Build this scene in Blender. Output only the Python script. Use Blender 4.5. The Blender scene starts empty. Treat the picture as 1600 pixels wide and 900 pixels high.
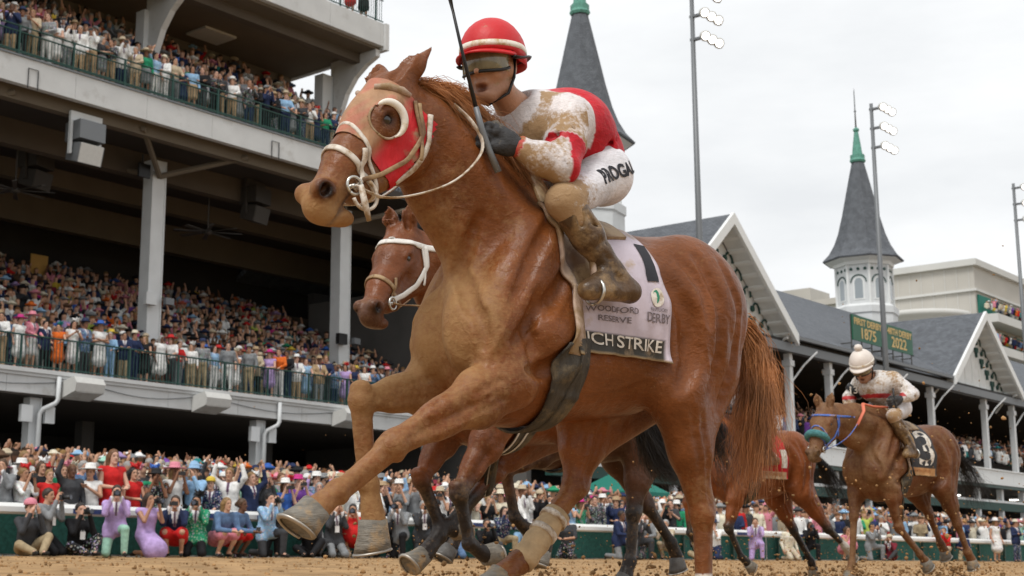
import bpy, math, random
import numpy as np
from mathutils import Vector, Matrix
random.seed(7); np.random.seed(7)
R = math.radians
scene = bpy.context.scene
COL = scene.collection

# ---------------------------------------------------------------- camera
CAM_H = 0.30
FPX, CXP, CYP, HZ = 2200.0, 640.0, 450.0, 870.0      # in pixels of a 1600 x 900 frame
pitch = math.atan((HZ - CYP) / FPX); roll = R(0.4)
cam_d = bpy.data.cameras.new('camera'); cam = bpy.data.objects.new('camera', cam_d); COL.objects.link(cam)
cam_d.sensor_width = 36.0; cam_d.lens = FPX / 1600 * 36.0
cam_d.shift_x = (800 - CXP) / 1600
cam_d.clip_end = 3000; cam_d.clip_start = 0.05
fw = Vector((0, math.cos(pitch), math.sin(pitch))); up = Vector((0, -math.sin(pitch), math.cos(pitch))); rt = Vector((1, 0, 0))
RR = rt * math.cos(roll) + up * math.sin(roll); UU = -rt * math.sin(roll) + up * math.cos(roll)
m = Matrix((RR, UU, -fw)).transposed().to_4x4(); m.translation = (0, 0, CAM_H)
cam.matrix_world = m
cam_d.dof.use_dof = True; cam_d.dof.focus_distance = 5.0; cam_d.dof.aperture_fstop = 8.0
scene.camera = cam

# ---------------------------------------------------------------- sky and light (bright overcast)
SUN_EL, SUN_AZ = R(58), R(205)      # azimuth clockwise from +Y: light from behind the camera and a little left
w = bpy.data.worlds.new('World'); scene.world = w; w.use_nodes = True
nt = w.node_tree; nt.nodes.clear()
N = lambda t: nt.nodes.new(t)
sky = N('ShaderNodeTexSky'); sky.sky_type = 'NISHITA'; sky.sun_disc = False; sky.sun_elevation = SUN_EL; sky.sun_rotation = SUN_AZ
sky.air_density = 1.5; sky.dust_density = 6.0
tc = N('ShaderNodeTexCoord'); mp = N('ShaderNodeMapping'); mp.inputs['Scale'].default_value = (1.6, 1.6, 5.0)
n1 = N('ShaderNodeTexNoise'); n1.inputs['Scale'].default_value = 2.2; n1.inputs['Detail'].default_value = 6; n1.inputs['Roughness'].default_value = .55
rmp = N('ShaderNodeValToRGB'); rmp.color_ramp.elements[0].position = .30; rmp.color_ramp.elements[1].position = .68
rmp.color_ramp.elements[0].color = (7.6, 7.8, 8.0, 1); rmp.color_ramp.elements[1].color = (9.6, 9.7, 9.75, 1)
mixn = N('ShaderNodeMix'); mixn.data_type = 'RGBA'; mixn.inputs['Factor'].default_value = .96
bg = N('ShaderNodeBackground'); bg.inputs['Strength'].default_value = 0.075; out = N('ShaderNodeOutputWorld')
L_ = nt.links.new
L_(tc.outputs['Generated'], mp.inputs['Vector']); L_(mp.outputs['Vector'], n1.inputs['Vector']); L_(n1.outputs['Fac'], rmp.inputs['Fac'])
L_(sky.outputs['Color'], mixn.inputs[6]); L_(rmp.outputs['Color'], mixn.inputs[7]); L_(mixn.outputs[2], bg.inputs['Color']); L_(bg.outputs['Background'], out.inputs['Surface'])
sun_d = bpy.data.lights.new('sun', 'SUN'); sun_d.energy = 1.5; sun_d.angle = R(20); sun_d.color = (1, .965, .91)
sun = bpy.data.objects.new('sun', sun_d); COL.objects.link(sun)
sdir = Vector((math.sin(SUN_AZ) * math.cos(SUN_EL), math.cos(SUN_AZ) * math.cos(SUN_EL), math.sin(SUN_EL)))
sun.rotation_euler = sdir.to_track_quat('Z', 'Y').to_euler(); sun.location = sdir * 50
vs = scene.view_settings; vs.view_transform = 'Standard'; vs.look = 'None'; vs.exposure = 0.60; vs.gamma = 1; vs.use_curve_mapping = False
# ---------------------------------------------------------------- helpers
def mat(name, col, rough=.6, var=0, vscale=8, bump=0, bscale=60, spec=.4, metal=0, attr=None, objcol=False, emit=None, estr=0, stretch=None, dirt=None, dscale=3, dth=.55, sheen=0):
    m = bpy.data.materials.new(name); m.use_nodes = True; t = m.node_tree; b = t.nodes['Principled BSDF']
    b.inputs['Roughness'].default_value = rough; b.inputs['Specular IOR Level'].default_value = spec; b.inputs['Metallic'].default_value = metal
    if sheen: b.inputs['Sheen Weight'].default_value = sheen
    nn = t.nodes.new; ln = t.links.new
    c = nn('ShaderNodeRGB'); c.outputs[0].default_value = (*col, 1); cur = c.outputs[0]
    if attr: a = nn('ShaderNodeAttribute'); a.attribute_name = attr; cur = a.outputs['Color']
    if objcol:
        oi = nn('ShaderNodeObjectInfo')
        if attr:
            mx = nn('ShaderNodeMix'); mx.data_type = 'RGBA'; mx.blend_type = 'MULTIPLY'; mx.inputs[0].default_value = 1; ln(oi.outputs['Color'], mx.inputs[6]); ln(cur, mx.inputs[7]); cur = mx.outputs[2]
        else: cur = oi.outputs['Color']
    tcn = nn('ShaderNodeTexCoord'); vec = tcn.outputs['Object']
    if stretch:
        mpn = nn('ShaderNodeMapping'); mpn.inputs['Scale'].default_value = stretch; ln(vec, mpn.inputs[0]); vec = mpn.outputs[0]
    if var:
        nz = nn('ShaderNodeTexNoise'); nz.inputs['Scale'].default_value = vscale; nz.inputs['Detail'].default_value = 5; ln(vec, nz.inputs['Vector'])
        mr = nn('ShaderNodeMapRange'); mr.inputs[1].default_value = .3; mr.inputs[2].default_value = .7; mr.inputs[3].default_value = 1 - var; mr.inputs[4].default_value = 1 + var; ln(nz.outputs['Fac'], mr.inputs[0])
        mx = nn('ShaderNodeMix'); mx.data_type = 'RGBA'; mx.blend_type = 'MULTIPLY'; mx.inputs[0].default_value = 1; ln(cur, mx.inputs[6]); ln(mr.outputs[0], mx.inputs[7]); cur = mx.outputs[2]
    if dirt:
        nz = nn('ShaderNodeTexNoise'); nz.inputs['Scale'].default_value = dscale; nz.inputs['Detail'].default_value = 8; nz.inputs['Roughness'].default_value = .65; ln(tcn.outputs['Object'], nz.inputs['Vector'])
        mr = nn('ShaderNodeMapRange'); mr.inputs[1].default_value = dth - .06; mr.inputs[2].default_value = dth + .08; ln(nz.outputs['Fac'], mr.inputs[0])
        mx = nn('ShaderNodeMix'); mx.data_type = 'RGBA'; ln(mr.outputs[0], mx.inputs[0]); ln(cur, mx.inputs[6]); mx.inputs[7].default_value = (*dirt, 1); cur = mx.outputs[2]
    ln(cur, b.inputs['Base Color'])
    if bump:
        nz = nn('ShaderNodeTexNoise'); nz.inputs['Scale'].default_value = bscale; nz.inputs['Detail'].default_value = 4; ln(vec, nz.inputs['Vector'])
        bp = nn('ShaderNodeBump'); bp.inputs['Strength'].default_value = bump; bp.inputs['Distance'].default_value = .02; ln(nz.outputs['Fac'], bp.inputs['Height']); ln(bp.outputs[0], b.inputs['Normal'])
    if emit: b.inputs['Emission Color'].default_value = (*emit, 1); b.inputs['Emission Strength'].default_value = estr
    return m

def link(o, parent=None):
    COL.objects.link(o)
    if parent is not None: o.parent = parent
    return o
def tag(o, label=None, cat=None, group=None, kind=None):
    if label: o['label'] = label
    if cat: o['category'] = cat
    if group: o['group'] = group
    if kind: o['kind'] = kind
    return o
def empty(name, loc=(0, 0, 0), rz=0, label=None, cat=None, group=None, kind=None):
    o = bpy.data.objects.new(name, None); o.location = loc; o.rotation_euler = (0, 0, rz); o.empty_display_size = .2
    return tag(link(o), label, cat, group, kind)
def mesh_np(name, V, F, smooth=True, col=None):
    V = np.asarray(V, np.float32); me = bpy.data.meshes.new(name)
    if isinstance(F, np.ndarray):
        nf, k = F.shape
        me.vertices.add(len(V)); me.vertices.foreach_set('co', V.ravel())
        me.loops.add(nf * k); me.loops.foreach_set('vertex_index', F.astype(np.int32).ravel())
        me.polygons.add(nf); me.polygons.foreach_set('loop_start', np.arange(0, nf * k, k, dtype=np.int32))
        me.update(calc_edges=True)
    else:
        me.from_pydata([tuple(map(float, v)) for v in V], [], [tuple(int(i) for i in f) for f in F]); me.update()
    if smooth: me.polygons.foreach_set('use_smooth', np.ones(len(me.polygons), dtype=bool))
    if col is not None:
        a = me.color_attributes.new('Col', 'FLOAT_COLOR', 'POINT'); c = np.ones((len(V), 4), np.float32); col = np.asarray(col); c[:, :col.shape[1]] = col
        a.data.foreach_set('color', c.ravel())
    return me
def obj(name, me, material, parent=None, loc=None):
    o = bpy.data.objects.new(name, me)
    if material is not None and len(me.materials) == 0: me.materials.append(material)
    if loc is not None: o.location = loc
    return link(o, parent)

class MB:
    """collects boxes, tubes, lofts into one mesh"""
    def __init__(s): s.V = []; s.F = []
    def add(s, V, F):
        b = len(s.V); s.V += [tuple(v) for v in V]; s.F += [tuple(i + b for i in f) for f in F]; return s
    def box(s, lo, hi, fr=None):
        x0, y0, z0 = lo; x1, y1, z1 = hi
        V = [(x0, y0, z0), (x1, y0, z0), (x1, y1, z0), (x0, y1, z0), (x0, y0, z1), (x1, y0, z1), (x1, y1, z1), (x0, y1, z1)]
        if fr: V = [fr(*v) for v in V]
        return s.add(V, [(0, 3, 2, 1), (4, 5, 6, 7), (0, 1, 5, 4), (1, 2, 6, 5), (2, 3, 7, 6), (3, 0, 4, 7)])
    def prism(s, poly, a, b, fn):
        """poly: 2D points (counter-clockwise), extruded between a and b; fn(u, v, t) -> xyz"""
        n = len(poly); V = [fn(u, v, a) for u, v in poly] + [fn(u, v, b) for u, v in poly]
        return s.add(V, [tuple(range(n))[::-1], tuple(range(n, 2 * n))] + [(i, (i + 1) % n, n + (i + 1) % n, n + i) for i in range(n)])
    def tube(s, pts, rad, seg=8, cap=True, flat=None):
        pts = [Vector(p) for p in pts]; n = len(pts)
        if not hasattr(rad, '__len__'): rad = [rad] * n
        tang = [(pts[min(i + 1, n - 1)] - pts[max(i - 1, 0)]).normalized() for i in range(n)]
        ref = Vector((0, 0, 1)) if abs(tang[0].z) < .9 else Vector((1, 0, 0))
        u = tang[0].cross(ref).normalized(); b0 = len(s.V); fl = flat or 1
        for i in range(n):
            u = (u - tang[i] * u.dot(tang[i])).normalized(); v = tang[i].cross(u)
            for k in range(seg):
                a = 2 * math.pi * k / seg; s.V.append(tuple(pts[i] + (u * math.cos(a) + v * math.sin(a) * fl) * rad[i]))
        for i in range(n - 1):
            for k in range(seg):
                s.F.append((b0 + i * seg + k, b0 + i * seg + (k + 1) % seg, b0 + (i + 1) * seg + (k + 1) % seg, b0 + (i + 1) * seg + k))
        if cap: s.F.append(tuple(b0 + k for k in range(seg))[::-1]); s.F.append(tuple(b0 + (n - 1) * seg + k for k in range(seg)))
        return s
    def lathe(s, prof, seg=16, c=(0, 0, 0), ang0=0):
        b0 = len(s.V)
        for r, z in prof:
            for k in range(seg):
                a = 2 * math.pi * k / seg + ang0; s.V.append((c[0] + r * math.cos(a), c[1] + r * math.sin(a), c[2] + z))
        for i in range(len(prof) - 1):
            for k in range(seg): s.F.append((b0 + i * seg + k, b0 + i * seg + (k + 1) % seg, b0 + (i + 1) * seg + (k + 1) % seg, b0 + (i + 1) * seg + k))
        s.F.append(tuple(b0 + k for k in range(seg))[::-1]); s.F.append(tuple(b0 + (len(prof) - 1) * seg + k for k in range(seg)))
        return s
    def mesh(s, name, smooth=False): return mesh_np(name, s.V, s.F, smooth)
    def build(s, name, material, parent=None, smooth=False, loc=None): return obj(name, s.mesh(name, smooth), material, parent, loc)

# signed distance field on a grid -> continuous organic mesh
class SDF:
    def __init__(s, lo, hi, h):
        s.lo = np.array(lo, np.float32); s.h = h; s.n = np.ceil((np.array(hi) - s.lo) / h).astype(int) + 1
        s.f = np.full(s.n, .3, np.float32); s.ax = [s.lo[i] + h * np.arange(s.n[i], dtype=np.float32) for i in range(3)]
    def _sub(s, lo, hi):
        i0 = np.clip(np.floor((np.array(lo) - s.lo) / s.h).astype(int), 0, s.n); i1 = np.clip(np.ceil((np.array(hi) - s.lo) / s.h).astype(int) + 1, 0, s.n)
        sl = tuple(slice(a, b) for a, b in zip(i0, i1))
        return sl, s.ax[0][sl[0]][:, None, None], s.ax[1][sl[1]][None, :, None], s.ax[2][sl[2]][None, None, :]
    def _op(s, sl, d, k, op):
        f = s.f[sl]
        if f.size == 0: return
        if op == 'add':
            hh = np.clip(.5 + .5 * (f - d) / k, 0, 1); s.f[sl] = f * (1 - hh) + d * hh - k * hh * (1 - hh)
        else:
            d = -d; hh = np.clip(.5 - .5 * (f - d) / k, 0, 1); s.f[sl] = f * (1 - hh) + d * hh + k * hh * (1 - hh)
    def cone(s, a, b, ra, rb, k=.03, sy=1., op='add'):
        a = np.array(a, float); b = np.array(b, float); r = max(ra, rb) + k + .02; rl = max(ra, rb) * max(sy, 1) + k + .02
        lo = np.minimum(a, b) - [r, rl, r]; hi = np.maximum(a, b) + [r, rl, r]
        sl, X, Y, Z = s._sub(lo, hi); ab = b - a; L2 = max(float(ab @ ab), 1e-9)
        t = np.clip(((X - a[0]) * ab[0] + (Y - a[1]) * ab[1] + (Z - a[2]) * ab[2]) / L2, 0, 1)
        d = np.sqrt((X - a[0] - t * ab[0]) ** 2 + ((Y - a[1] - t * ab[1]) / sy) ** 2 + (Z - a[2] - t * ab[2]) ** 2) - (ra + (rb - ra) * t)
        s._op(sl, (d * min(1, sy ** .5)).astype(np.float32), k, op); return s
    def chain(s, P, rr, k=.03, sy=1., op='add'):
        for i in range(len(P) - 1):
            s.cone(P[i], P[i + 1], rr[i], rr[i + 1], k if i == 0 else min(k, .02), sy if not hasattr(sy, '__len__') else sy[i], op)
        return s
    def ell(s, c, r, k=.03, rot=None, op='add'):
        """rot: (axis, degrees) about the centre"""
        c = np.array(c, float); r = np.array(r, float); m = r.max() + k + .02
        sl, X, Y, Z = s._sub(c - m, c + m); X = X - c[0]; Y = Y - c[1]; Z = Z - c[2]
        if rot is not None:
            Q = np.array(Matrix.Rotation(R(rot[1]), 3, Vector(rot[0])))
            X, Y, Z = (Q[0, 0] * X + Q[1, 0] * Y + Q[2, 0] * Z, Q[0, 1] * X + Q[1, 1] * Y + Q[2, 1] * Z, Q[0, 2] * X + Q[1, 2] * Y + Q[2, 2] * Z)
        q = np.sqrt((X / r[0]) ** 2 + (Y / r[1]) ** 2 + (Z / r[2]) ** 2); g = np.sqrt((X / r[0] ** 2) ** 2 + (Y / r[1] ** 2) ** 2 + (Z / r[2] ** 2) ** 2)
        s._op(sl, (q * (q - 1) / np.maximum(g, 1e-5)).astype(np.float32), k, op); return s
    def cutplane(s, n, d):
        """keep n.p < d"""
        X, Y, Z = s.ax[0][:, None, None], s.ax[1][None, :, None], s.ax[2][None, None, :]
        s.f = np.maximum(s.f, (n[0] * X + n[1] * Y + n[2] * Z - d).astype(np.float32)); return s
    def mesh(s):
        f = s.f; n = f.shape; ins = f < 0
        c = [(i, j, k) for i in (0, 1) for j in (0, 1) for k in (0, 1)]
        cnt = np.zeros((n[0] - 1, n[1] - 1, n[2] - 1), np.int8)
        for i, j, k in c: cnt += ins[i:n[0] - 1 + i, j:n[1] - 1 + j, k:n[2] - 1 + k]
        cell = np.argwhere((cnt > 0) & (cnt < 8)); idx = np.full(cnt.shape, -1, np.int32); idx[cell[:, 0], cell[:, 1], cell[:, 2]] = np.arange(len(cell))
        acc = np.zeros((len(cell), 3)); num = np.zeros(len(cell))
        for a in c:
            for ax in range(3):
                if a[ax]: continue
                b = list(a); b[ax] = 1
                fa = f[cell[:, 0] + a[0], cell[:, 1] + a[1], cell[:, 2] + a[2]]; fb = f[cell[:, 0] + b[0], cell[:, 1] + b[1], cell[:, 2] + b[2]]
                x = (fa < 0) != (fb < 0); t = np.where(x, fa / np.where(x, fa - fb, 1), 0)
                p = np.tile(np.array(a, float), (len(cell), 1)); p[:, ax] = t; acc += p * x[:, None]; num += x
        V = s.lo + s.h * (cell + acc / num[:, None]); F = []
        for ax in range(3):
            u, v = (ax + 1) % 3, (ax + 2) % 3
            sa = [slice(0, n[i]) for i in range(3)]; sb = list(sa); sa[ax] = slice(0, n[ax] - 1); sb[ax] = slice(1, n[ax])
            A = ins[tuple(sa)]; B = ins[tuple(sb)]
            for flip, M in ((False, A & ~B), (True, ~A & B)):
                e = np.argwhere(M); e = e[(e[:, u] > 0) & (e[:, v] > 0) & (e[:, u] < n[u] - 1) & (e[:, v] < n[v] - 1)]
                q = []
                for du, dv in ((-1, -1), (0, -1), (0, 0), (-1, 0)):
                    g = e.copy(); g[:, u] += du; g[:, v] += dv; q.append(idx[g[:, 0], g[:, 1], g[:, 2]])
                q = np.stack(q, 1); F.append(q[:, ::-1] if flip else q)
        F = np.concatenate(F); F = F[(F >= 0).all(1)]
        return V, F
    def at(s, P):
        g = (np.asarray(P, float) - s.lo) / s.h; g = np.clip(g, 0, s.n - 1.001); i = g.astype(int); t = g - i; r = 0
        for a in (0, 1):
            for b in (0, 1):
                for c in (0, 1):
                    r = r + s.f[i[..., 0] + a, i[..., 1] + b, i[..., 2] + c] * np.where(a, t[..., 0], 1 - t[..., 0]) * np.where(b, t[..., 1], 1 - t[..., 1]) * np.where(c, t[..., 2], 1 - t[..., 2])
        return r
    def cast(s, c, d, rmax=.8, off=0., step=.006):
        """outermost surface point along unit directions d from centres c"""
        c = np.asarray(c, float); d = np.asarray(d, float); hit = np.zeros(d.shape[:-1]); done = np.zeros(d.shape[:-1], bool); prev = None
        for r in np.arange(rmax, 0, -step):
            f = s.at(c + d * r); x = (f < 0) & ~done
            if prev is not None and x.any(): t = f / (f - prev - 1e-9); hit = np.where(x, r + np.clip(t, 0, 1) * step, hit)
            done |= x; prev = f
        return c + d * (hit + off)[..., None]
def smoothV(V, F, it=1, lam=.5):
    for _ in range(it):
        S = np.zeros_like(V); C = np.zeros(len(V))
        for a in range(4):
            i, j = F[:, a], F[:, (a + 1) % 4]
            for q, w_ in ((i, j), (j, i)):
                for c in range(3): S[:, c] += np.bincount(q, V[w_, c], len(V))
                C += np.bincount(q, minlength=len(V))
        V = V + lam * (S / np.maximum(C, 1)[:, None] - V)
    return V
def sheet(P, thick=0.004, closed=False, N=None):
    """grid of points (r, c, 3) -> thin solid sheet (outer face + inner face + rim)"""
    P = np.asarray(P, float); r, c, _ = P.shape
    if N is None:
        du = np.gradient(P, axis=0); dv = np.gradient(P, axis=1); N = np.cross(du, dv); N /= np.maximum(np.linalg.norm(N, axis=2, keepdims=True), 1e-9)
    Q = P - N * thick; V = np.concatenate([P.reshape(-1, 3), Q.reshape(-1, 3)]); F = []; o = r * c
    cc = c if closed else c - 1
    for i in range(r - 1):
        for j in range(cc):
            a, b, d, e = i * c + j, i * c + (j + 1) % c, (i + 1) * c + (j + 1) % c, (i + 1) * c + j
            F.append((a, e, d, b)); F.append((o + a, o + b, o + d, o + e))
    for j in range(cc):
        a, b = j, (j + 1) % c; F.append((a, b, o + b, o + a)); a, b = (r - 1) * c + j, (r - 1) * c + (j + 1) % c; F.append((b, a, o + a, o + b))
    if not closed:
        for i in range(r - 1):
            a, b = i * c, (i + 1) * c; F.append((b, a, o + a, o + b)); a, b = i * c + c - 1, (i + 1) * c + c - 1; F.append((a, b, o + b, o + a))
    return V, np.array(F)
def text_mesh(txt, size=1., bold=0., ext=0.0, align='CENTER', spacing=1.0):
    cu = bpy.data.curves.new('lettering', 'FONT'); cu.body = txt; cu.size = size; cu.align_x = align; cu.align_y = 'CENTER'; cu.offset = bold; cu.extrude = ext; cu.space_character = spacing; cu.resolution_u = 3
    o = bpy.data.objects.new('lettering_tmp', cu); COL.objects.link(o); dg = bpy.context.evaluated_depsgraph_get(); me = bpy.data.meshes.new_from_object(o.evaluated_get(dg)); bpy.data.objects.remove(o); bpy.data.curves.remove(cu)
    me.materials.clear(); return me
def copy_tree(o, parent=None):
    c = o.copy(); COL.objects.link(c); c.parent = parent
    for ch in list(o.children): copy_tree(ch, c)
    return c
# track frame: s along the rail away from the camera, n across the track towards the stands
TH = R(41.9); SX, SY_ = math.sin(TH), math.cos(TH)
def T(s, n, z=0.): return (s * SX - n * SY_, s * SY_ + n * SX, z)
def ground_z(n): return min(max(.0135 * (n - 3), -.05), .262)
# ---------------------------------------------------------------- ground
M_dirt = mat('track_dirt', (.325, .205, .102), .95, var=.30, vscale=2.2, bump=1.0, bscale=9, spec=.15)
M_apron = mat('apron_concrete', (.22, .21, .19), .9, var=.15, vscale=1.5)
def track_sheet():
    ss = np.concatenate([np.arange(-12, 60, .45), np.arange(60, 420, 6)]); ns = np.concatenate([np.arange(-40, 1, 4), np.arange(1, 22.9, .45), [22.9]])
    S, Nn = np.meshgrid(ss, ns, indexing='ij'); rs = np.random.RandomState(3)
    Z = np.vectorize(ground_z)(Nn) + rs.randn(*S.shape) * .012 + .012 * np.sin(S * 2.1 + Nn * .7) * np.sin(Nn * 2.7)
    V = np.stack([S * SX - Nn * SY_, S * SY_ + Nn * SX, Z], -1); r, c = S.shape; i = np.arange(r * c).reshape(r, c)
    return mesh_np('track', V.reshape(-1, 3), np.stack([i[:-1, :-1].ravel(), i[1:, :-1].ravel(), i[1:, 1:].ravel(), i[:-1, 1:].ravel()], 1))
tag(obj('dirt_track', track_sheet(), M_dirt), kind='structure')
mb = MB(); mb.add([T(-400, 22.9, .256), T(600, 22.9, .256), T(600, 37.6, 1.75), T(-400, 37.6, 1.75)], [(0, 1, 2, 3)]); mb.add([T(-400, 37.6, 1.75), T(600, 37.6, 1.75), T(600, 62, 1.75), T(-400, 62, 1.75)], [(0, 1, 2, 3)])
tag(mb.build('apron', M_apron), kind='structure')
M_earth = mat('far_ground', (.16, .15, .09), .95, var=.2, vscale=.2)
mb = MB(); mb.add([(-1500, -1500, -.6), (1500, -1500, -.6), (1500, 1500, -.6), (-1500, 1500, -.6)], [(0, 1, 2, 3)])
tag(mb.build('ground', M_earth), kind='structure')
# loose clods lying on the track
def clods(n, fn, name, label, material, r0, r1, seed):
    rs = np.random.RandomState(seed); ico = np.array([(0, 0, 1), (.894, 0, .447), (.276, .851, .447), (-.724, .526, .447), (-.724, -.526, .447), (.276, -.851, .447), (.724, .526, -.447), (-.276, .851, -.447), (-.894, 0, -.447), (-.276, -.851, -.447), (.724, -.526, -.447), (0, 0, -1)])
    f = np.array([(0, 1, 2), (0, 2, 3), (0, 3, 4), (0, 4, 5), (0, 5, 1), (1, 6, 2), (2, 7, 3), (3, 8, 4), (4, 9, 5), (5, 10, 1), (6, 7, 2), (7, 8, 3), (8, 9, 4), (9, 10, 5), (10, 6, 1), (6, 11, 7), (7, 11, 8), (8, 11, 9), (9, 11, 10), (10, 11, 6)])
    V = []; Fc = []; Cc = []
    for i in range(n):
        p, r = fn(rs), r0 + (r1 - r0) * rs.rand() ** 3
        V.append(ico * (r * (.6 + .7 * rs.rand(12, 1))) * (.7 + .6 * rs.rand(3)) + p); Fc.append(f + 12 * i); Cc.append(np.tile(np.array((.30, .175, .08)) * (.5 + .8 * rs.rand()), (12, 1)))
    return tag(obj(name, mesh_np(name, np.concatenate(V), np.concatenate(Fc), False, np.concatenate(Cc)), material), label, None, None, 'stuff')
M_clod = mat('dirt_clods', (.2, .1, .05), .95, attr='Col', spec=.1)
def on_track(rs):
    s, n = rs.uniform(2, 60), 5 + 17.5 * rs.rand(); return np.array(T(s, n, ground_z(n) + .006))
clods(12000, on_track, 'loose_clods', 'loose brown clods scattered over the raked dirt track', M_clod, .006, .028, 5)
# ---------------------------------------------------------------- grandstand on the left
M_conc = mat('painted_concrete', (.56, .57, .57), .75, var=.07, vscale=1.2, bump=.15, bscale=8, dirt=(.40, .39, .37), dscale=.9, dth=.62)
M_steel = mat('white_painted_steel', (.60, .62, .63), .5, var=.05, vscale=2)
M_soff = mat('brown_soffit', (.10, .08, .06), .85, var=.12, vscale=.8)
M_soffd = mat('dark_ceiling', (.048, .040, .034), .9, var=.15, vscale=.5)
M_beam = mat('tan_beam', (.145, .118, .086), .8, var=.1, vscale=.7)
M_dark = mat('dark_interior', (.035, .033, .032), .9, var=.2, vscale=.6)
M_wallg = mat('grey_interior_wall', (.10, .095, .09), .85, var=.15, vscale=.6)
M_green = mat('dark_green_paint', (.012, .055, .045), .45)
M_grey = mat('grey_metal', (.16, .17, .18), .5, metal=.3)
M_pale = mat('pale_plastic', (.55, .55, .53), .5, var=.05)
M_black = mat('black_plastic', (.012, .012, .013), .45)
M_fan = mat('fan_metal', (.05, .045, .04), .5)
SR = R(90) - TH
class Loc:
    """empty in the track frame; children use (s, n, z) relative to it"""
    def __init__(s, name, s0, n0, label, cat, group=None): s.s0, s.n0 = s0, n0; s.e = empty(name, T(s0, n0), SR, label, cat, group)
    def box(s, name, a, b, material, parent=None, smooth=False):
        mb = MB(); mb.box((a[0] - s.s0, a[1] - s.n0, a[2]), (b[0] - s.s0, b[1] - s.n0, b[2])); return mb.build(name, material, parent or s.e, smooth)
    def p(s, q): return (q[0] - s.s0, q[1] - s.n0, q[2])
    def mb(s, name, mb, material, parent=None, smooth=False):
        mb.V = [s.p(v) for v in mb.V]; return mb.build(name, material, parent or s.e, smooth)
def railing(L, s0, s1, n, z0, z1, post_step, step=.125, rails=(1.0,), name='railing', s_off=0):
    posts = np.arange(s0 + s_off, s1, post_step); pm = None
    for q in posts:
        if pm is None: mb = MB(); mb.box((-.03, -.03, 0), (.03, .03, z1 - z0)); pm = mb.mesh('railing_post'); pm.materials.append(M_green)
        obj('railing_post', pm, M_green, L.e, L.p((q, n, z0)))
    for f in rails: mb = MB(); z = z0 + (z1 - z0) * f; mb.tube([(s0, n, z), (s1, n, z)], .028, 8); L.mb('handrail', mb, M_green)
    mb = MB(); mb.box((s0, n - .02, z0 + .07), (s1, n + .02, z0 + .11)); L.mb('bottom_rail', mb, M_green)
    mb = MB()
    for q in np.arange(s0, s1, step): mb.box((q - .010, n - .008, z0 + .11), (q + .010, n + .008, z1 - .03 if len(rails) == 1 else z0 + (z1 - z0) * rails[1]))
    o = L.mb('balusters', mb, M_green); o['kind'] = 'stuff'
G = Loc('grandstand', 30, 37.5, 'large pale concrete grandstand with stacked balconies on the left', 'grandstand')
SB, SE = 8.0, 40.1
# lower balcony: fascia panels, cap, floor, railing
for i, a in enumerate(np.arange(SB, 46, 3.1)):
    G.box('fascia_panel', (a + .006, 37.5, 5.16), (min(a + 3.1, 46) - .006, 37.75, 5.80), M_conc)
G.box('ledge_cap', (SB, 37.38, 5.80), (46, 38.4, 5.93), M_conc); G.box('ledge_lip', (SB, 37.44, 5.70), (46, 37.5, 5.797), M_conc)
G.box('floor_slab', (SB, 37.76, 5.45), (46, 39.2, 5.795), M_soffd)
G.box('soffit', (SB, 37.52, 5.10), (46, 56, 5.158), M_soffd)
railing(G, SB, 46, 37.55, 5.93, 6.96, 2.05, s_off=1.62)
for i in range(16):                                          # raked seating steps
    n0 = 39.2 + i * .85; G.box('seating_step', (SB, n0, 5.2), (46.4, n0 + .85, 5.9 + .36 * (i + .4)), M_wallg)
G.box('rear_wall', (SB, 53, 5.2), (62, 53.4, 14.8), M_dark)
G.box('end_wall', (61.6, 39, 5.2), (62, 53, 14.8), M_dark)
# upper balcony
for i, a in enumerate(np.arange(SB, SE, 2.9)):
    G.box('fascia_panel', (a + .005, 37.5, 14.88), (min(a + 2.9, SE) - .005, 37.75, 15.76), M_conc)
G.box('ledge_lip', (SB, 37.45, 15.76), (SE, 38.5, 15.82), M_grey)
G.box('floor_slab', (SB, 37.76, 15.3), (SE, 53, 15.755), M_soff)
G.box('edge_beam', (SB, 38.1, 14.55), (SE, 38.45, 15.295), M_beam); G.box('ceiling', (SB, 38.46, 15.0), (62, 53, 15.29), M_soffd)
for n0, dz in ((41.2, .9), (45.5, .7), (49.6, 1.25)): G.box('cross_beam', (SB, n0, 14.99 - dz), (61.5, n0 + .45, 14.995), M_beam if n0 > 45 else M_soff)
G.box('wall_band', (SB, 52.6, 11.3), (61.5, 52.95, 12.5), M_beam)
railing(G, SB, SE, 37.55, 15.82, 16.78, 2.05, rails=(1.0, .80, .14), step=.12, s_off=.9)
for i in range(6):
    n0 = 39.3 + i * .85; G.box('seating_step', (SB, n0, 15.2), (SE, n0 + .85, 16.25 + .62 * (i + .3)), M_wallg)
# top deck
for i, a in enumerate(np.arange(SB, SE, 2.9)):
    G.box('fascia_panel', (a + .005, 37.5, 20.86), (min(a + 2.9, SE) - .005, 37.75, 21.84), M_conc)
G.box('fascia_end', (SE, 37.4, 20.7), (SE + .22, 44, 21.84), M_conc)
G.box('soffit', (SB, 37.76, 20.75), (SE, 53, 21.0), M_beam); G.box('edge_beam', (SB, 38.6, 20.35), (SE, 39.0, 20.745), M_soff)
G.box('cross_beam', (SB, 43, 20.1), (SE, 43.5, 20.745), M_beam); G.box('ceiling_light', (33.6, 41.0, 20.66), (35.2, 42.2, 20.745), M_pale)
G.box('rear_wall', (SB, 46.8, 15.8), (36.6, 47.1, 20.74), M_wallg)
railing(G, SB, SE, 37.55, 21.84, 22.85, 2.05, s_off=.9)
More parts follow.
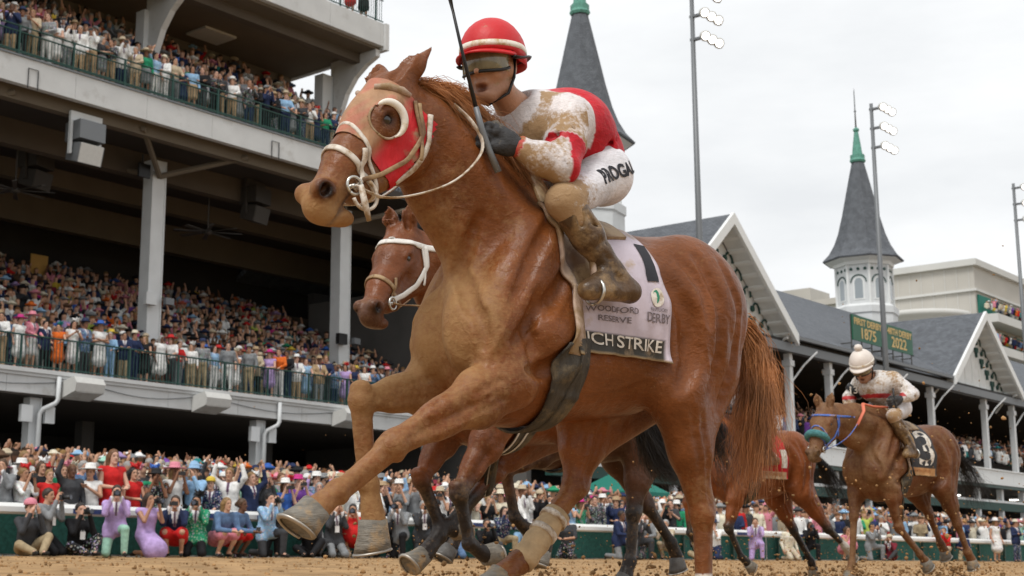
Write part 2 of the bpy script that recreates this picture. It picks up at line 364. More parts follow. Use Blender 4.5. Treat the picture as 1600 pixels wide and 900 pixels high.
# curved end brackets under the top deck
for s in (40.0 - 9.8, 39.85):
    mb = MB(); prof = [(40.3, 20.74), (37.7, 20.74), (37.7, 20.45), (38.3, 20.2), (38.9, 19.8), (39.4, 19.2), (39.75, 18.4), (39.9, 17.4), (40.3, 17.4)]
    mb.prism(prof, s, s + .25, lambda u, v, t: (t, u, v)); G.mb('curved_bracket', mb, M_conc)
# columns
def col(L, s, n, z0, z1, wd=.42, name='column', m_=None): 
    o = L.box(name, (s - wd / 2, n - wd / 2, z0), (s + wd / 2, n + wd / 2, z1), m_ or M_steel)
    L.box('column_flange', (s + wd / 2 + .002, n - wd / 2 - .02, z0), (s + wd / 2 + .06, n + wd / 2 + .02, z1), m_ or M_steel, None); return o
for s in (21.1, 30.95, 40.7):
    col(G, s, 40.4, 5.3, 14.5, .55); 
    if s < 40: col(G, s - .7, 40.4, 15.4, 20.1, .5)
col(G, 39.5, 40.4, 15.4, 20.1, .5)
for s in (21.1, 30.95, 40.7):                                 # raking struts from the column heads to the edge beam
    for ds, dn in ((2.4, -2.3), (-2.4, -2.3), (-1.6, 3)):
        mb = MB(); mb.tube([(s, 40.1, 13.9), (s + ds, 40.3 + dn, 14.75)], .11, 6); G.mb('strut', mb, M_beam)
for s in (15.2, 24.75, 34.15, 43.5):                          # ground-floor columns with cap plates and downpipes
    col(G, s, 38.0, 1.7, 5.09, .36)
    G.box('cap_plate', (s - .60, 37.60, 4.30), (s - .2, 37.75, 4.82), M_steel); G.box('cap_plate', (s + .26, 37.60, 4.30), (s + .60, 37.75, 4.82), M_steel)
    mb = MB(); mb.tube([(s + .55, 37.40, 5.75), (s + .55, 37.40, 5.05), (s + .48, 37.42, 4.92), (s + .14, 37.60, 4.72), (s + .08, 37.66, 4.58), (s + .08, 37.66, 1.75)], .075, 8); G.mb('downpipe', mb, M_steel, None, True)
for s in (22, 30.6, 39.5, 46): col(G, s, 43.5, 1.7, 5.1, .45, 'column', M_wallg)
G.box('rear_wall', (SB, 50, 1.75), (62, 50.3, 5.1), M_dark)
mb = MB(); 
for a, b in ((20.5, 25.6), (26.6, 30.9), (31.9, 37.6)):
    pts = [(a + (b - a) * t, 37.47, 5.62 - .22 * math.sin(math.pi * t)) for t in np.linspace(0, 1, 9)]; mb.tube(pts, .012, 5)
G.mb('cable', mb, M_grey)
for s in (23.6, 34.05):                                       # small conduit frames on the upper fascia
    mb = MB(); mb.tube([(s, 37.47, 14.8), (s, 37.47, 15.45), (s + .36, 37.47, 15.45), (s + .36, 37.47, 14.8)], .018, 5); G.mb('conduit', mb, M_black)
# loudspeaker boxes on the lower fascia
for i, (s, lb) in enumerate(((26.0, 'pale box loudspeaker on balcony edge above the photographers in lilac'), (31.25, 'pale box loudspeaker in the middle of the lower balcony edge'), (38.0, 'pale box loudspeaker on balcony edge closest to the raised horse knee'))):
    e = empty('loudspeaker', T(s, 37.2, 5.45), SR, lb, 'loudspeaker', 'loudspeakers on the lower balcony edge')
    mb = MB(); mb.prism([(-.45, -.16), (.28, -.36), (.28, .18), (-.38, .30), (-.52, .1)], -.55, .55, lambda u, v, t: (t, u + .0, v)); mb.build('cabinet', M_pale, e)
    mb = MB(); mb.prism([(-.43, -.165), (.24, -.35), (.24, -.37), (-.43, -.185)], -.48, .48, lambda u, v, t: (t, u, v)); mb.build('grille', M_conc, e)
    mb = MB(); mb.box((-.08, .2, -.05), (.08, .32, .05)); mb.build('bracket', M_steel, e)
# hanging loudspeakers under the upper balcony
for i, (s, n, z, rz, lb) in enumerate(((26.2, 38.0, 13.7, 0, 'grey twin loudspeaker hung under the upper balcony near the left edge'), (27.6, 43.0, 14.0, .3, 'dark loudspeaker hung deep under the ceiling behind the grey one'), (36.4, 41.0, 14.05, .2, 'dark loudspeaker under the ceiling right of the white column'))):
    e = empty('hanging_loudspeaker', T(s, n, z), SR + rz, lb, 'loudspeaker', 'loudspeakers hung from the ceiling')
    mb = MB(); mb.prism([(-.45, -.02), (.40, -.02), (.40, .62), (-.45, .62)], -.5, .5, lambda u, v, t: (t, u, v)); mb.build('upper_cabinet', M_grey if i == 0 else M_fan, e)
    mb = MB(); mb.prism([(-.30, -.80), (.35, -.62), (.25, -.05), (-.46, -.18)], -.48, .48, lambda u, v, t: (t, u, v)); mb.build('lower_cabinet', M_grey if i == 0 else M_fan, e)
    mb = MB(); mb.prism([(-.30, -.80), (-.46, -.18), (-.475, -.19), (-.315, -.81)][::-1], -.44, .44, lambda u, v, t: (t, u, v)); mb.build('grille', M_pale if i == 0 else M_fan, e)
    mb = MB(); mb.box((-.62, -.06, -.5), (-.52, .06, .62)); mb.box((.52, -.06, -.5), (.62, .06, .62)); mb.box((-.62, -.06, .63), (.62, .06, .95)); mb.build('yoke', M_steel if i == 0 else M_fan, e)
# ceiling fans
for s, n, z, lb in ((26.2, 42.0, 12.75, 'dark ceiling fan at far left under the upper balcony'), (34.9, 42.0, 12.8, 'dark ceiling fan between the two tall white columns')):
    e = empty('ceiling_fan', T(s, n, z), SR, lb, 'fan', 'ceiling fans'); mb = MB(); mb.tube([(0, 0, 0), (0, 0, 2.2)], .03, 8); mb.build('rod', M_fan, e); mb = MB(); mb.lathe([(.05, .1), (.16, .06), (.18, -.06), (.06, -.12)], 14); mb.build('motor', M_fan, e, True)
    for k in range(8):
        a = k * math.pi / 4 + .2; u = (math.cos(a), math.sin(a)); mb = MB(); mb.prism([(.15, -.05), (1.35, -.09), (1.35, .09), (.15, .05)], -.012, .012, lambda p, q, t: (p * u[0] - q * u[1], p * u[1] + q * u[0], t + q * .25)); mb.build('blade', M_fan, e)
# small fixtures
for s, n, z, lb in ((30.4, 39.9, 13.9, 'small dark sign box fixed beside the tall column head'),):
    e = empty('sign_box', T(s, n, z), SR, lb, 'sign'); mb = MB(); mb.box((-.55, -.05, -.25), (-.05, .05, .25)); mb.build('panel', M_black, e); mb = MB(); mb.box((-.40, -.05, .25), (-.36, .05, .6)); mb.build('hanger', M_fan, e)
e = empty('notice_board', T(31.9, 49.0, 11.9), SR, 'yellow-brown notice board on the wall above the packed seats', 'board'); mb = MB(); mb.box((-.4, 0, -.45), (.4, .06, .45)); mb.build('panel', mat('ochre_board', (.42, .24, .06), .7), e)
for s, z, lb in ((30.95, 9.3, 'white junction box strapped to the nearer tall column'), (40.7, 9.0, 'dark floodlight clamped to the column behind the horse muzzle')):
    e = empty('column_fixture', T(s - .25, 40.0, z), SR, lb, 'fixture'); mb = MB(); mb.box((-.28, -.14, -.22), (.2, .06, .22)); mb.build('housing', M_steel if s < 35 else M_black, e); mb = MB(); mb.box((.58, -.16, -.12), (.95, .0, .12)); mb.build('lamp_head', M_grey, e)
e = empty('weather_box', T(40.55, 39.6, 17.25), SR, 'small grey equipment box hung beside the top deck column', 'box'); mb = MB(); mb.prism([(-.3, -.3), (.9, -.12), (.9, .12), (-.3, .18)], -.6, .5, lambda u, v, t: (u, t, v)); mb.build('housing', M_grey, e); mb = MB(); mb.box((.0, -.1, .18), (.25, .1, 1.5)); mb.box((.3, -.12, .9), (.7, .12, 1.3)); mb.build('mount', M_grey, e)
# ---------------------------------------------------------------- old grandstand with gables and twin spires
def slate_mat():
    m = mat('grey_slate', (.115, .125, .14), .75, var=.18, vscale=2.0, spec=.3); t = m.node_tree; b = t.nodes['Principled BSDF']
    src = b.inputs['Base Color'].links[0].from_socket; tcn = t.nodes.new('ShaderNodeTexCoord'); br = t.nodes.new('ShaderNodeTexBrick'); mp = t.nodes.new('ShaderNodeMapping'); mp.inputs['Scale'].default_value = (1, 1, 1)
    t.links.new(tcn.outputs['UV'], mp.inputs[0]); t.links.new(mp.outputs[0], br.inputs['Vector']); br.inputs['Scale'].default_value = 2.2; br.inputs['Color1'].default_value = (1.15, 1.15, 1.15, 1); br.inputs['Color2'].default_value = (.8, .8, .82, 1); br.inputs['Mortar'].default_value = (.55, .55, .55, 1); br.inputs['Mortar Size'].default_value = .03
    mx = t.nodes.new('ShaderNodeMix'); mx.data_type = 'RGBA'; mx.blend_type = 'MULTIPLY'; mx.inputs[0].default_value = 1; t.links.new(src, mx.inputs[6]); t.links.new(br.outputs['Color'], mx.inputs[7]); t.links.new(mx.outputs[2], b.inputs['Base Color']); return m
M_slate = slate_mat()
M_wood = mat('white_painted_wood', (.66, .68, .68), .6, var=.06, vscale=2)
M_trim = mat('white_trim', (.72, .74, .74), .55)
M_copper = mat('verdigris_copper', (.10, .28, .22), .6, var=.25, vscale=6)
M_tower = mat('white_tower', (.62, .64, .65), .6, var=.05, vscale=2)
M_pane = mat('window_pane', (.30, .34, .37), .2, spec=.6)
M_beige = mat('beige_panel', (.47, .45, .41), .8, var=.05, vscale=.3)
M_beige2 = mat('pale_panel', (.58, .58, .56), .8, var=.04, vscale=.3)
M_dkgreen = mat('ornament_green', (.015, .06, .05), .6)
M_teal = mat('green_fabric', (.01, .16, .12), .7)
M_lamp = mat('lit_lamp', (1, 1, 1), .5, emit=(1, .98, .94), estr=3)
M_tube = mat('lit_tube', (1, 1, 1), .5, emit=(1, .97, .9), estr=5)
M_warm = mat('warm_bulb', (1, .9, .7), .5, emit=(1, .74, .4), estr=3)
def uv_slab(name, P, thick, material, parent, L, scale=1.):
    """roof slab from 4 corners (s,n,z): outer face gets UVs in metres"""
    P = [Vector(L.p(q)) for q in P]; u = (P[1] - P[0]); v = (P[3] - P[0]); nrm = u.cross(v).normalized(); nrm = nrm if nrm.z > 0 else -nrm
    V = P + [q - nrm * thick for q in P]; F = [(0, 1, 2, 3), (7, 6, 5, 4), (0, 4, 5, 1), (1, 5, 6, 2), (2, 6, 7, 3), (3, 7, 4, 0)]
    me = mesh_np(name, V, F, False); uv = me.uv_layers.new(name='UVMap'); un = u.normalized(); vn = nrm.cross(un)
    for lp in me.loops: q = me.vertices[lp.vertex_index].co - P[0]; uv.data[lp.index].uv = (q.dot(un) * scale, q.dot(vn) * scale)
    return obj(name, me, material, parent)
W = Loc('old_grandstand', 80, 33, 'long old grandstand with slate roof, white gables and dark open seating', 'grandstand')
EZ = 11.62
for a in np.arange(46, 150, 3.0):
    W.box('fascia_panel', (a + .006, 33, 5.15), (a + 2.994, 33.25, 6.06), M_trim)
W.box('ledge_cap', (46, 32.92, 6.06), (150, 33.4, 6.14), M_trim); W.box('floor_slab', (46, 33.26, 5.3), (150, 34.6, 6.0), M_wallg)
W.box('lower_ledge', (46, 33.1, 4.95), (150, 33.4, 5.145), M_green)
W.box('lower_beam', (46, 33.5, 3.55), (150, 33.9, 4.05), M_dkgreen); W.box('lower_trim', (46, 33.46, 4.05), (150, 33.9, 4.2), M_trim)
for a in np.arange(47, 150, 4.1): W.box('lower_post', (a, 33.55, 1.8), (a + .28, 33.83, 3.545), M_steel); W.box('panel_post', (a, 33.55, 4.205), (a + .35, 33.9, 4.94), M_trim)
for i in range(15):
    n0 = 34.6 + i * .85; W.box('seating_step', (46, n0, 5.2), (150, n0 + .85, 6.0 + .34 * (i + .4)), M_wallg)
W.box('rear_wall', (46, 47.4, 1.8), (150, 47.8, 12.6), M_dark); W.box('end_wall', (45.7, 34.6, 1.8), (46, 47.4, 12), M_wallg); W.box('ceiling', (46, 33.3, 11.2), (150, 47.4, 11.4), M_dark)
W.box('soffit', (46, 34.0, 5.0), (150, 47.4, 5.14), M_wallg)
W.box('eave_beam', (46, 33.1, 10.75), (150, 33.5, 11.195), M_grey)
for s in (53.6, 59.9, 66.79, 71.4, 78.3, 85.3, 94.2, 99.4, 106, 113, 120):
    W.box('column', (s - .17, 33.45, 6.05), (s + .17, 33.78, 10.75), M_steel); W.box('column_head', (s - .24, 33.38, 10.1), (s + .24, 33.85, 10.4), M_steel)
    mb = MB(); mb.tube([(s + .1, 33.5, 9.3), (s + .9, 33.2, 10.2), (s + 1.3, 32.6, 10.9)], .05, 6); W.mb('brace', mb, M_steel)
# main roof
for k, (a, b) in enumerate(((46, 53.9), (66.35, 87.3), (99.5, 150))):
    uv_slab('roof_slope', [(a, 32.95, EZ), (b, 32.95, EZ), (b, 45, 18.6), (a, 45, 18.6)], .25, M_slate, W.e, W)
    W.box('gutter', (a, 32.83, EZ - .22), (b, 33.05, EZ - .05), M_grey)
uv_slab('roof_slope', [(53.9, 36.2, 13.4), (66.35, 36.2, 13.4), (66.35, 45, 18.6), (53.9, 45, 18.6)], .25, M_slate, W.e, W)
uv_slab('roof_slope', [(87.3, 36.2, 13.4), (99.5, 36.2, 13.4), (99.5, 45, 18.6), (87.3, 45, 18.6)], .25, M_slate, W.e, W)
uv_slab('roof_rear', [(46, 45.1, 18.6), (150, 45.1, 18.6), (150, 55, 13), (46, 55, 13)], .25, M_slate, W.e, W)
for sa, hw, za, nb in ((60.1, 6.25, 16.82, 47.), (93.4, 6.1, 16.4, 46.)):
    for sd in (1, -1):
        P = [(sa, 32.9, za), (sa, nb, za), (sa + sd * hw, nb, EZ - .05), (sa + sd * hw, 32.9, EZ - .05)]; P = P if sd < 0 else [P[1], P[0], P[3], P[2]]
        uv_slab('gable_roof', P, .16, M_slate, W.e, W)
        d = Vector((sd * hw, 0, EZ - .05 - za)).normalized(); nn_ = Vector((-d.z * sd, 0, d.x * sd)); 
        def slab(name, t0, t1, n0, n1, dz0, dz1, m_):
            mb = MB(); q = [(t0, dz0), (t1, dz0), (t1, dz1), (t0, dz1)]; pts = []
            Lg = math.hypot(hw, za - EZ + .05)
            mb.prism(q, n0, n1, lambda u, v, t: (sa + d.x * u * Lg, t, za + d.z * u * Lg + v)); return W.mb(name, mb, m_)
        slab('bargeboard', .0, 1.0, 32.72, 32.895, -.52, .06, M_trim)
        slab('soffit_lining', .0, .995, 32.9, 33.9, -.34, -.205, M_wood)
        for t in np.linspace(.12, .92, 9): slab('purlin', t - .012, t + .012, 32.95, 33.9, -.44, -.342, M_trim)
        for j, t in enumerate(np.linspace(.16, .86, 6)):     # fretwork ornaments on the face, along the slope
            c = (sa + d.x * t * math.hypot(hw, za - EZ), za + d.z * t * math.hypot(hw, za - EZ) - 1.15)
            mb = MB(); mb.tube([(c[0], 33.92, c[1] + .1), (c[0], 33.83, c[1] + .1)], .16, 12); W.mb('ornament', mb, M_dkgreen)
            mb = MB(); mb.tube([(c[0] + sd * (.38 + .34 * math.cos(a)), 33.88, c[1] + .0 + .42 * math.sin(a)) for a in np.linspace(-.2, 2.4, 9)], .05, 5); W.mb('ornament', mb, M_dkgreen)
            mb = MB(); mb.box((c[0] - .95 * sd - .26, 33.82, c[1] + .1), (c[0] - .95 * sd + .26, 33.94, c[1] + .42)); mb.box((c[0] - .95 * sd - .12, 33.83, c[1] - .22), (c[0] - .95 * sd + .12, 33.93, c[1] + .1)); W.mb('ornament', mb, M_dkgreen)
    mb = MB(); mb.prism([(sa - hw * .97, EZ - .1), (sa + hw * .97, EZ - .1), (sa, za - .4)], 33.95, 34.15, lambda u, v, t: (u, t, v)); W.mb('gable_face', mb, M_wood)
    W.box('gable_beam', (sa - hw, 33.6, EZ - .75), (sa + hw, 33.94, EZ - .12), M_wood)
    for ds in np.linspace(-5, 5, 9): W.box('gable_board', (sa + ds - .02, 33.92, EZ - .1), (sa + ds + .02, 33.95, EZ - .1 + max(.3, (1 - abs(ds) / hw) * (za - EZ) - .8)), M_trim)
    for ds in (-hw + .4, hw - .4): mb = MB(); mb.tube([(sa + ds, 34.6, 10.3), (sa + ds * .98, 33.8, 11.2), (sa + ds * .95, 33.0, 11.4)], .07, 6); W.mb('brace', mb, M_trim)
# lights inside
for s, n, z in ((84.5, 37, 10.2), (86.9, 37, 9.0), (70, 38, 10.4), (92.5, 40, 10.2)):
    e = empty('pendant_lamp', T(s, n, z), SR, None, 'lamp', 'warm lamps in the old grandstand'); e['label'] = 'warm lamp glowing under the dark old grandstand roof'
    mb = MB(); mb.lathe([(.02, .2), (.16, .1), (.17, -.05), (.05, -.14)], 10); mb.build('bulb', M_warm, e, True); mb = MB(); mb.tube([(0, 0, .2), (0, 0, 11.2 - z)], .02, 5); mb.build('rod', M_fan, e)
rs = np.random.RandomState(4)
for i in range(26):
    s, n = rs.uniform(62, 108), rs.uniform(36, 44); e = empty('tube_light', T(s, n, 4.7), SR + (0 if i % 3 else 1.57), 'lit fluorescent tube fitting under the old grandstand floor', 'lamp', 'tube lights under the old grandstand')
    mb = MB(); mb.box((-.7, -.09, -.05), (.7, .09, 0)); mb.build('tube', M_tube, e); mb = MB(); mb.box((-.74, -.13, .002), (.74, .13, .12)); mb.build('housing', M_trim, e)
# spires
def spire(s, n, zb, label):
    e = empty('spire', T(s, n, zb - 8), SR + .2, label, 'spire', 'twin spires'); B = 8.0
    prof = lambda P: [(r, z + B - 8 + 8 - B + (z * 0)) for r, z in P]
    def oct_(name, P, m_, smooth=False, seg=8, par=None): mb = MB(); mb.lathe(P, seg, (0, 0, B), math.pi / 8); o = mb.build(name, m_, par or e, smooth); return o
    oct_('base', [(2.35, -B), (2.35, -4.2), (2.45, -4.1), (2.45, -3.6), (2.2, -3.4)], M_tower)
    dr = oct_('drum', [(2.08, -3.38), (2.08, -.4)], M_tower); oct_('cornice', [(2.1, -.4), (2.25, -.35), (2.3, -.1), (2.6, 0), (2.9, .1)], M_trim)
    rf = None; P = [(3.02, .12), (3.05, .22), (2.55, .75), (2.12, 1.5), (1.78, 2.4), (1.42, 3.8), (1.05, 5.5), (.72, 7.0), (.45, 8.2)]
    mb = MB(); mb.lathe(P, 8, (0, 0, B), math.pi / 8); me = mb.mesh('slate_roof', False); uv = me.uv_layers.new(name='UVMap')
    for lp in me.loops: v = me.vertices[lp.vertex_index].co; uv.data[lp.index].uv = (math.atan2(v.y, v.x) * 1.6, v.z)
    rf = obj('slate_roof', me, M_slate, e)
    oct_('copper_cap', [(.55, 8.1), (.62, 8.25), (.55, 8.4), (.56, 8.7), (.40, 8.75), (.30, 9.6), (.16, 10.6), (.24, 10.7), (.24, 10.85), (.08, 10.95), (.05, 11.0)], M_copper, False, 8)
    oct_('finial', [(.07, 10.9), (.05, 12.2), (.10, 12.3), (.05, 12.4), (.035, 13.9), (.01, 14.2)], M_grey, True, 8)
    for k in range(8):
        a = math.pi / 4 * k; u = Vector((math.cos(a), math.sin(a), 0)); t = Vector((-u.y, u.x, 0)); R0 = 2.08 * math.cos(math.pi / 8)
        fn = lambda p, q, d: tuple(u * (R0 + d) + t * p + Vector((0, 0, B + q)))
        arch = [(-.42, -3.1), (.42, -3.1), (.42, -1.75)] + [(.42 * math.cos(x), -1.75 + .42 * math.sin(x)) for x in np.linspace(0, math.pi, 9)[1:-1]] + [(-.42, -1.75)]
        mb = MB(); mb.prism(arch, .004, .03, fn); wn = mb.build('window', M_trim, e)
        ar2 = [(x * .72, -1.75 + (y + 1.75) * (.8 if y > -1.75 else .92)) for x, y in arch]; mb = MB(); mb.prism(ar2, .031, .04, fn); mb.build('pane', M_pane, wn)
        mb = MB(); mb.tube([fn(.58 * math.cos(x), -1.75 + .58 * math.sin(x), .03) for x in np.linspace(0, math.pi, 9)], .05, 5); mb.build('hood_mould', M_dkgreen, wn)
        for q in (-.52, .0, .52): mb = MB(); mb.tube([fn(q, -.72, 0), fn(q, -.72, .04)], .12, 10); mb.build('ornament', M_dkgreen, e)
        mb = MB(); mb.box((-.1, -.1, 0), (.1, .1, 3)); a2 = a + math.pi / 8; c = (2.1 * math.cos(a2), 2.1 * math.sin(a2)); mb = MB(); mb.tube([(c[0], c[1], B - 3.4), (c[0], c[1], B - .4)], .11, 8); mb.build('corner_post', M_trim, e)
spire(65.0, 45.0, 23.6, 'nearer slate spire with copper cap rising behind the winning jockey')
spire(102.6, 45.0, 22.75, 'farther slate spire with white windowed drum and long finial')
# anniversary sign boards on the roof edge
M_board = mat('sign_green', (.012, .10, .055), .5); M_gold = mat('sign_gold', (.60, .42, .16), .5)
for s0, s1, l1, l2, lb in ((73.2, 77.1, 'FIRST DERBY', '1875', 'green roof sign reading first derby 1875'), (77.35, 81.3, '148TH DERBY', '2022', 'green roof sign reading 148th derby 2022')):
    e = empty('roof_sign', T((s0 + s1) / 2, 32.9, 12.2), SR, lb, 'sign', 'green sign boards on the roof edge'); hw = (s1 - s0) / 2
    mb = MB(); mb.box((-hw, 0, .0), (hw, .08, 1.42)); mb.build('board', M_board, e)
    for q, txt, sz in ((1.06, l1, .52), (.44, l2, .86)):
        me = text_mesh(txt, sz, .012, .004); o = obj('lettering', me, M_gold, e, (0, -.012, q)); o.rotation_euler = (math.pi / 2, 0, 0); wdt = max(v.co.x for v in me.vertices) - min(v.co.x for v in me.vertices); o.scale = (min(1.25, hw * 1.84 / wdt), 1, 1); o['kind'] = 'stuff'
    mb = MB()
    for q in np.linspace(-hw, hw, 4): mb.box((q - .03, .09, -.75), (q + .03, .14, 1.42)); mb.box((q - .03, .12, -.2), (q + .03, 1.4, -.15))
    mb.build('frame', M_fan, e)
# floodlight masts
for s, zt, lb in ((48.5, 23.3, 'tall floodlight mast in front of the first gable'), (65.8, 22.6, 'tall floodlight mast crossing the green roof signs'), (86.0, 22.6, 'tall floodlight mast at the right edge of the picture')):
    e = empty('floodlight_mast', T(s, 28.0, .7), SR, lb, 'floodlight', 'floodlight masts'); H_ = zt - .7
    mb = MB(); mb.tube([(0, 0, 0), (0, 0, H_ * .5), (0, 0, H_ + .2)], [.16, .13, .085], 12); mb.build('pole', M_grey, e, True)
    for k in range(3):
        z = H_ - .1 - k * 1.0; mb = MB(); mb.box((-.1, -.5, z - .05), (1.5, -.4, z + .05)); mb.box((-.08, -.5, z - .05), (.08, .1, z + .05)); mb.build('cross_arm', M_grey, e)
        for j in range(3):
            x = -.1 + j * .55; mb = MB(); mb.lathe([(.06, .16), (.2, .1), (.24, -.1), (.23, -.12)], 12, (0, 0, 0)); hd = mb.build('lamp_head', M_pale, e, True, (x, -.6, z)); hd.rotation_euler = (R(-66), 0, R(-38)); hd.scale = (.95,) * 3
            mb = MB(); mb.lathe([(.165, -.125), (.165, -.135)], 12); mb.build('lens', M_lamp, hd)
# modern building behind
B2 = Loc('modern_clubhouse', 170, 66, 'beige modern clubhouse with terraces behind the farther spire', 'building')
def slope_box(name, s0, s1, n0, n1, z0, z1, m_): return B2.box(name, (s0, n0, z0), (s1, n1, z1), m_)
slope_box('main_block', 173.5, 232, 62, 72.2, 1.8, 36.2, M_beige); slope_box('cornice', 173.0, 232.5, 61.5, 72.6, 36.2, 37.0, M_beige2); slope_box('band', 173.2, 232, 61.7, 62, 33.0, 33.3, M_beige2); slope_box('band', 173.2, 173.5, 62, 72.2, 33.0, 33.3, M_beige2)
slope_box('rear_block', 174.5, 232, 72.7, 94, 1.8, 33.6, M_beige2); slope_box('cornice', 174.0, 232, 72.7, 94.5, 33.6, 34.4, M_beige); slope_box('stair_block', 174.2, 180, 84, 90, 34.41, 36.2, M_beige)
for z in (22.2, 26.2, 30.2): slope_box('terrace', 174, 215, 59.6, 61.9, z - 1.2, z - .15, M_beige2); slope_box('terrace_back', 174, 215, 61.75, 61.95, z - .1, z + 2.4, M_teal)
slope_box('canopy', 168, 173.4, 64, 73, 24.8, 26.2, M_teal)
mb = MB(); mb.lathe([(5.6, 0), (5.6, 3.0), (5.9, 3.2), (5.9, 3.8)], 32, (172.6, 68.5, 26.6)); B2.mb('round_bay', mb, M_beige2, None, True)
for k in range(7): slope_box('panel_joint', 173.44, 173.49, 62.6 + k * 1.5, 62.66 + k * 1.5, 30, 36.1, M_beige2)
# green tent on the apron
e = empty('green_tent', T(44.8, 29.5, .95), SR, 'green pyramid tent on the apron between the horses legs', 'tent')
mb = MB(); mb.add([(-1.3, -1.3, 1.75), (1.3, -1.3, 1.75), (1.3, 1.3, 1.75), (-1.3, 1.3, 1.75), (0, 0, 2.65), (-1.3, -1.3, 1.6), (1.3, -1.3, 1.6), (1.3, 1.3, 1.6), (-1.3, 1.3, 1.6)], [(0, 1, 4), (1, 2, 4), (2, 3, 4), (3, 0, 4), (5, 6, 1, 0), (6, 7, 2, 1), (7, 8, 3, 2), (8, 5, 0, 3)]); mb.build('canopy', M_teal, e)
for a, b in ((-1.25, -1.25), (1.25, -1.25), (1.25, 1.25), (-1.25, 1.25)): mb = MB(); mb.box((a - .04, b - .04, 0), (a + .04, b + .04, 1.74)); mb.build('leg', M_trim, e)
# ---------------------------------------------------------------- outer rail
M_railw = mat('white_rail', (.74, .75, .74), .45, var=.04, vscale=1, dirt=(.5, .42, .32), dscale=4, dth=.68)
M_mesh = mat('green_screen', (.018, .10, .085), .85, var=.35, vscale=14)
M_adblue = mat('rail_banner_blue', (.03, .05, .16), .5, var=.4, vscale=9); M_adred = mat('rail_banner_red', (.5, .06, .04), .5)
OR = Loc('outer_rail', 30, 22.5, 'long white plastic outer rail with green mesh screen behind the photographers', 'rail')
RZ = .262
for a in np.arange(4, 130, 6.0):
    mb = MB(); q = [(-.07, .80), (-.12, .84), (-.12, .93), (-.06, 1.0), (.06, 1.0), (.09, .93), (.09, .80)][::-1]; mb.prism([(22.5 + u, RZ + v - .05) for u, v in q], a + .004, a + 5.996, lambda u, v, t: (t, u, v)); OR.mb('rail_section', mb, M_railw)
for a in np.arange(4.6, 130, 3.0): OR.box('rail_post', (a - .04, 22.56, RZ), (a + .04, 22.66, RZ + .80), M_green)
for a in np.arange(4, 130, 3.0): OR.box('mesh_panel', (a + .06, 22.70, RZ + .04), (a + 2.94, 22.715, RZ + .78), M_mesh)
for a in (15.6, 18.3, 20.2, 27.0, 40.5, 44.0): OR.box('banner', (a, 22.368, RZ + .785), (a + 1.1, 22.378, RZ + .875), M_adblue)
OR.box('banner', (16.75, 22.366, RZ + .76), (16.85, 22.376, RZ + .90), M_adred)
# ---------------------------------------------------------------- people
def cloth_mat(name, rough=.8):
    m = mat(name, (1, 1, 1), rough, objcol=True, var=.22, vscale=11, bump=1.0, bscale=9, spec=.2); t = m.node_tree; b = t.nodes['Principled BSDF']
    src = b.inputs['Base Color'].links[0].from_socket; a = t.nodes.new('ShaderNodeAttribute'); a.attribute_name = 'Col'; sp = t.nodes.new('ShaderNodeSeparateColor'); t.links.new(a.outputs['Color'], sp.inputs[0])
    oi = t.nodes.new('ShaderNodeObjectInfo'); tcn = t.nodes.new('ShaderNodeTexCoord'); vz = t.nodes.new('ShaderNodeTexVoronoi'); vz.inputs['Scale'].default_value = 22; t.links.new(tcn.outputs['Object'], vz.inputs['Vector'])
    gt = t.nodes.new('ShaderNodeMath'); gt.operation = 'GREATER_THAN'; gt.inputs[1].default_value = .76; t.links.new(oi.outputs['Random'], gt.inputs[0]); lt = t.nodes.new('ShaderNodeMath'); lt.operation = 'LESS_THAN'; lt.inputs[1].default_value = .42; t.links.new(vz.outputs['Distance'], lt.inputs[0])
    mu_ = t.nodes.new('ShaderNodeMath'); mu_.operation = 'MULTIPLY'; t.links.new(gt.outputs[0], mu_.inputs[0]); t.links.new(lt.outputs[0], mu_.inputs[1]); mm_ = t.nodes.new('ShaderNodeMath'); mm_.operation = 'MULTIPLY'; mm_.inputs[1].default_value = .45; t.links.new(mu_.outputs[0], mm_.inputs[0])
    pm = t.nodes.new('ShaderNodeMix'); pm.data_type = 'RGBA'; t.links.new(mm_.outputs[0], pm.inputs[0]); t.links.new(src, pm.inputs[6]); hs = t.nodes.new('ShaderNodeHueSaturation'); hs.inputs['Saturation'].default_value = .45; hs.inputs['Value'].default_value = .8; t.links.new(vz.outputs['Color'], hs.inputs['Color']); t.links.new(hs.outputs[0], pm.inputs[7]); src = pm.outputs[2]
    for ch, c in ((0, (.70, .70, .72)), (1, (.10, .05, .09))):
        mx = t.nodes.new('ShaderNodeMix'); mx.data_type = 'RGBA'; t.links.new(sp.outputs[ch], mx.inputs[0]); t.links.new(src, mx.inputs[6]); mx.inputs[7].default_value = (*c, 1); src = mx.outputs[2]
    t.links.new(src, b.inputs['Base Color']); return m
M_cloth = cloth_mat('fabric'); M_hair = mat('hair', (1, 1, 1), .5, objcol=True, var=.35, vscale=25, bump=.5, bscale=50, spec=.4)
M_skin = mat('skin', (1, 1, 1), .5, objcol=True, attr='Col', var=.06, vscale=12, spec=.35)
M_straw = mat('hat_material', (1, 1, 1), .8, objcol=True, var=.1, vscale=20, bump=.3, bscale=80)
M_blackcam = mat('camera_black', (.014, .014, .015), .4, spec=.5); M_lensglass = mat('lens_glass', (.02, .025, .05), .05, spec=.9); M_white = mat('white_card', (.8, .8, .8), .6)
def A(*v): return np.array(v, float)
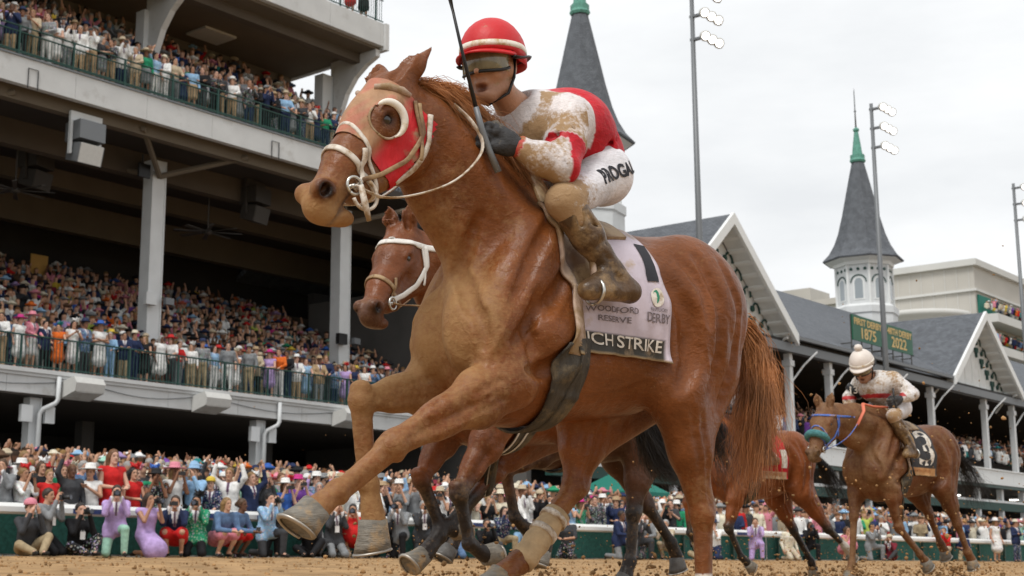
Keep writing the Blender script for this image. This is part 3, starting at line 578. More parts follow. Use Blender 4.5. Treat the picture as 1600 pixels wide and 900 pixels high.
def pose_joints(pose):
    J = dict(pel=A(0, 0, .96), che=A(0, 0, 1.30), nk=A(.01, 0, 1.47), hd=A(.03, 0, 1.61))
    for s, sd in (('l', 1), ('r', -1)):
        J[s + 'sh'] = A(-.01, sd * .185, 1.405); J[s + 'el'] = A(-.04, sd * .26, 1.13); J[s + 'wr'] = A(.07, sd * .27, .90); J[s + 'hi'] = A(0, sd * .09, .93); J[s + 'kn'] = A(.03, sd * .10, .50); J[s + 'an'] = A(-.02, sd * .11, .08); J[s + 'to'] = A(.15, sd * .13, .03)
    arm = pose.split('+')[1] if '+' in pose else 'down'; base = pose.split('+')[0]
    def up(dx, dz, keys): 
        for k in keys: J[k] = J[k] + A(dx, 0, dz)
    tops = ['che', 'nk', 'hd', 'lsh', 'rsh', 'lel', 'rel', 'lwr', 'rwr']
    for s, sd in (('l', 1), ('r', -1)):
        if arm == 'rail': J[s + 'el'], J[s + 'wr'] = A(.10, sd * .27, 1.17), A(.33, sd * .15, 1.06)
        if arm == 'cam': J[s + 'el'], J[s + 'wr'] = A(.20, sd * .20, 1.22), A(.25, sd * .075, 1.54)
        if arm == 'clap': J[s + 'el'], J[s + 'wr'] = A(.12, sd * .26, 1.16), A(.34, sd * .05, 1.32)
        if arm == 'cheer': J[s + 'el'], J[s + 'wr'] = A(.08, sd * .33, 1.55), A(.10, sd * .26, 1.82)
        if arm == 'wave' and sd < 0: J[s + 'el'], J[s + 'wr'] = A(.08, sd * .30, 1.58), A(.14, sd * .22, 1.84)
        if arm == 'fold': J[s + 'el'], J[s + 'wr'] = A(.06, sd * .26, 1.14), A(.24, -sd * .08, 1.18)
        if arm == 'low': J[s + 'el'], J[s + 'wr'] = A(.10, sd * .25, 1.13), A(.36, sd * .10, 1.10)
    if base == 'kneel':
        up(.0, -.45, tops + ['pel']); up(.06, 0, ['che']); up(.10, 0, tops[1:]); J['lhi'], J['rhi'] = A(.02, .10, .50), A(0, -.10, .50); J['lkn'], J['lan'], J['lto'] = A(.42, .17, .50), A(.38, .17, .09), A(.56, .19, .04); J['rkn'], J['ran'], J['rto'] = A(.14, -.15, .08), A(-.28, -.15, .12), A(-.34, -.15, .03)
    if base == 'kneel2':
        up(-.05, -.56, tops + ['pel']); up(.06, 0, tops)
        for s, sd in (('l', 1), ('r', -1)): J[s + 'hi'], J[s + 'kn'], J[s + 'an'], J[s + 'to'] = A(-.03, sd * .10, .38), A(.30, sd * .15, .085), A(-.12, sd * .15, .09), A(-.26, sd * .15, .05)
    if base == 'sit':
        up(.0, -.80, tops + ['pel']); up(.10, 0, tops)
        for s, sd in (('l', 1), ('r', -1)): J[s + 'hi'], J[s + 'kn'], J[s + 'an'], J[s + 'to'] = A(.02, sd * .10, .14), A(.36, sd * .26, .34 if sd > 0 else .20), A(.56, sd * .08, .08), A(.74, sd * .10, .06)
    if base == 'crouch':
        up(-.15, -.58, tops + ['pel']); up(.16, 0, ['che']); up(.24, -.01, tops[1:])
        for s, sd in (('l', 1), ('r', -1)): J[s + 'hi'], J[s + 'kn'], J[s + 'an'], J[s + 'to'] = A(-.15, sd * .10, .37), A(.27, sd * .16, .47), A(.04, sd * .13, .09), A(.22, sd * .15, .04)
    return J
def bounds(J, m=.2): P = np.array(list(J.values())); return P.min(0) - m, P.max(0) + m
_pc = {}
def person_part(pose, part):
    key = (pose, part)
    if key in _pc: return _pc[key]
    J = pose_joints(pose); lo, hi = bounds(J, .22); h = .016 if part == 'body' else .02; F = SDF(lo, hi, h); hd = J['hd']; col = None; n_ = 'body'
    if part == 'body':
        F.ell(hd + (.005, 0, .03), (.098, .076, .105), .02); F.ell(hd + (.03, 0, -.055), (.066, .058, .068), .03); F.cone(hd + (.09, 0, .02), hd + (.112, 0, -.015), .012, .017, .015)
        F.ell(hd + (.085, 0, -.095), (.022, .03, .02), .02)
        for sd in (1, -1): F.ell(hd + (-.005, sd * .078, -.005), (.022, .012, .03), .008); F.ell(hd + (.095, sd * .032, .02), (.018, .018, .013), .01, op='sub')
        F.cone(J['nk'], hd + (0, 0, -.04), .058, .054, .02); F.cone(J['che'], J['nk'], .12, .06, .04, 1.1); F.cone(J['pel'], J['che'], .12, .13, .05, 1.15)
        for s in 'lr':
            F.cone(J['che'] + (0, 0, .06), J[s + 'sh'], .09, .056, .04); F.cone(J[s + 'sh'], J[s + 'el'], .052, .040, .03); F.cone(J[s + 'el'], J[s + 'wr'], .039, .027, .02)
            d = J[s + 'wr'] - J[s + 'el']; d /= np.linalg.norm(d); w_ = J[s + 'wr']; F.cone(w_, w_ + d * .07, .027, .036, .015)
            q = np.cross(d, (0, 0, 1)) if abs(d[2]) < .9 else A(1, 0, 0); q /= np.linalg.norm(q); sg = 1 if s == 'l' else -1
            for j in range(4): c = w_ + d * .08 + q * (j - 1.5) * .021; F.cone(c, c + d * (.075, .088, .085, .066)[j] + A(.008, 0, -.006), .0105, .009, .004)
            F.cone(w_ + d * .03 + q * sg * -.03, w_ + d * .085 + q * sg * -.062, .012, .010, .01)
            F.cone(J[s + 'hi'], J[s + 'kn'], .082, .056, .03); F.cone(J[s + 'kn'], J[s + 'an'], .056, .036, .02); mid = J[s + 'kn'] * .65 + J[s + 'an'] * .35; F.ell(mid + (-.015, 0, 0), (.055, .05, .08), .03); F.cone(J[s + 'an'], J[s + 'to'], .036, .028, .02)
        V, Q = F.mesh(); col = np.ones((len(V), 3)); D = V - hd
        for sd in (1, -1):
            e = np.exp(-(((D - (.088, sd * .033, .022)) / (.022, .020, .010)) ** 2).sum(1)); col *= (1 - .82 * np.clip(e * 1.5, 0, 1))[:, None]
            e = np.exp(-(((D - (.09, sd * .034, .048)) / (.02, .024, .006)) ** 2).sum(1)); col *= (1 - .55 * np.clip(e, 0, 1))[:, None]
        e = np.exp(-(((D - (.088, 0, -.060)) / (.025, .026, .010)) ** 2).sum(1)); col *= 1 - np.clip(e * 1.4, 0, 1)[:, None] * np.array((.45, .72, .72))
    elif part in ('suit', 'shirt', 'tee', 'dress'):
        n_ = {'suit': 'jacket', 'shirt': 'shirt', 'tee': 'top', 'dress': 'dress'}[part]
        F.cone(J['che'] + (0, 0, .02), J['nk'] + (0, 0, -.04), .155, .075, .04, 1.1); F.cone(J['pel'] + (0, 0, .0), J['che'], .138 if part != 'suit' else .155, .155, .06, 1.22)
        for s in 'lr':
            F.cone(J['che'] + (0, 0, .07), J[s + 'sh'], .10, .074, .04)
            if part == 'dress': continue
            F.cone(J[s + 'sh'], J[s + 'el'], .074, .058, .03)
            if part != 'tee': F.cone(J[s + 'el'], J[s + 'el'] * .08 + J[s + 'wr'] * .92, .056, .043, .02)
        if part == 'suit': 
            for s in 'lr': F.cone(J[s + 'hi'] + (0, 0, .03), J[s + 'hi'] * .75 + J[s + 'kn'] * .25, .13, .125, .05)
        if part == 'dress':
            kn = (J['lkn'] + J['rkn']) / 2; F.cone(J['pel'], kn + (0, 0, .06), .165, .215, .05, 1.15)
        F.ell(J['nk'] + (.02, 0, .03), (.075, .075, .06), .01, op='sub')
        V, Q = F.mesh(); col = np.zeros((len(V), 3))
        if part == 'suit':
            ax = J['nk'] - J['pel']; t = ((V - J['pel']) @ ax) / (ax @ ax); fwd = V[:, 0] > (J['pel'][0] + t * ax[0]); v = (np.abs(V[:, 1]) < .075 * (t - .45) / .5) & (t > .45) & fwd; col[v, 0] = 1; col[v & (np.abs(V[:, 1]) < .022), 1] = 1
    elif part in ('trousers', 'skirt', 'shorts'):
        n_ = part
        if part == 'trousers':
            F.cone(J['pel'] + (0, 0, .03), J['pel'] + (0, 0, -.02), .138, .14, .04, 1.18)
            for s in 'lr': F.cone(J[s + 'hi'], J[s + 'kn'], .108, .078, .04); F.cone(J[s + 'kn'], J[s + 'an'] + (0, 0, .0), .078, .062, .02)
        else:
            F.cone(J['pel'] + (0, 0, .03), J['pel'] + (0, 0, -.02), .142, .145, .04, 1.18)
            for s in 'lr': F.cone(J[s + 'hi'], J[s + 'hi'] * .2 + J[s + 'kn'] * .8, .13, .125, .10)
        V, Q = F.mesh(); col = np.zeros((len(V), 3))
    elif part in ('shoe_l', 'shoe_r'):
        n_ = 'shoe'
        for s in part[-1]: F.cone(J[s + 'an'] + (-.02, 0, -.02), J[s + 'to'], .048, .038, .02, .85)
        V, Q = F.mesh(); col = np.zeros((len(V), 3))
    elif part in ('short', 'long', 'bun'):
        n_ = 'hair'; F = SDF(hd - (.2, .18, .42), hd + (.2, .18, .2), .014)
        F.ell(hd + (-.012, 0, .042), (.112, .092, .112), .01)
        if part == 'long': F.cone(hd + (-.05, 0, 0), hd + (-.06, 0, -.24), .085, .07, .04, 1.35)
        if part == 'bun': F.ell(hd + (-.125, 0, .03), (.05, .05, .05), .02)
        F.ell(hd + (.095, 0, -.03), (.095, .075 if part == 'long' else .12, .115), .015, op='sub')
        if part != 'long': F.ell(hd + (.02, 0, -.13), (.16, .16, .11), .015, op='sub')
        V, Q = F.mesh()
    else:
        n_ = {'cap': 'cap', 'fascinator': 'fascinator'}.get(part, 'hat'); mb = MB(); c = hd + (-.008, 0, .09)
        if part == 'brim': mb.lathe([(.235, .0), (.24, .012), (.17, .016), (.112, .02), (.108, .08), (.09, .125), (.03, .135)], 20, c)
        elif part == 'fedora': mb.lathe([(.160, .004), (.162, .014), (.118, .016), (.108, .02), (.104, .08), (.088, .115), (.03, .108)], 20, c)
        elif part == 'cap': mb.lathe([(.115, -.02), (.116, .02), (.098, .07), (.06, .10), (.01, .112)], 16, c); mb.prism([(-.02, -.085), (.10, -.078), (.195, -.05), (.20, .05), (.10, .078), (-.02, .085)], -.008, .004, lambda u, v, t: tuple(c + (u, v, t)))
        else:
            mb.lathe([(.085, .0), (.088, .012), (.03, .02)], 12, c + (.0, .05, .02))
            for k in range(14):
                a = k * 2.4; mb.tube([c + (.0, .05, .03), c + (.05 * math.cos(a), .05 + .06 * math.sin(a), .09 + .03 * math.sin(k)), c + (.11 * math.cos(a), .05 + .12 * math.sin(a), .11 + .06 * math.cos(k * 1.7))], [.016, .03, .008], 5)
        me = mb.mesh(n_, True); _pc[key] = (n_, me); return _pc[key]
    V = smoothV(V, Q, 1, .5) if part != 'body' else V
    _pc[key] = (n_, mesh_np(n_, V, Q, True, col)); return _pc[key]
PAL = dict(navy=(.018, .028, .075), black=(.012, .012, .014), charcoal=(.045, .047, .052), grey=(.20, .21, .22), white=(.70, .70, .69), cream=(.62, .57, .45), khaki=(.33, .26, .16), tan=(.38, .27, .16), brown=(.11, .06, .035), red=(.50, .018, .018), pink=(.60, .22, .28), magenta=(.48, .03, .20), coral=(.62, .15, .10), orange=(.62, .13, .02), yellow=(.62, .45, .06), lime=(.42, .50, .10), green=(.02, .24, .12), teal=(.02, .20, .20), mint=(.30, .52, .42), sky=(.25, .42, .62), blue=(.04, .12, .42), denim=(.10, .17, .30), lilac=(.42, .30, .56), purple=(.15, .05, .28), maroon=(.16, .018, .03), beige=(.46, .38, .27))
SKIN = [(.52, .30, .20), (.46, .25, .16), (.56, .33, .24), (.40, .21, .13), (.22, .10, .055), (.13, .06, .035)]
HAIRC = [(.03, .017, .01), (.07, .035, .015), (.012, .009, .008), (.22, .13, .05), (.30, .29, .28), (.13, .055, .02)]
def face_to(p, q): return math.atan2(q[1] - p[1], q[0] - p[0])
def c4(c): return (*c, 1)
people = []
def person(loc, rz, pose, top, tc, bottom, bc, hair, hairc, hat, hatc, skin, label, group, shoes=True, scale=1.):
    e = empty('person', loc, rz, label, 'person', group); e.scale = (scale,) * 3
    def add(part, m_, c):
        n_, me = person_part(pose, part); o = obj(n_, me, m_, e); o.color = c4(c); return o
    add('body', M_skin, skin); add(top, M_cloth, tc)
    if bottom: add(bottom, M_cloth, bc)
    if shoes: add('shoe_l', M_cloth, (.02, .018, .016)); add('shoe_r', M_cloth, (.02, .018, .016))
    if hair: add(hair, M_hair, hairc)
    if hat: add(hat, M_straw, hatc)
    people.append(e); return e
def held_camera(p, pose, label, kind='camera', lens=.12):
    J = pose_joints(pose); c = (J['lwr'] + J['rwr']) / 2 + A(.06, 0, .05); rz = p.rotation_euler.z; loc = Matrix.Translation(p.location) @ Matrix.Rotation(rz, 4, 'Z') @ Vector(c * p.scale[0])
    e = empty(kind, loc, rz, label, kind, 'cameras and phones held up')
    if kind == 'phone':
        mb = MB(); mb.box((-.006, -.08, -.04), (.006, .08, .04)); mb.build('case', M_blackcam, e); mb = MB(); mb.box((-.0075, -.074, -.035), (-.0065, .074, .035)); mb.build('screen', M_lensglass, e)
    else:
        mb = MB(); mb.box((-.035, -.07, -.05), (.035, .07, .045)); mb.box((-.03, -.025, .045), (.03, .025, .075)); mb.build('camera_body', M_blackcam, e)
        mb = MB(); mb.tube([(.035, 0, 0), (.05, 0, 0), (lens * .7, 0, 0), (lens + .035, 0, 0)], [.034, .038, .038, .048], 14); mb.build('lens', M_blackcam, e, True); mb = MB(); mb.tube([(lens + .036, 0, 0), (lens + .038, 0, 0)], .04, 14); mb.build('front_glass', M_lensglass, e)
    return e
def nth(i): return f"{i}{'th' if 10 <= i % 100 <= 20 else {1: 'st', 2: 'nd', 3: 'rd'}.get(i % 10, 'th')}"
POSEW = dict(down='standing', rail='leaning on the railing', cam='filming', clap='clapping', cheer='cheering with both arms up', wave='waving one arm', fold='with folded arms', low='holding something low')
TOPW = dict(suit='jacket', shirt='shirt', tee='top', dress='dress')
HATW = dict(brim='wide hat', fedora='fedora', cap='cap', fascinator='headpiece')
rs_p = random.Random(11)
def rand_person(loc, rz, arms, where, idx, group, tall=1., spec=None):
    r = rs_p; fem = r.random() < .5; top = r.choice(['dress', 'dress', 'tee', 'shirt']) if fem else r.choice(['suit', 'suit', 'shirt', 'shirt', 'tee'])
    tcn = r.choice(['white', 'white', 'white', 'cream', 'cream', 'pink', 'red', 'sky', 'blue', 'navy', 'black', 'black', 'lilac', 'mint', 'green', 'beige', 'white', 'grey', 'charcoal'] if fem else ['navy', 'navy', 'navy', 'grey', 'charcoal', 'charcoal', 'white', 'white', 'white', 'sky', 'beige', 'black', 'black', 'denim', 'grey'])
    bcn = r.choice(['navy', 'khaki', 'charcoal', 'white', 'grey', 'black', 'tan']); hat = r.choice(['brim', 'brim', 'fascinator', None, None] if fem else ['fedora', 'fedora', 'cap', None, None, None])
    hcn = r.choice(['white', 'white', 'cream', 'beige', 'red', 'pink', 'blue', 'black', 'magenta', 'yellow'] if fem else ['white', 'cream', 'beige', 'tan', 'white', 'navy', 'grey'])
    arm = r.choice(arms); hair = ('long' if r.random() < .75 else 'bun') if fem else 'short'
    if spec: 
        d = dict(top=top, tc=tcn, bc=bcn, hat=hat, hc=hcn, arm=arm, hair=hair); d.update(spec); top, tcn, bcn, hat, hcn, arm, hair = [d[k] for k in ('top', 'tc', 'bc', 'hat', 'hc', 'arm', 'hair')]
    bottom = None if top == 'dress' else ('skirt' if hair != 'short' and r.random() < .5 else 'trousers')
    lb = f"{tcn} {TOPW[top]}" + (f" and {hcn} {HATW[hat]}" if hat else '') + f", {nth(idx)} from left {where}"
    pose = 'stand+' + arm
    p = person(loc, rz + r.uniform(-.5, .75), pose, top, PAL[tcn], bottom, PAL[bcn], hair, r.choice(HAIRC), hat, PAL[hcn], r.choices(SKIN, [5, 5, 5, 3, 2, 1])[0], 'person in ' + lb, group, False, tall * r.uniform(.95, 1.06) * (.95 if fem else 1.02))
    if arm == 'cam' and r.random() < .5: held_camera(p, pose, f"phone held up by the {nth(idx)} person from left {where}", 'phone')
    return p
WATCH = (1.2, 7.5)     # where everybody looks
def apron_z(n): return .256 + (n - 22.9) * (1.75 - .256) / 14.7
# photographers in front of the rail: (s, n, pose, top, colour, bottom, colour, hair, haircol idx, hat, hatcol, label, held thing)
PH = [
 (14.3, 21.9, 'sit+cam', 'shirt', 'charcoal', 'trousers', 'khaki', 'short', 1, 'cap', 'pink', 'photographer in charcoal shirt and khaki trousers sitting at the far left edge', None),
 (14.75, 22.0, 'kneel2+cam', 'shirt', 'grey', 'trousers', 'black', 'short', 0, None, None, 'photographer in pale grey shirt with badge kneeling left of the one in black', 'camera'),
 (15.35, 21.9, 'sit+cam', 'shirt', 'black', 'trousers', 'black', 'short', 2, None, None, 'photographer all in black sitting with white badge by the left rail', 'camera'),
 (16.25, 21.95, 'kneel+cam', 'suit', 'lilac', 'trousers', 'mint', 'short', 0, None, None, 'photographer in lilac blazer and pale trousers kneeling on one knee', 'camera'),
 (16.95, 21.9, 'kneel2+cam', 'dress', 'lilac', None, None, 'long', 0, None, None, 'photographer with long dark hair kneeling in lavender dress', 'camera'),
 (17.6, 21.85, 'crouch+cam', 'suit', 'navy', 'skirt', 'red', 'bun', 0, None, None, 'woman in navy jacket and red skirt crouching with phone', 'phone'),
 (18.2, 21.95, 'kneel2+cam', 'suit', 'green', 'trousers', 'black', 'bun', 2, 'fascinator', 'black', 'photographer in bright green blazer kneeling with black headpiece', 'camera'),
 (18.75, 21.8, 'crouch+low', 'shirt', 'denim', 'skirt', 'pink', 'long', 3, None, None, 'woman in denim jacket and pink skirt crouching with red phone', None),
 (19.25, 21.95, 'crouch+low', 'shirt', 'denim', 'skirt', 'red', 'bun', 1, None, None, 'woman in denim shirt and red skirt crouching beside cameraman', 'phone'),
 (20.1, 22.0, 'kneel+cam', 'suit', 'sky', 'trousers', 'charcoal', 'short', 2, None, None, 'cameraman in light blue shirt and tie kneeling with video camera', 'camera'),
 (21.3, 21.9, 'sit+cam', 'shirt', 'black', 'trousers', 'black', 'short', 2, 'cap', 'black', 'photographer in black sitting under the raised front hoof', 'camera'),
 (22.1, 22.0, 'kneel2+cam', 'suit', 'charcoal', 'trousers', 'grey', 'short', 0, None, None, 'man in charcoal jacket kneeling with white badges', None),
 (22.75, 22.05, 'crouch+cam', 'dress', 'red', None, None, 'bun', 2, None, None, 'woman in red dress with white badge crouching under the folded foreleg', 'camera'),
 (24.3, 22.05, 'kneel+cam', 'suit', 'grey', 'trousers', 'black', 'short', 2, None, None, 'dark-haired photographer in grey jacket kneeling between the horses forelegs', 'camera'),
 (24.9, 21.9, 'kneel+cam', 'suit', 'charcoal', 'trousers', 'charcoal', 'short', 4, None, None, 'grey-haired photographer in charcoal suit kneeling with badge', 'camera'),
 (25.5, 22.05, 'kneel+low', 'suit', 'black', 'trousers', 'black', 'short', 2, 'cap', 'black', 'man in black suit and black cap kneeling beside the rail', None),
 (26.0, 21.9, 'kneel2+cam', 'shirt', 'sky', 'trousers', 'denim', 'short', 1, None, None, 'photographer in bright blue shirt kneeling behind the dark leg', 'camera'),
 (27.3, 21.95, 'sit+cam', 'shirt', 'black', 'trousers', 'charcoal', 'short', 0, None, None, 'photographer in black shirt sitting behind the dark bent foreleg', 'camera'),
 (33.2, 22.0, 'kneel+low', 'suit', 'navy', 'trousers', 'grey', 'short', 0, None, None, 'man in navy blazer kneeling left of the dark hind leg', None),
 (34.2, 22.05, 'kneel+cam', 'suit', 'charcoal', 'trousers', 'charcoal', 'short', 4, None, None, 'man in charcoal suit kneeling next to navy blazer', None),
 (37.3, 21.9, 'sit+cam', 'tee', 'black', 'trousers', 'khaki', 'short', 2, None, None, 'photographer in black polo and khaki trousers sitting under green tent', 'camera'),
 (41.0, 22.0, 'kneel+cam', 'suit', 'lilac', 'trousers', 'lilac', 'short', 1, None, None, 'man in mauve suit kneeling right of the chestnut hind leg', None),
 (43.2, 22.0, 'kneel2+down', 'shirt', 'cream', 'trousers', 'beige', 'bun', 3, None, None, 'woman in cream blouse kneeling behind the muddy horse', None),
 (47.4, 22.0, 'crouch+cam', 'dress', 'pink', None, None, 'long', 1, None, None, 'woman in pink dress crouching before the rail at right', None),
 (49.3, 21.95, 'kneel+cam', 'suit', 'grey', 'trousers', 'grey', 'short', 0, None, None, 'man in pale grey suit kneeling behind the bay hind leg', None),
 (56.5, 22.0, 'kneel+cam', 'shirt', 'red', 'trousers', 'beige', 'short', 1, None, None, 'person in red shirt kneeling behind the last horse hind legs', None),
 (62.0, 22.0, 'stand+down', 'dress', 'white', None, None, 'long', 3, 'brim', 'white', 'woman in white dress and white hat standing at the right rail', None),
 (64.4, 22.0, 'stand+fold', 'suit', 'navy', 'trousers', 'navy', 'short', 1, 'fedora', 'cream', 'man in navy suit and pale fedora standing at the right edge', None)]
for s, n, pose, top, tc_, bo, bc_, hair, hi_, hat, hc_, lb, held in PH:
    loc = T(s, n, ground_z(n)); rz = face_to(loc, WATCH) + rs_p.uniform(-.35, .95)
    p = person(loc, rz, pose, top, PAL[tc_], bo, PAL[bc_] if bc_ else (1, 1, 1), hair, HAIRC[hi_], hat, PAL[hc_] if hc_ else (1, 1, 1), rs_p.choices(SKIN, [5, 5, 5, 3, 2, 1])[0], lb, 'photographers along the rail', True, 1.02)
    if held: held_camera(p, pose, f"black {held} held by the " + ' '.join(lb.replace(' with ', ' ').split()[:7]), held, .14)
    if 'badge' in lb:
        J = pose_joints(pose); c = J['che'] + A(.175, 0, -.12); bd = empty('badge', Matrix.Translation(p.location) @ Matrix.Rotation(p.rotation_euler.z, 4, 'Z') @ Vector(c), p.rotation_euler.z, 'white badge hanging on the ' + ' '.join(lb.split()[:6]), 'badge', 'press badges')
        mb = MB(); mb.box((-.003, -.05, -.07), (.003, .05, .07)); mb.build('card', M_white, bd); mb = MB(); mb.tube([(0, .02, .07), (-.10, .07, .30)], .006, 4); mb.tube([(0, -.02, .07), (-.10, -.07, .30)], .006, 4); mb.build('lanyard', M_white, bd)
# more press people squeezed in behind them
POSEN = ('kneel+cam', 'kneel2+cam', 'crouch+cam', 'kneel+low', 'kneel2+low', 'sit+cam')
for i, s in enumerate((20.6, 21.7, 22.5, 23.4, 24.0, 26.6, 28.4, 29.3, 31.2, 35.2, 36.2, 39.0, 45.3, 52.0, 59.0)):
    n = 22.28 + .05 * (i % 2); loc = T(s, n, ground_z(n)); pose = POSEN[(i * 5) % 6]; tcn = ['charcoal', 'white', 'navy', 'grey', 'black', 'sky', 'beige', 'maroon'][(i * 3) % 8]; hat = [None, 'cap', None, 'fedora'][i % 4]; hcn = ['black', 'navy', 'white', 'beige'][(i * 7) % 4]; hr = 'short' if i % 3 else 'long'
    p = person(loc, face_to(loc, WATCH) + rs_p.uniform(-.4, .4), pose, ['shirt', 'suit', 'tee'][i % 3], PAL[tcn], 'trousers', PAL[['black', 'charcoal', 'khaki', 'navy'][i % 4]], hr, HAIRC[i % 6], hat, PAL[hcn], SKIN[(i * 2) % 5], f"{nth(i + 1)} press person from left in back row against rail, wearing {tcn}" + (f" with {hcn} {HATW[hat]}" if hat else ''), 'press people against the rail', True, 1.0)
    if i % 2 == 0 and 'cam' in pose: held_camera(p, pose, f"camera of the {nth(i + 1)} press person in the row against the rail", 'camera', .14)
# spectators behind the rail: three rows of individuals
SPEC1 = {17.35: dict(top='dress', tc='red', hat=None, arm='low', hair='long'), 17.95: dict(top='dress', tc='red', hat='fascinator', hc='red', arm='low', hair='long'), 18.5: dict(top='dress', tc='white', hat='brim', hc='pink', arm='cam', hair='long'), 16.75: dict(top='dress', tc='white', hat='brim', hc='white', arm='clap', hair='bun'), 19.1: dict(top='shirt', tc='sky', hat='fedora', hc='sky', arm='cam', hair='short'), 19.65: dict(top='suit', tc='navy', hat='cap', hc='yellow', arm='rail', hair='short'), 15.1: dict(top='tee', tc='white', hat='fascinator', hc='red', arm='cam', hair='bun'), 22.3: dict(top='tee', tc='purple', hat='fedora', hc='magenta', arm='cam', hair='bun')}
rows = [(23.25, .52, 14.0, 48), (23.95, .54, 14.3, 44), (24.65, .56, 14.8, 26)]
for ri, (n, st, s0, cnt) in enumerate(rows):
    for i in range(cnt):
        s = s0 + i * st + rs_p.uniform(-.1, .1); sp = None
        if ri == 0:
            k = min(SPEC1, key=lambda q: abs(q - s), default=99); sp = SPEC1.pop(k) if abs(k - s) < .33 else None
        loc = T(s, n + rs_p.uniform(-.12, .12), apron_z(n)); tall = 1.10 if sp and sp.get('tc') == 'red' else 1.0
        rand_person(loc, face_to(loc, WATCH), ['cam', 'cam', 'clap', 'cheer', 'wave', 'rail', 'down', 'low', 'cam'], ('in first row behind rail', 'in second row behind rail', 'in third row behind rail')[ri], i + 1, 'spectators behind the rail', tall, sp)
# lower balcony railing
LB = {23.6: dict(top='shirt', tc='white', hat=None, arm='rail', hair='short'), 24.5: dict(top='suit', tc='pink', hat='brim', hc='pink', arm='rail', hair='bun'), 25.1: dict(top='suit', tc='navy', hat=None, arm='down', hair='short'), 25.6: dict(top='dress', tc='orange', hat='fascinator', hc='teal', arm='rail', hair='bun'), 27.0: dict(top='dress', tc='white', hat='brim', hc='blue', arm='fold', hair='bun'), 27.6: dict(top='shirt', tc='sky', bc='sky', hat=None, arm='rail', hair='short'), 28.3: dict(top='suit', tc='navy', bc='khaki', hat=None, arm='fold', hair='short'), 28.9: dict(top='shirt', tc='navy', hat='fedora', hc='cream', arm='rail', hair='short'), 29.5: dict(top='dress', tc='white', hat=None, arm='down', hair='long'), 35.2: dict(top='shirt', tc='orange', bc='white', hat=None, arm='rail', hair='short'), 36.2: dict(top='suit', tc='white', hat='fedora', hc='white', arm='rail', hair='short'), 36.9: dict(top='suit', tc='tan', hat='fedora', hc='tan', arm='rail', hair='short'), 38.0: dict(top='suit', tc='denim', hat=None, arm='rail', hair='short')}
for ri, (n, z, s0, cnt, st) in enumerate(((38.0, 5.93, 23.1, 37, .50), (38.75, 5.95, 23.4, 36, .52))):
    for i in range(cnt):
        s = s0 + i * st + rs_p.uniform(-.08, .08); sp = None
        if ri == 0 and LB:
            k = min(LB, key=lambda q: abs(q - s)); sp = LB.pop(k) if abs(k - s) < .28 else None
        loc = T(s, n + rs_p.uniform(-.1, .1), z); rand_person(loc, face_to(loc, WATCH), ['rail', 'rail', 'down', 'fold', 'cam', 'low', 'clap'], ('at lower balcony railing', 'in second lower balcony row')[ri], i + 1, 'spectators on the lower balcony', 1., sp)
# upper balcony
for ri, (n, z, s0, cnt, st) in enumerate(((38.0, 15.82, 22.3, 40, .44), (38.75, 16.25, 22.4, 39, .45))):
    for i in range(cnt):
        s = s0 + i * st + rs_p.uniform(-.08, .08); loc = T(s, n + rs_p.uniform(-.1, .1), z)
        rand_person(loc, face_to(loc, WATCH), ['rail', 'down', 'fold', 'cam', 'low', 'clap', 'wave'], ('at upper balcony railing', 'in second upper balcony row')[ri], i + 1, 'spectators on the upper balcony')
for i, (s, sp) in enumerate(((37.0, dict(top='suit', tc='charcoal')), (38.6, dict(top='dress', tc='red', hat=None)), (39.4, dict(top='dress', tc='black', hat=None)))):
    rand_person(T(s, 38.0, 21.9), face_to(T(s, 38), WATCH), ['rail', 'down'], 'on the top deck', i + 1, 'spectators on the top deck', 1., sp)
# the mass of spectators farther back
def crowd_templates():
    out_ = []
    for arm in ('down', 'cam', 'cheer', 'clap', 'wave', 'low'):
        for hat in (0, 1, 2):
            J = pose_joints('stand+' + arm); lo, hi = bounds(J, .26); lo[2] = .72; F = SDF(lo, hi, .05); hd = J['hd']
            F.ell(hd, (.10, .085, .13), .02); F.cone(J['che'], J['nk'] + (0, 0, .05), .15, .06, .03, 1.1); F.cone(J['pel'] - (0, 0, .1), J['che'], .155, .16, .03, 1.2)
            for s in 'lr': F.cone(J[s + 'sh'], J[s + 'el'], .078, .062, .02); F.cone(J[s + 'el'], J[s + 'wr'] * 1.08 - J[s + 'el'] * .08, .058, .048, .02)
            if hat == 1: F.ell(hd + (0, 0, .11), (.22, .22, .042), .01); F.ell(hd + (0, 0, .16), (.11, .11, .08), .01)
            if hat == 2: F.ell(hd + (-.02, 0, .07), (.115, .105, .11), .01)
            V, Q = F.mesh(); D = V - hd; reg = np.zeros(len(V), int)
            reg[V[:, 2] > J['nk'][2] + .02] = 1
            if arm in ('cam', 'cheer', 'wave'):
                for s in 'lr': reg[np.linalg.norm(V - J[s + 'wr'], axis=1) < .11] = 1; reg[(np.linalg.norm(V - J[s + 'sh'], axis=1) < .2)] = 0
            hm = (D[:, 2] > .06) & (np.linalg.norm(D[:, :2], axis=1) < .3) & (np.linalg.norm(D, axis=1) < .30); hm |= (D[:, 0] < -.02) & (np.linalg.norm(D, axis=1) < .17); reg[hm] = 2
            out_.append((V, Q, reg, hat))
    return out_
TPL = crowd_templates()
M_crowd = mat('crowd_clothing', (1, 1, 1), .8, attr='Col', var=.2, vscale=7, spec=.2)
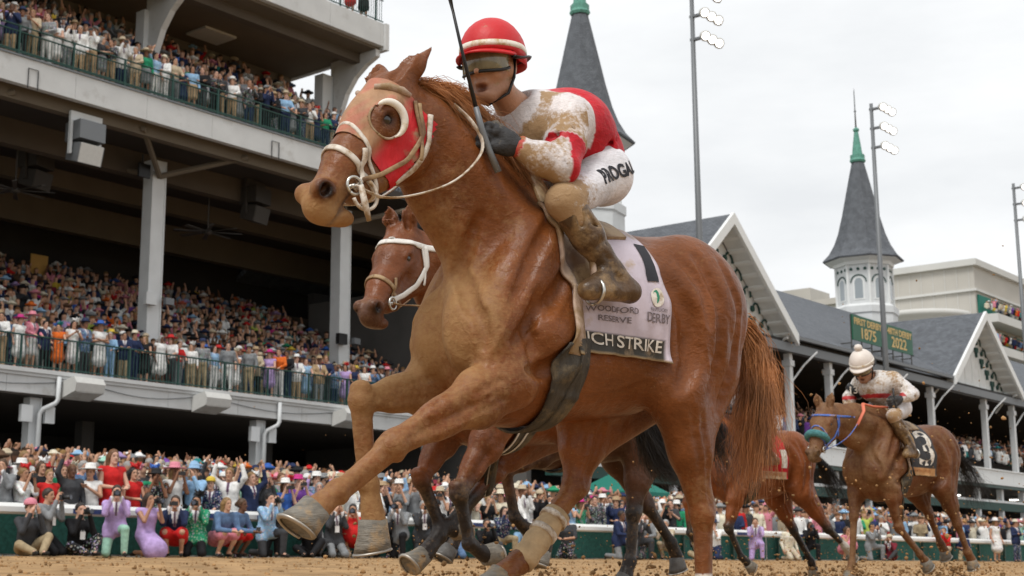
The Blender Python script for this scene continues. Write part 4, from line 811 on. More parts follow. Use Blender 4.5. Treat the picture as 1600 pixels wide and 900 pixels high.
def crowd(name, label, spots, seed):
    rs = np.random.RandomState(seed); VV, QQ, CC = [], [], []; b = 0; ks = list(PAL)
    wts = np.array([{'white': 8, 'navy': 6, 'black': 7, 'pink': 2.2, 'sky': 2.5, 'cream': 3, 'beige': 2, 'red': 2, 'grey': 3, 'charcoal': 5, 'brown': 2}.get(k, .45) for k in ks]); wts /= wts.sum()
    for (x, y, z) in spots:
        V, Q, reg, hat = TPL[rs.randint(len(TPL))]; a = math.atan2(7.5 - y, 1.2 - x) + rs.uniform(-.5, .5); sc = rs.uniform(.93, 1.06); ca, sa = math.cos(a), math.sin(a)
        P = V * sc; P = np.stack([P[:, 0] * ca - P[:, 1] * sa + x, P[:, 0] * sa + P[:, 1] * ca + y, P[:, 2] + z], 1)
        c = np.array([PAL[ks[rs.choice(len(ks), p=wts)]], SKIN[min(5, int(rs.exponential(1.5)))], (PAL[ks[rs.choice(len(ks), p=wts)]] if hat == 1 else HAIRC[rs.randint(6)])])[reg] * rs.uniform(.75, 1.1)
        VV.append(P); QQ.append(Q + b); CC.append(c); b += len(V)
    return tag(obj(name, mesh_np(name, np.concatenate(VV), np.concatenate(QQ), True, np.concatenate(CC)), M_crowd), label, None, None, 'stuff')
def rows_of(s0, s1, n0, n1, zf, ds, dn, seed, drop=.06):
    rs = np.random.RandomState(seed); out_ = []
    for n in np.arange(n0, n1, dn):
        for s in np.arange(s0 + rs.rand() * ds, s1, ds):
            if rs.rand() > drop: out_.append(T(s + rs.uniform(-.15, .15), n + rs.uniform(-.15, .15), zf(n)))
    return out_
apr = rows_of(16, 40, 25.2, 35.5, apron_z, .52, .85, 1) + rows_of(38, 75, 23.2, 33, apron_z, .56, .9, 2) + rows_of(75, 112, 23.2, 29, apron_z, .8, 1.1, 3)
crowd('apron_crowd', 'dense crowd filling the apron behind the front rows', apr, 1)
rk = lambda n: 5.9 + .36 * (int((n - 39.2) / .85) + .4)
crowd('lower_tier_crowd', 'packed raked seats of the lower balcony', rows_of(22.5, 46, 39.65, 51.2, rk, .48, .85, 4), 2)
rk2 = lambda n: 16.25 + .62 * (int((n - 39.3) / .85) + .3)
crowd('upper_tier_crowd', 'rows of spectators behind the upper balcony front', rows_of(21.5, 39.5, 39.6, 43.8, rk2, .50, .85, 5), 3)
rk3 = lambda n: 6.0 + .34 * (int((n - 34.6) / .85) + .4)
crowd('old_stand_crowd', 'rows of spectators inside the old grandstand', rows_of(58, 116, 34.0, 38.6, lambda n: 6.0 if n < 34.6 else rk3(n), .62, .8, 6), 4)
far = [T(s, 60.1 + q, z - .15) for z in (22.2, 26.2, 30.2) for q in (0, .9) for s in np.arange(174.4, 205, .75)]
crowd('terrace_crowd', 'tiny spectators on the far clubhouse terraces', far, 5)
# ---------------------------------------------------------------- horses
def coat_mat(name, mud=(.30, .17, .07), rough=.43, mud_gain=1.0, lo=.62, hi=1.12, mx_=.85, speck=.55):
    m = bpy.data.materials.new(name); m.use_nodes = True; t = m.node_tree; b = t.nodes['Principled BSDF']; nn = t.nodes.new; ln = t.links.new
    a = nn('ShaderNodeAttribute'); a.attribute_name = 'Col'; tcn = nn('ShaderNodeTexCoord')
    def noise(sc, det=5, ro=.55, src=None):
        z = nn('ShaderNodeTexNoise'); z.inputs['Scale'].default_value = sc; z.inputs['Detail'].default_value = det; z.inputs['Roughness'].default_value = ro; ln(src or tcn.outputs['Object'], z.inputs['Vector']); return z.outputs['Fac']
    def rng(v, a0, a1, b0, b1):
        z = nn('ShaderNodeMapRange'); z.inputs[1].default_value = a0; z.inputs[2].default_value = a1; z.inputs[3].default_value = b0; z.inputs[4].default_value = b1; ln(v, z.inputs[0]); return z.outputs[0]
    def math_(op, x, y):
        z = nn('ShaderNodeMath'); z.operation = op
        for i, q in enumerate((x, y)):
            if isinstance(q, (int, float)): z.inputs[i].default_value = q
            else: ln(q, z.inputs[i])
        return z.outputs[0]
    mp = nn('ShaderNodeMapping'); mp.inputs['Scale'].default_value = (30, 90, 190); mp.inputs['Rotation'].default_value = (0, .5, 0); ln(tcn.outputs['Object'], mp.inputs[0])
    hair = noise(1.0, 3, .6, mp.outputs[0])
    v1 = rng(noise(4, 8, .65), .3, .7, .66, 1.30); v2 = rng(hair, .3, .7, .86, 1.14); v = math_('MULTIPLY', v1, v2)
    mx = nn('ShaderNodeMix'); mx.data_type = 'RGBA'; mx.blend_type = 'MULTIPLY'; mx.inputs[0].default_value = 1; ln(a.outputs['Color'], mx.inputs[6]); ln(v, mx.inputs[7])
    n1 = noise(7, 9, .7); n2 = noise(60, 4, .6)
    mf = math_('ADD', math_('MULTIPLY', a.outputs['Alpha'], .50 * mud_gain), math_('MULTIPLY', n1, .95)); mf = math_('ADD', mf, math_('MULTIPLY', math_('SUBTRACT', n2, .5), .5)); spk = rng(noise(130, 2, .5), .63, .72, 0, speck); mf = rng(mf, lo, hi, 0, mx_); mf = math_('MAXIMUM', mf, math_('MULTIPLY', spk, rng(noise(3, 4), .42, .62, 0, 1)))
    mu = nn('ShaderNodeMix'); mu.data_type = 'RGBA'; ln(mf, mu.inputs[0]); ln(mx.outputs[2], mu.inputs[6]); mu.inputs[7].default_value = (*mud, 1)
    ln(mu.outputs[2], b.inputs['Base Color'])
    ln(math_('ADD', rng(mf, 0, .8, rough - .08, .72), rng(noise(9, 6), .3, .7, -.06, .16)), b.inputs['Roughness']); b.inputs['Specular IOR Level'].default_value = .26
    # veins and creases: thin ridged noise, plus hair
    vz = nn('ShaderNodeTexNoise'); vz.inputs['Scale'].default_value = 6.5; vz.inputs['Detail'].default_value = 2; ln(tcn.outputs['Object'], vz.inputs['Vector'])
    rid = math_('ABSOLUTE', math_('SUBTRACT', vz.outputs['Fac'], .5), 0); rid = rng(rid, 0, .018, 1, 0)
    bp0 = nn('ShaderNodeBump'); bp0.inputs['Strength'].default_value = .16; bp0.inputs['Distance'].default_value = .008; ln(rid, bp0.inputs['Height'])
    bp1 = nn('ShaderNodeBump'); bp1.inputs['Strength'].default_value = .5; bp1.inputs['Distance'].default_value = .02; ln(noise(16, 4), bp1.inputs['Height']); ln(bp0.outputs[0], bp1.inputs['Normal'])
    bp2 = nn('ShaderNodeBump'); bp2.inputs['Strength'].default_value = .22; bp2.inputs['Distance'].default_value = .004; ln(hair, bp2.inputs['Height']); ln(bp1.outputs[0], bp2.inputs['Normal'])
    ln(bp2.outputs[0], b.inputs['Normal'])
    return m
M_eye = mat('horse_eye', (.012, .007, .004), .06, spec=.8)
M_hoof = mat('hoof_horn', (.16, .145, .12), .55, var=.3, vscale=25, bump=.3, bscale=50, stretch=(1, 1, 4), dirt=(.33, .22, .11), dscale=9, dth=.56)
M_darkhoof = mat('dark_hoof_horn', (.09, .085, .08), .5, var=.3, vscale=20, bump=.2, bscale=60)
M_shoe = mat('racing_plate', (.40, .37, .33), .45, metal=.8, var=.2)
M_hole = mat('dark_cavity', (.015, .008, .006), .7)

def limb_frame(p, q):
    d = (Vector(q) - Vector(p)).normalized(); return d

STD = dict(wz=1.60)
def horse_field(J, h=.009):
    """J: joints in the horse's own frame (x forward, y left, z up)"""
    pts = np.array([v for k, v in J.items() if hasattr(v, '__len__') and k not in ('hoof',)])
    lo = np.minimum(pts.min(0), (-1.16, -.36, .74)) - .14; hi = np.maximum(pts.max(0), (.6, .36, 1.62)) + .14
    F = SDF(lo, hi, h)
    # trunk
    F.cone((.075, 0, 1.18), (-.36, 0, 1.18), .35, .335, .04, .68)
    F.cone((.08, 0, 1.465), (-.38, 0, 1.41), .13, .095, .09, .75)
    F.cone((-.34, 0, 1.20), (-.76, 0, 1.265), .315, .275, .06, .88)
    F.cone((.14, 0, 1.02), (-.40, 0, 1.085), .265, .235, .07, .86)
    F.ell((-.655, 0, 1.305), (.26, .24, .23), .08)
    F.cone((-.74, 0, 1.335), (-.92, 0, 1.25), .145, .075, .06)
    F.cone((-.92, 0, 1.27), (-1.06, 0, 1.22), .05, .035, .05)
    for sd in (1, -1):
        F.ell((-.66, sd * .145, 1.24), (.25, .145, .30), .05, ((0, 1, 0), 18))
        F.ell((-.775, sd * .105, 1.12), (.13, .105, .22), .04)
        F.ell((.22, sd * .17, 1.25), (.125, .095, .29), .04, ((0, 1, 0), -32))
        F.ell((.335, sd * .16, 1.06), (.105, .095, .14), .04)
        F.ell((.10, sd * .185, 1.06), (.19, .095, .13), .04, ((0, 1, 0), -28))
        F.ell((.355, sd * .085, 1.10), (.115, .095, .18), .03, ((0, 1, 0), -8))
    F.cone((.49, 0, 1.27), (.48, 0, .95), .03, .035, .03, .5, 'sub')          # groove between the breast muscles
    for sd in (1, -1):                                                            # grooves: behind shoulder, flank, between muscles
        F.cone((.16, sd * .325, 1.34), (.27, sd * .315, 1.12), .022, .02, .05, 1, 'sub')
        F.cone((.0, sd * .335, 1.28), (-.02, sd * .345, .98), .02, .022, .07, 1, 'sub')
        F.cone((-.43, sd * .325, 1.15), (-.50, sd * .27, .95), .03, .04, .08, 1, 'sub')
        F.cone((-.62, sd * .305, 1.34), (-.80, sd * .275, 1.04), .012, .012, .06, 1, 'sub')
        F.cone((-.86, sd * .262, 1.22), (-.86, sd * .22, .98), .012, .012, .05, 1, 'sub')
    # neck
    if 'neck0' not in J:
        n0 = A(.13, 0, 1.42); n3 = A(*J['poll']) + A(-.06, 0, -.125) * 1.0; J['neck0'], J['neck1'], J['neck2'], J['neck3'] = n0, n0 * .5 + n3 * .5, n0 * .17 + n3 * .83, n3
    n0, n1, n2, n3 = J['neck0'], J['neck1'], J['neck2'], J['neck3']
    F.cone(n0, n1, .285, .215, .05, .56); F.cone(n1, n2, .215, .155, .04, .50); F.cone(n2, n3, .155, .13, .04, .54)
    for sd in (1, -1):   # jugular groove, neck muscle
        a = np.array(n0) + (.30, sd * .155, -.03); c = np.array(n2) + (.06, sd * .095, -.10)
        F.cone(a, c, .022, .014, .06, 1, 'sub')
        a = np.array(n0) + (.02, sd * .115, .02); c = np.array(n2) + (-.04, sd * .06, .05); F.cone(a, c, .085, .05, .09)
    # head frame: P poll, Z muzzle tip
    Pp, Mz = np.array(J['poll'], float), np.array(J['muzzle'], float); ax = (Mz - Pp); Lh = np.linalg.norm(ax); ax /= Lh
    lat = np.array(J.get('hlat', (0, 1, 0)), float); lat -= ax * (lat @ ax); lat /= np.linalg.norm(lat)
    fr = np.cross(lat, ax); fr = fr if fr[0] > 0 else -fr                         # towards the front of the face
    k_ = Lh / .63
    hp = lambda a, b, c: Pp + (ax * a + lat * b + fr * c) * k_                    # along, left, front
    J['_hp'] = hp; J['_ax'], J['_lat'], J['_fr'] = ax, lat, fr
    F.cone(hp(.06, 0, -.085), hp(.20, 0, -.085), .098 * k_, .105 * k_, .04, .92)
    F.cone(hp(.18, 0, -.095), hp(.38, 0, -.075), .112 * k_, .080 * k_, .04, .82)
    F.cone(hp(.36, 0, -.080), hp(.57, 0, -.074), .076 * k_, .058 * k_, .04, .92)
    for sd in (1, -1):
        F.ell(hp(.17, sd * .050, -.195), np.array((.115, .045, .095)) * k_, .035, ((0, 1, 0), 50))
        F.cone(hp(.20, sd * .030, -.235), hp(.43, sd * .020, -.155), .060 * k_, .036 * k_, .04)
        F.cone(hp(.13, sd * .085, -.055), hp(.33, sd * .060, -.075), .026 * k_, .012 * k_, .03)   # facial crest
        F.ell(hp(.175, sd * .082, -.052), np.array((.034, .024, .028)) * k_, .025)
        F.ell(hp(.545, sd * .042, -.042), np.array((.050, .032, .040)) * k_, .014)
    F.ell(hp(.578, 0, -.080), np.array((.042, .048, .052)) * k_, .02)
    F.ell(hp(.576, 0, -.122), np.array((.036, .044, .034)) * k_, .02)
    F.ell(hp(.548, 0, -.158), np.array((.054, .039, .032)) * k_, .02)
    for sd in (1, -1):
        F.ell(hp(.20, sd * .107, -.066), np.array((.028, .014, .023)) * k_, .008, op='sub')
        F.chain([hp(.165, sd * .092, -.062), hp(.18, sd * .098, -.042), hp(.205, sd * .098, -.038), hp(.235, sd * .090, -.055)], [.006, .010, .010, .006], .010)
        F.chain([hp(.170, sd * .092, -.072), hp(.195, sd * .096, -.092), (hp(.225, sd * .092, -.086)), hp(.238, sd * .088, -.064)], [.005, .007, .007, .005], .010)
        F.ell(hp(.548, sd * .050, -.040), np.array((.038, .026, .030)) * k_, .012); F.ell(hp(.556, sd * .080, -.038), np.array((.026, .040, .019)) * k_, .009, ((0, 1, 0), 75), 'sub')
        F.cone(hp(.47, sd * .066, -.122), hp(.635, sd * .02, -.142), .006, .006, .012, 1, 'sub')
        F.cone(hp(.26, sd * .086, -.12), hp(.43, sd * .062, -.10), .010, .008, .03, 1, 'sub')
    for e, b_ in ((J['ear_l'], .045), (J['ear_r'], -.045)):
        base = hp(.025, b_, -.05); tip = np.array(e, float); mid = base * .5 + tip * .5 + fr * .012
        F.chain([base, mid, tip], [.044 * k_, .045 * k_, .006], .02, .8)
        F.chain([base + fr * .036 * k_ + lat * np.sign(b_) * .012, mid + fr * .03 * k_, tip + fr * .012], [.018, .026, .004], .012, 1, 'sub')
    # fore legs
    for s_, sd in (('l', 1), ('r', -1)):
        e, kn, fe, co = [np.array(J[s_ + '_' + q], float) for q in ('elbow', 'knee', 'fet', 'cor')]
        F.cone(e, e * .35 + kn * .65, .108, .062, .05, .80); F.cone(e * .4 + kn * .6, kn, .060, .043, .03, .92)
        d = (kn - e) / np.linalg.norm(kn - e); back = np.cross(d, (0, 1, 0)); back = back if (back @ np.array(J.get('back_' + s_ + 'f', (-1, 0, -.3)))) > 0 else -back
        dc0 = (fe - kn) / np.linalg.norm(fe - kn)
        F.ell(e * .70 + kn * .30 + back * .03, (.078, .062, .078), .035); F.ell(e * .7 + kn * .3 - back * .035, (.062, .056, .068), .03)
        F.cone(e * .55 + kn * .45 + np.array((0, sd * .058, 0)), e * .2 + kn * .8 + np.array((0, sd * .045, 0)), .010, .007, .025, 1, 'sub')
        F.ell(kn, (.048, .049, .048), .018); F.ell(kn + dc0 * .03 - back * .012, (.034, .044, .030), .010); F.ell(kn - dc0 * .032 - back * .010, (.036, .046, .030), .010); F.ell(kn + back * .034, (.024, .026, .030), .012); dc = (fe - kn) / np.linalg.norm(fe - kn); bc = np.cross(dc, (0, 1, 0)); bc = bc if bc @ back > -.2 else -bc
        F.cone(kn, fe, .036, .027, .02, .9); F.cone(kn + bc * .030, fe + bc * .026, .017, .016, .006)
        F.ell(fe, (.038, .037, .038), .015); F.ell(fe + bc * .026, (.022, .024, .022), .010)
        F.cone(fe, co, .031, .044, .015)
    # hind legs
    for s_, sd in (('hl', 1), ('hr', -1)):
        hp_, st, hk, fe, co = [np.array(J[s_ + '_' + q], float) for q in ('hip', 'stifle', 'hock', 'fet', 'cor')]
        F.cone(hp_, st, .19, .125, .07, .72); g = st * .5 + hk * .5
        F.cone(st, g, .122, .084, .06, .80); F.cone(g, hk, .076, .043, .035, .86)
        dc = (hk - st) / np.linalg.norm(hk - st); bk = np.cross(dc, (0, 1, 0)); bk = bk if bk[0] < 0 else -bk
        F.cone(np.array((-.77, sd * .115, 1.0)), st * .45 + hk * .55 + bk * .045, .13, .045, .07, .75)
        F.cone(st * .45 + hk * .55 + bk * .05, hk + bk * .045, .022, .024, .02)
        F.ell(hk, (.049, .044, .056), .02); F.ell(hk + bk * .048 - dc * .030, (.023, .022, .034), .012)
        df = (fe - hk) / np.linalg.norm(fe - hk); bf = np.cross(df, (0, 1, 0)); bf = bf if bf[0] < .3 else -bf
        F.cone(hk, fe, .038, .029, .025, .88); F.cone(hk + bk * .034, fe + bf * .026, .019, .017, .008)
        F.ell(fe, (.044, .042, .044), .02); F.ell(fe + bf * .024, (.025, .026, .025), .015)
        F.cone(fe, co, .038, .048, .015)
    if J.get('detail', True):
        def side(path, sd, n=14, lim=.5):
            P = np.array(path, float); t = np.linspace(0, len(P) - 1, n); i = np.minimum(t.astype(int), len(P) - 2); f_ = (t - i)[:, None]; S = P[i] * (1 - f_) + P[i + 1] * f_
            return F.cast(np.stack([S[:, 0], np.zeros(n), S[:, 1]], 1), np.tile(A(0, sd, 0), (n, 1)), lim, 0, .005)
        def groove(path, r0, depth, k, op='sub'):
            for sd in (1, -1):
                P = side(path, sd); P = P[np.abs(P[:, 1]) > .03]
                P[:, 1] += sd * (r0 - depth) if op == 'sub' else -sd * (r0 - depth)
                for i in range(len(P) - 1): F.cone(P[i], P[i + 1], r0 * (.55 + .45 * math.sin(math.pi * (i + .5) / len(P))), r0 * (.55 + .45 * math.sin(math.pi * (i + 1) / len(P))), k, 1, op)
        for path, r0, dp, k in (([(.36, 1.47), (.40, 1.30), (.43, 1.15), (.41, 1.0)], .03, .022, .02), ([(.10, 1.50), (.22, 1.33), (.31, 1.16)], .03, .016, .022), ([(.02, 1.34), (.10, 1.22), (.20, 1.13), (.30, 1.02)], .028, .016, .022),
                                ([(-.02, 1.10), (.06, 1.0), (.16, .93), (.25, .93)], .03, .02, .022), ([(.04, 1.42), (-.03, 1.25), (-.05, 1.05), (.0, .9)], .035, .014, .03), ([(.20, 1.20), (.24, 1.08), (.22, .97)], .022, .012, .018),
                                ([(-.42, 1.33), (-.50, 1.18), (-.52, 1.02), (-.46, .92)], .04, .02, .035), ([(-.58, 1.43), (-.66, 1.25), (-.68, 1.05), (-.62, .88)], .026, .013, .022), ([(-.72, 1.42), (-.80, 1.25), (-.80, 1.05), (-.73, .85)], .024, .013, .02), ([(-.50, 1.42), (-.58, 1.30), (-.60, 1.16)], .024, .010, .02),
                                ([(-.14, 1.36), (-.18, 1.18), (-.16, 1.0)], .02, .005, .02), ([(-.22, 1.37), (-.26, 1.18), (-.24, 1.0)], .02, .005, .02), ([(-.30, 1.36), (-.34, 1.18), (-.32, 1.0)], .02, .005, .02)):
            groove(path, r0, dp * 1.3, k)
        for path in ([(.36, 1.02), (.20, .90), (.02, .87), (-.20, .90), (-.38, .96)], [(.33, 1.10), (.37, 1.02), (.40, .93)], [(.14, 1.18), (.20, 1.08), (.27, .98)], [(-.58, 1.10), (-.62, .98), (-.60, .86)]): groove(path, .007, .004, .008, 'add')
        for s_, sd in (('l', 1), ('r', -1)):
            e, kn = A(*J[s_ + '_elbow']), A(*J[s_ + '_knee']); d = (kn - e) / np.linalg.norm(kn - e); q = np.cross(d, (0, 1, 0)); q /= np.linalg.norm(q)
            for off, t0, t1 in ((.035, .18, .85), (-.005, .25, .92), (-.04, .2, .8)):
                c = [e + (kn - e) * t + q * off * (1 - .55 * t) for t in np.linspace(t0, t1, 8)]; P = F.cast(np.array(c) * A(1, 0, 1) + A(0, e[1], 0), np.tile(A(0, 1, 0), (8, 1)), .14, .006, .004)
                for i in range(7):
                    if abs(P[i, 1] - P[i + 1, 1]) > .025 or not (.03 < P[i, 1] - e[1] < .125): continue
                    F.cone(P[i], P[i + 1], .013, .012, .012, 1, 'sub')
        for s_ in ('hl', 'hr'):
            e, kn = A(*J[s_ + '_stifle']), A(*J[s_ + '_hock']); d = (kn - e) / np.linalg.norm(kn - e); q = np.cross(d, (0, 1, 0)); q /= np.linalg.norm(q)
            for off, t0, t1 in ((.03, .2, .9), (-.03, .25, .95)):
                c = [e + (kn - e) * t + q * off * (1 - .5 * t) for t in np.linspace(t0, t1, 8)]; P = F.cast(np.array(c) * A(1, 0, 1) + A(0, e[1], 0), np.tile(A(0, 1, 0), (8, 1)), .14, .006, .004)
                for i in range(7):
                    if abs(P[i, 1] - P[i + 1, 1]) > .025 or not (.03 < P[i, 1] - e[1] < .125): continue
                    F.cone(P[i], P[i + 1], .013, .012, .014, 1, 'sub')
    return F

def hoof_mesh(c, sole, toe):
    """c coronet centre, sole centre, toe direction"""
    c, sole, toe = Vector(c), Vector(sole), Vector(toe); a = (sole - c); H_ = a.length; a.normalize(); toe = (toe - a * toe.dot(a)).normalized(); sd = a.cross(toe); mb = MB(); seg = 20; rings = [(-.012, .044, 0), (0, .050, 0), (.03 / .085, .054, .006), (.7, .061, .014), (1, .066, .02), (1.0, .054, .02), (.93, .044, .018)]
    V = []; Fc = []
    for t, r, off in rings:
        for k in range(seg):
            u = 2 * math.pi * k / seg; cu = math.cos(u); tt = t * H_
            rr = r * (1.10 if cu > 0 else .95); V.append(c + a * tt + toe * (rr * cu + off) + sd * (r * .93 * math.sin(u)) - a * (0.012 * max(0, cu) if t < .2 else 0))
    for i in range(len(rings) - 1):
        for k in range(seg): Fc.append((i * seg + k, (i + 1) * seg + k, (i + 1) * seg + (k + 1) % seg, i * seg + (k + 1) % seg))
    Fc.append(tuple((len(rings) - 1) * seg + k for k in range(seg))[::-1]); Fc.append(tuple(range(seg)))
    hm = mesh_np('hoof', V, Fc); mb = MB(); pts = []
    for k in range(-8, 9):
        u = k / 8 * 2.35; pts.append(c + a * (H_ + .004) + toe * (.064 * math.cos(u) * (1.1 if math.cos(u) > 0 else .95) + .02) + sd * (.058 * math.sin(u)))
    mb.tube(pts, .009, 6, flat=.6)
    return hm, mb.mesh('shoe', True)

def strands(name, roots, guides, material, parent, n=300, seg=8, r=.0018, spread=.05, wob=.03, seed=1, taper=.25, lenvar=.3):
    """hair: thin three-sided tapered strands following blended guide curves. roots: (n_g) start offsets; guides: list of polylines"""
    rs = np.random.RandomState(seed); V = []; Fc = []; G = [np.array(g, float) for g in guides]
    tt = np.linspace(0, 1, seg)
    def samp(g, t): x = t * (len(g) - 1); i = np.minimum(x.astype(int), len(g) - 2); f = (x - i)[:, None]; return g[i] * (1 - f) + g[i + 1] * f
    for q in range(n):
        i = rs.randint(len(G)); j = rs.randint(len(G)); b = rs.rand(); ln_ = 1 - lenvar * rs.rand()
        P = samp(G[i], tt * ln_) * (1 - b) + samp(G[j], tt * ln_) * b
        off = rs.randn(3) * spread; P = P + np.outer(tt ** 1.2, off) + np.outer(np.sin(tt * (2 + 3 * rs.rand()) * 2 + rs.rand() * 6) * tt, rs.randn(3) * wob) + rs.randn(3) * roots
        b0 = len(V); u = rs.randn(3); u /= np.linalg.norm(u)
        d = np.gradient(P, axis=0); d /= np.maximum(np.linalg.norm(d, axis=1, keepdims=True), 1e-9); a = np.cross(d, u); a /= np.maximum(np.linalg.norm(a, axis=1, keepdims=True), 1e-9); c = np.cross(d, a)
        rad = r * (1 - (1 - taper) * tt) * (.7 + .6 * rs.rand())
        for k in range(3):
            an = 2.0944 * k; V.append(P + (a * math.cos(an) + c * math.sin(an)) * rad[:, None])
        base = q * 3 * seg
        for s in range(seg - 1):
            for k in range(3): Fc.append((base + k * seg + s, base + ((k + 1) % 3) * seg + s, base + ((k + 1) % 3) * seg + s + 1, base + k * seg + s + 1))
    V = np.concatenate(V); return obj(name, mesh_np(name, V, np.array(Fc)), material, parent)

def make_horse(label, O, ang, J, coat, paint, hair_mat, eye_lat=True, h=.009, hoofm=None, tail=None, mane=None, tail_n=420, scale=1.0):
    root = empty('race_horse', O, R(ang), label, 'horse', 'galloping racehorses'); root.scale = (scale,) * 3
    F = horse_field(J, h); V, Q = F.mesh(); V = smoothV(V, Q, 1, .4); c4 = paint(V, J)
    obj('body', mesh_np('body', V, Q, True, c4), coat, root)
    hp = J['_hp']; k_ = np.linalg.norm(np.array(J['muzzle']) - np.array(J['poll'])) / .63
    for sd in (1, -1):
        mb = MB(); c = hp(.20, sd * .080, -.066); prof = [(0.001, -.024), (.014, -.020), (.0225, -.010), (.0255, 0), (.0225, .010), (.014, .020), (.001, .024)]
        mb.lathe([(r_ * k_, z_ * k_) for r_, z_ in prof], 14, c); obj('eye', mb.mesh('eye', True), M_eye, root)
    for s_ in ('l', 'r', 'hl', 'hr'):
        cor = J[s_ + '_cor']; hm, sm = hoof_mesh(cor, J[s_ + '_sole'], J.get(s_ + '_toe', (1, 0, -.2)))
        hf = obj('hoof', hm, (hoofm or M_hoof), root); obj('shoe', sm, M_shoe, hf)
    if mane: strands('mane', .006, mane['g'], hair_mat, root, mane.get('n', 260), 7, .0016, mane.get('spread', .02), .02, 3)
    if tail: strands('tail', .012, tail, hair_mat, root, tail_n, 12, .0017, .034, .035, 5)
    return root, F

def side_path(F, pts, off=.006, side=1, n=24, c_y=0.):
    """points (x, z) projected sideways on to the horse's surface"""
    P = np.array(pts, float); t = np.linspace(0, len(P) - 1, n); i = np.minimum(t.astype(int), len(P) - 2); f = (t - i)[:, None]; S = P[i] * (1 - f) + P[i + 1] * f
    c = np.stack([S[:, 0], np.full(n, c_y), S[:, 1]], 1); d = np.tile(np.array((0., side, 0.)), (n, 1)); return F.cast(c, d, .5, off, .004)
def ring_path(F, c, ax, n=40, off=.006, a0=0, a1=360, rmax=.3):
    ax = np.array(ax, float); ax /= np.linalg.norm(ax); u = np.cross(ax, (0, 1, 0)); u /= np.linalg.norm(u); v = np.cross(ax, u)
    a = np.radians(np.linspace(a0, a1, n)); d = np.cos(a)[:, None] * u + np.sin(a)[:, None] * v; return F.cast(np.tile(np.array(c, float), (n, 1)), d, rmax, off, .004)
def strap(pts, F, width=.02, thick=.005, name='strap'):
    """flat strap following surface points; width across, using the field gradient as normal"""
    P = np.asarray(pts, float); e = .006
    g = np.stack([F.at(P + np.eye(3)[i] * e) - F.at(P - np.eye(3)[i] * e) for i in range(3)], 1); g /= np.maximum(np.linalg.norm(g, axis=1, keepdims=True), 1e-9)
    d = np.gradient(P, axis=0); d /= np.maximum(np.linalg.norm(d, axis=1, keepdims=True), 1e-9); b = np.cross(g, d); b /= np.maximum(np.linalg.norm(b, axis=1, keepdims=True), 1e-9)
    S = np.stack([P - b * width / 2, P - b * width / 4 + g * .002, P + b * width / 4 + g * .002, P + b * width / 2], 1)
    V, Fc = sheet(S, thick, N=np.repeat(g[:, None, :], 4, 1)); return mesh_np(name, V, Fc)
LEAD_O, LEAD_A = (.464, 5.109, 0.), 215.
LJ = dict(neck0=(.13, 0, 1.42), neck1=(.385, .01, 1.64), neck2=(.565, .03, 1.755), neck3=(.655, .045, 1.82),
          poll=(.715, .05, 1.945), muzzle=(1.082, .085, 1.425), ear_l=(.553, .105, 2.06), ear_r=(.705, -.01, 1.995), hlat=(-.06, 1, 0),
          l_elbow=(.27, .185, .90), l_knee=(.745, .17, .655), l_fet=(.955, .17, .500), l_cor=(1.03, .17, .442), l_sole=(1.078, .17, .372), l_toe=(1, 0, .19),
          r_elbow=(.26, -.175, .92), r_knee=(.660, -.15, .830), r_fet=(.627, -.15, .545), r_cor=(.605, -.15, .420), r_sole=(.585, -.15, .325), r_toe=(.6, .0, -.55),
          hl_hip=(-.60, .16, 1.20), hl_stifle=(-.53, .18, .935), hl_hock=(-.672, .16, .465), hl_fet=(-.665, .16, .19), hl_cor=(-.625, .16, .105), hl_sole=(-.60, .16, .025), hl_toe=(1, 0, -.3),
          hr_hip=(-.58, -.15, 1.16), hr_stifle=(-.36, -.14, .88), hr_hock=(-.285, -.12, .565), hr_fet=(-.01, -.12, .285), hr_cor=(.065, -.12, .235), hr_sole=(.11, -.12, .17), hr_toe=(1, 0, .1))
def noise3(V, sc, seed=0):
    """cheap smooth value noise"""
    rs = np.random.RandomState(seed); r = np.zeros(len(V))
    for i in range(6):
        k = rs.randn(3) * sc; r += np.sin(V @ k + rs.rand() * 6.28)
    return r / 6
def sstep(x, a, b): t = np.clip((x - a) / (b - a), 0, 1); return t * t * (3 - 2 * t)
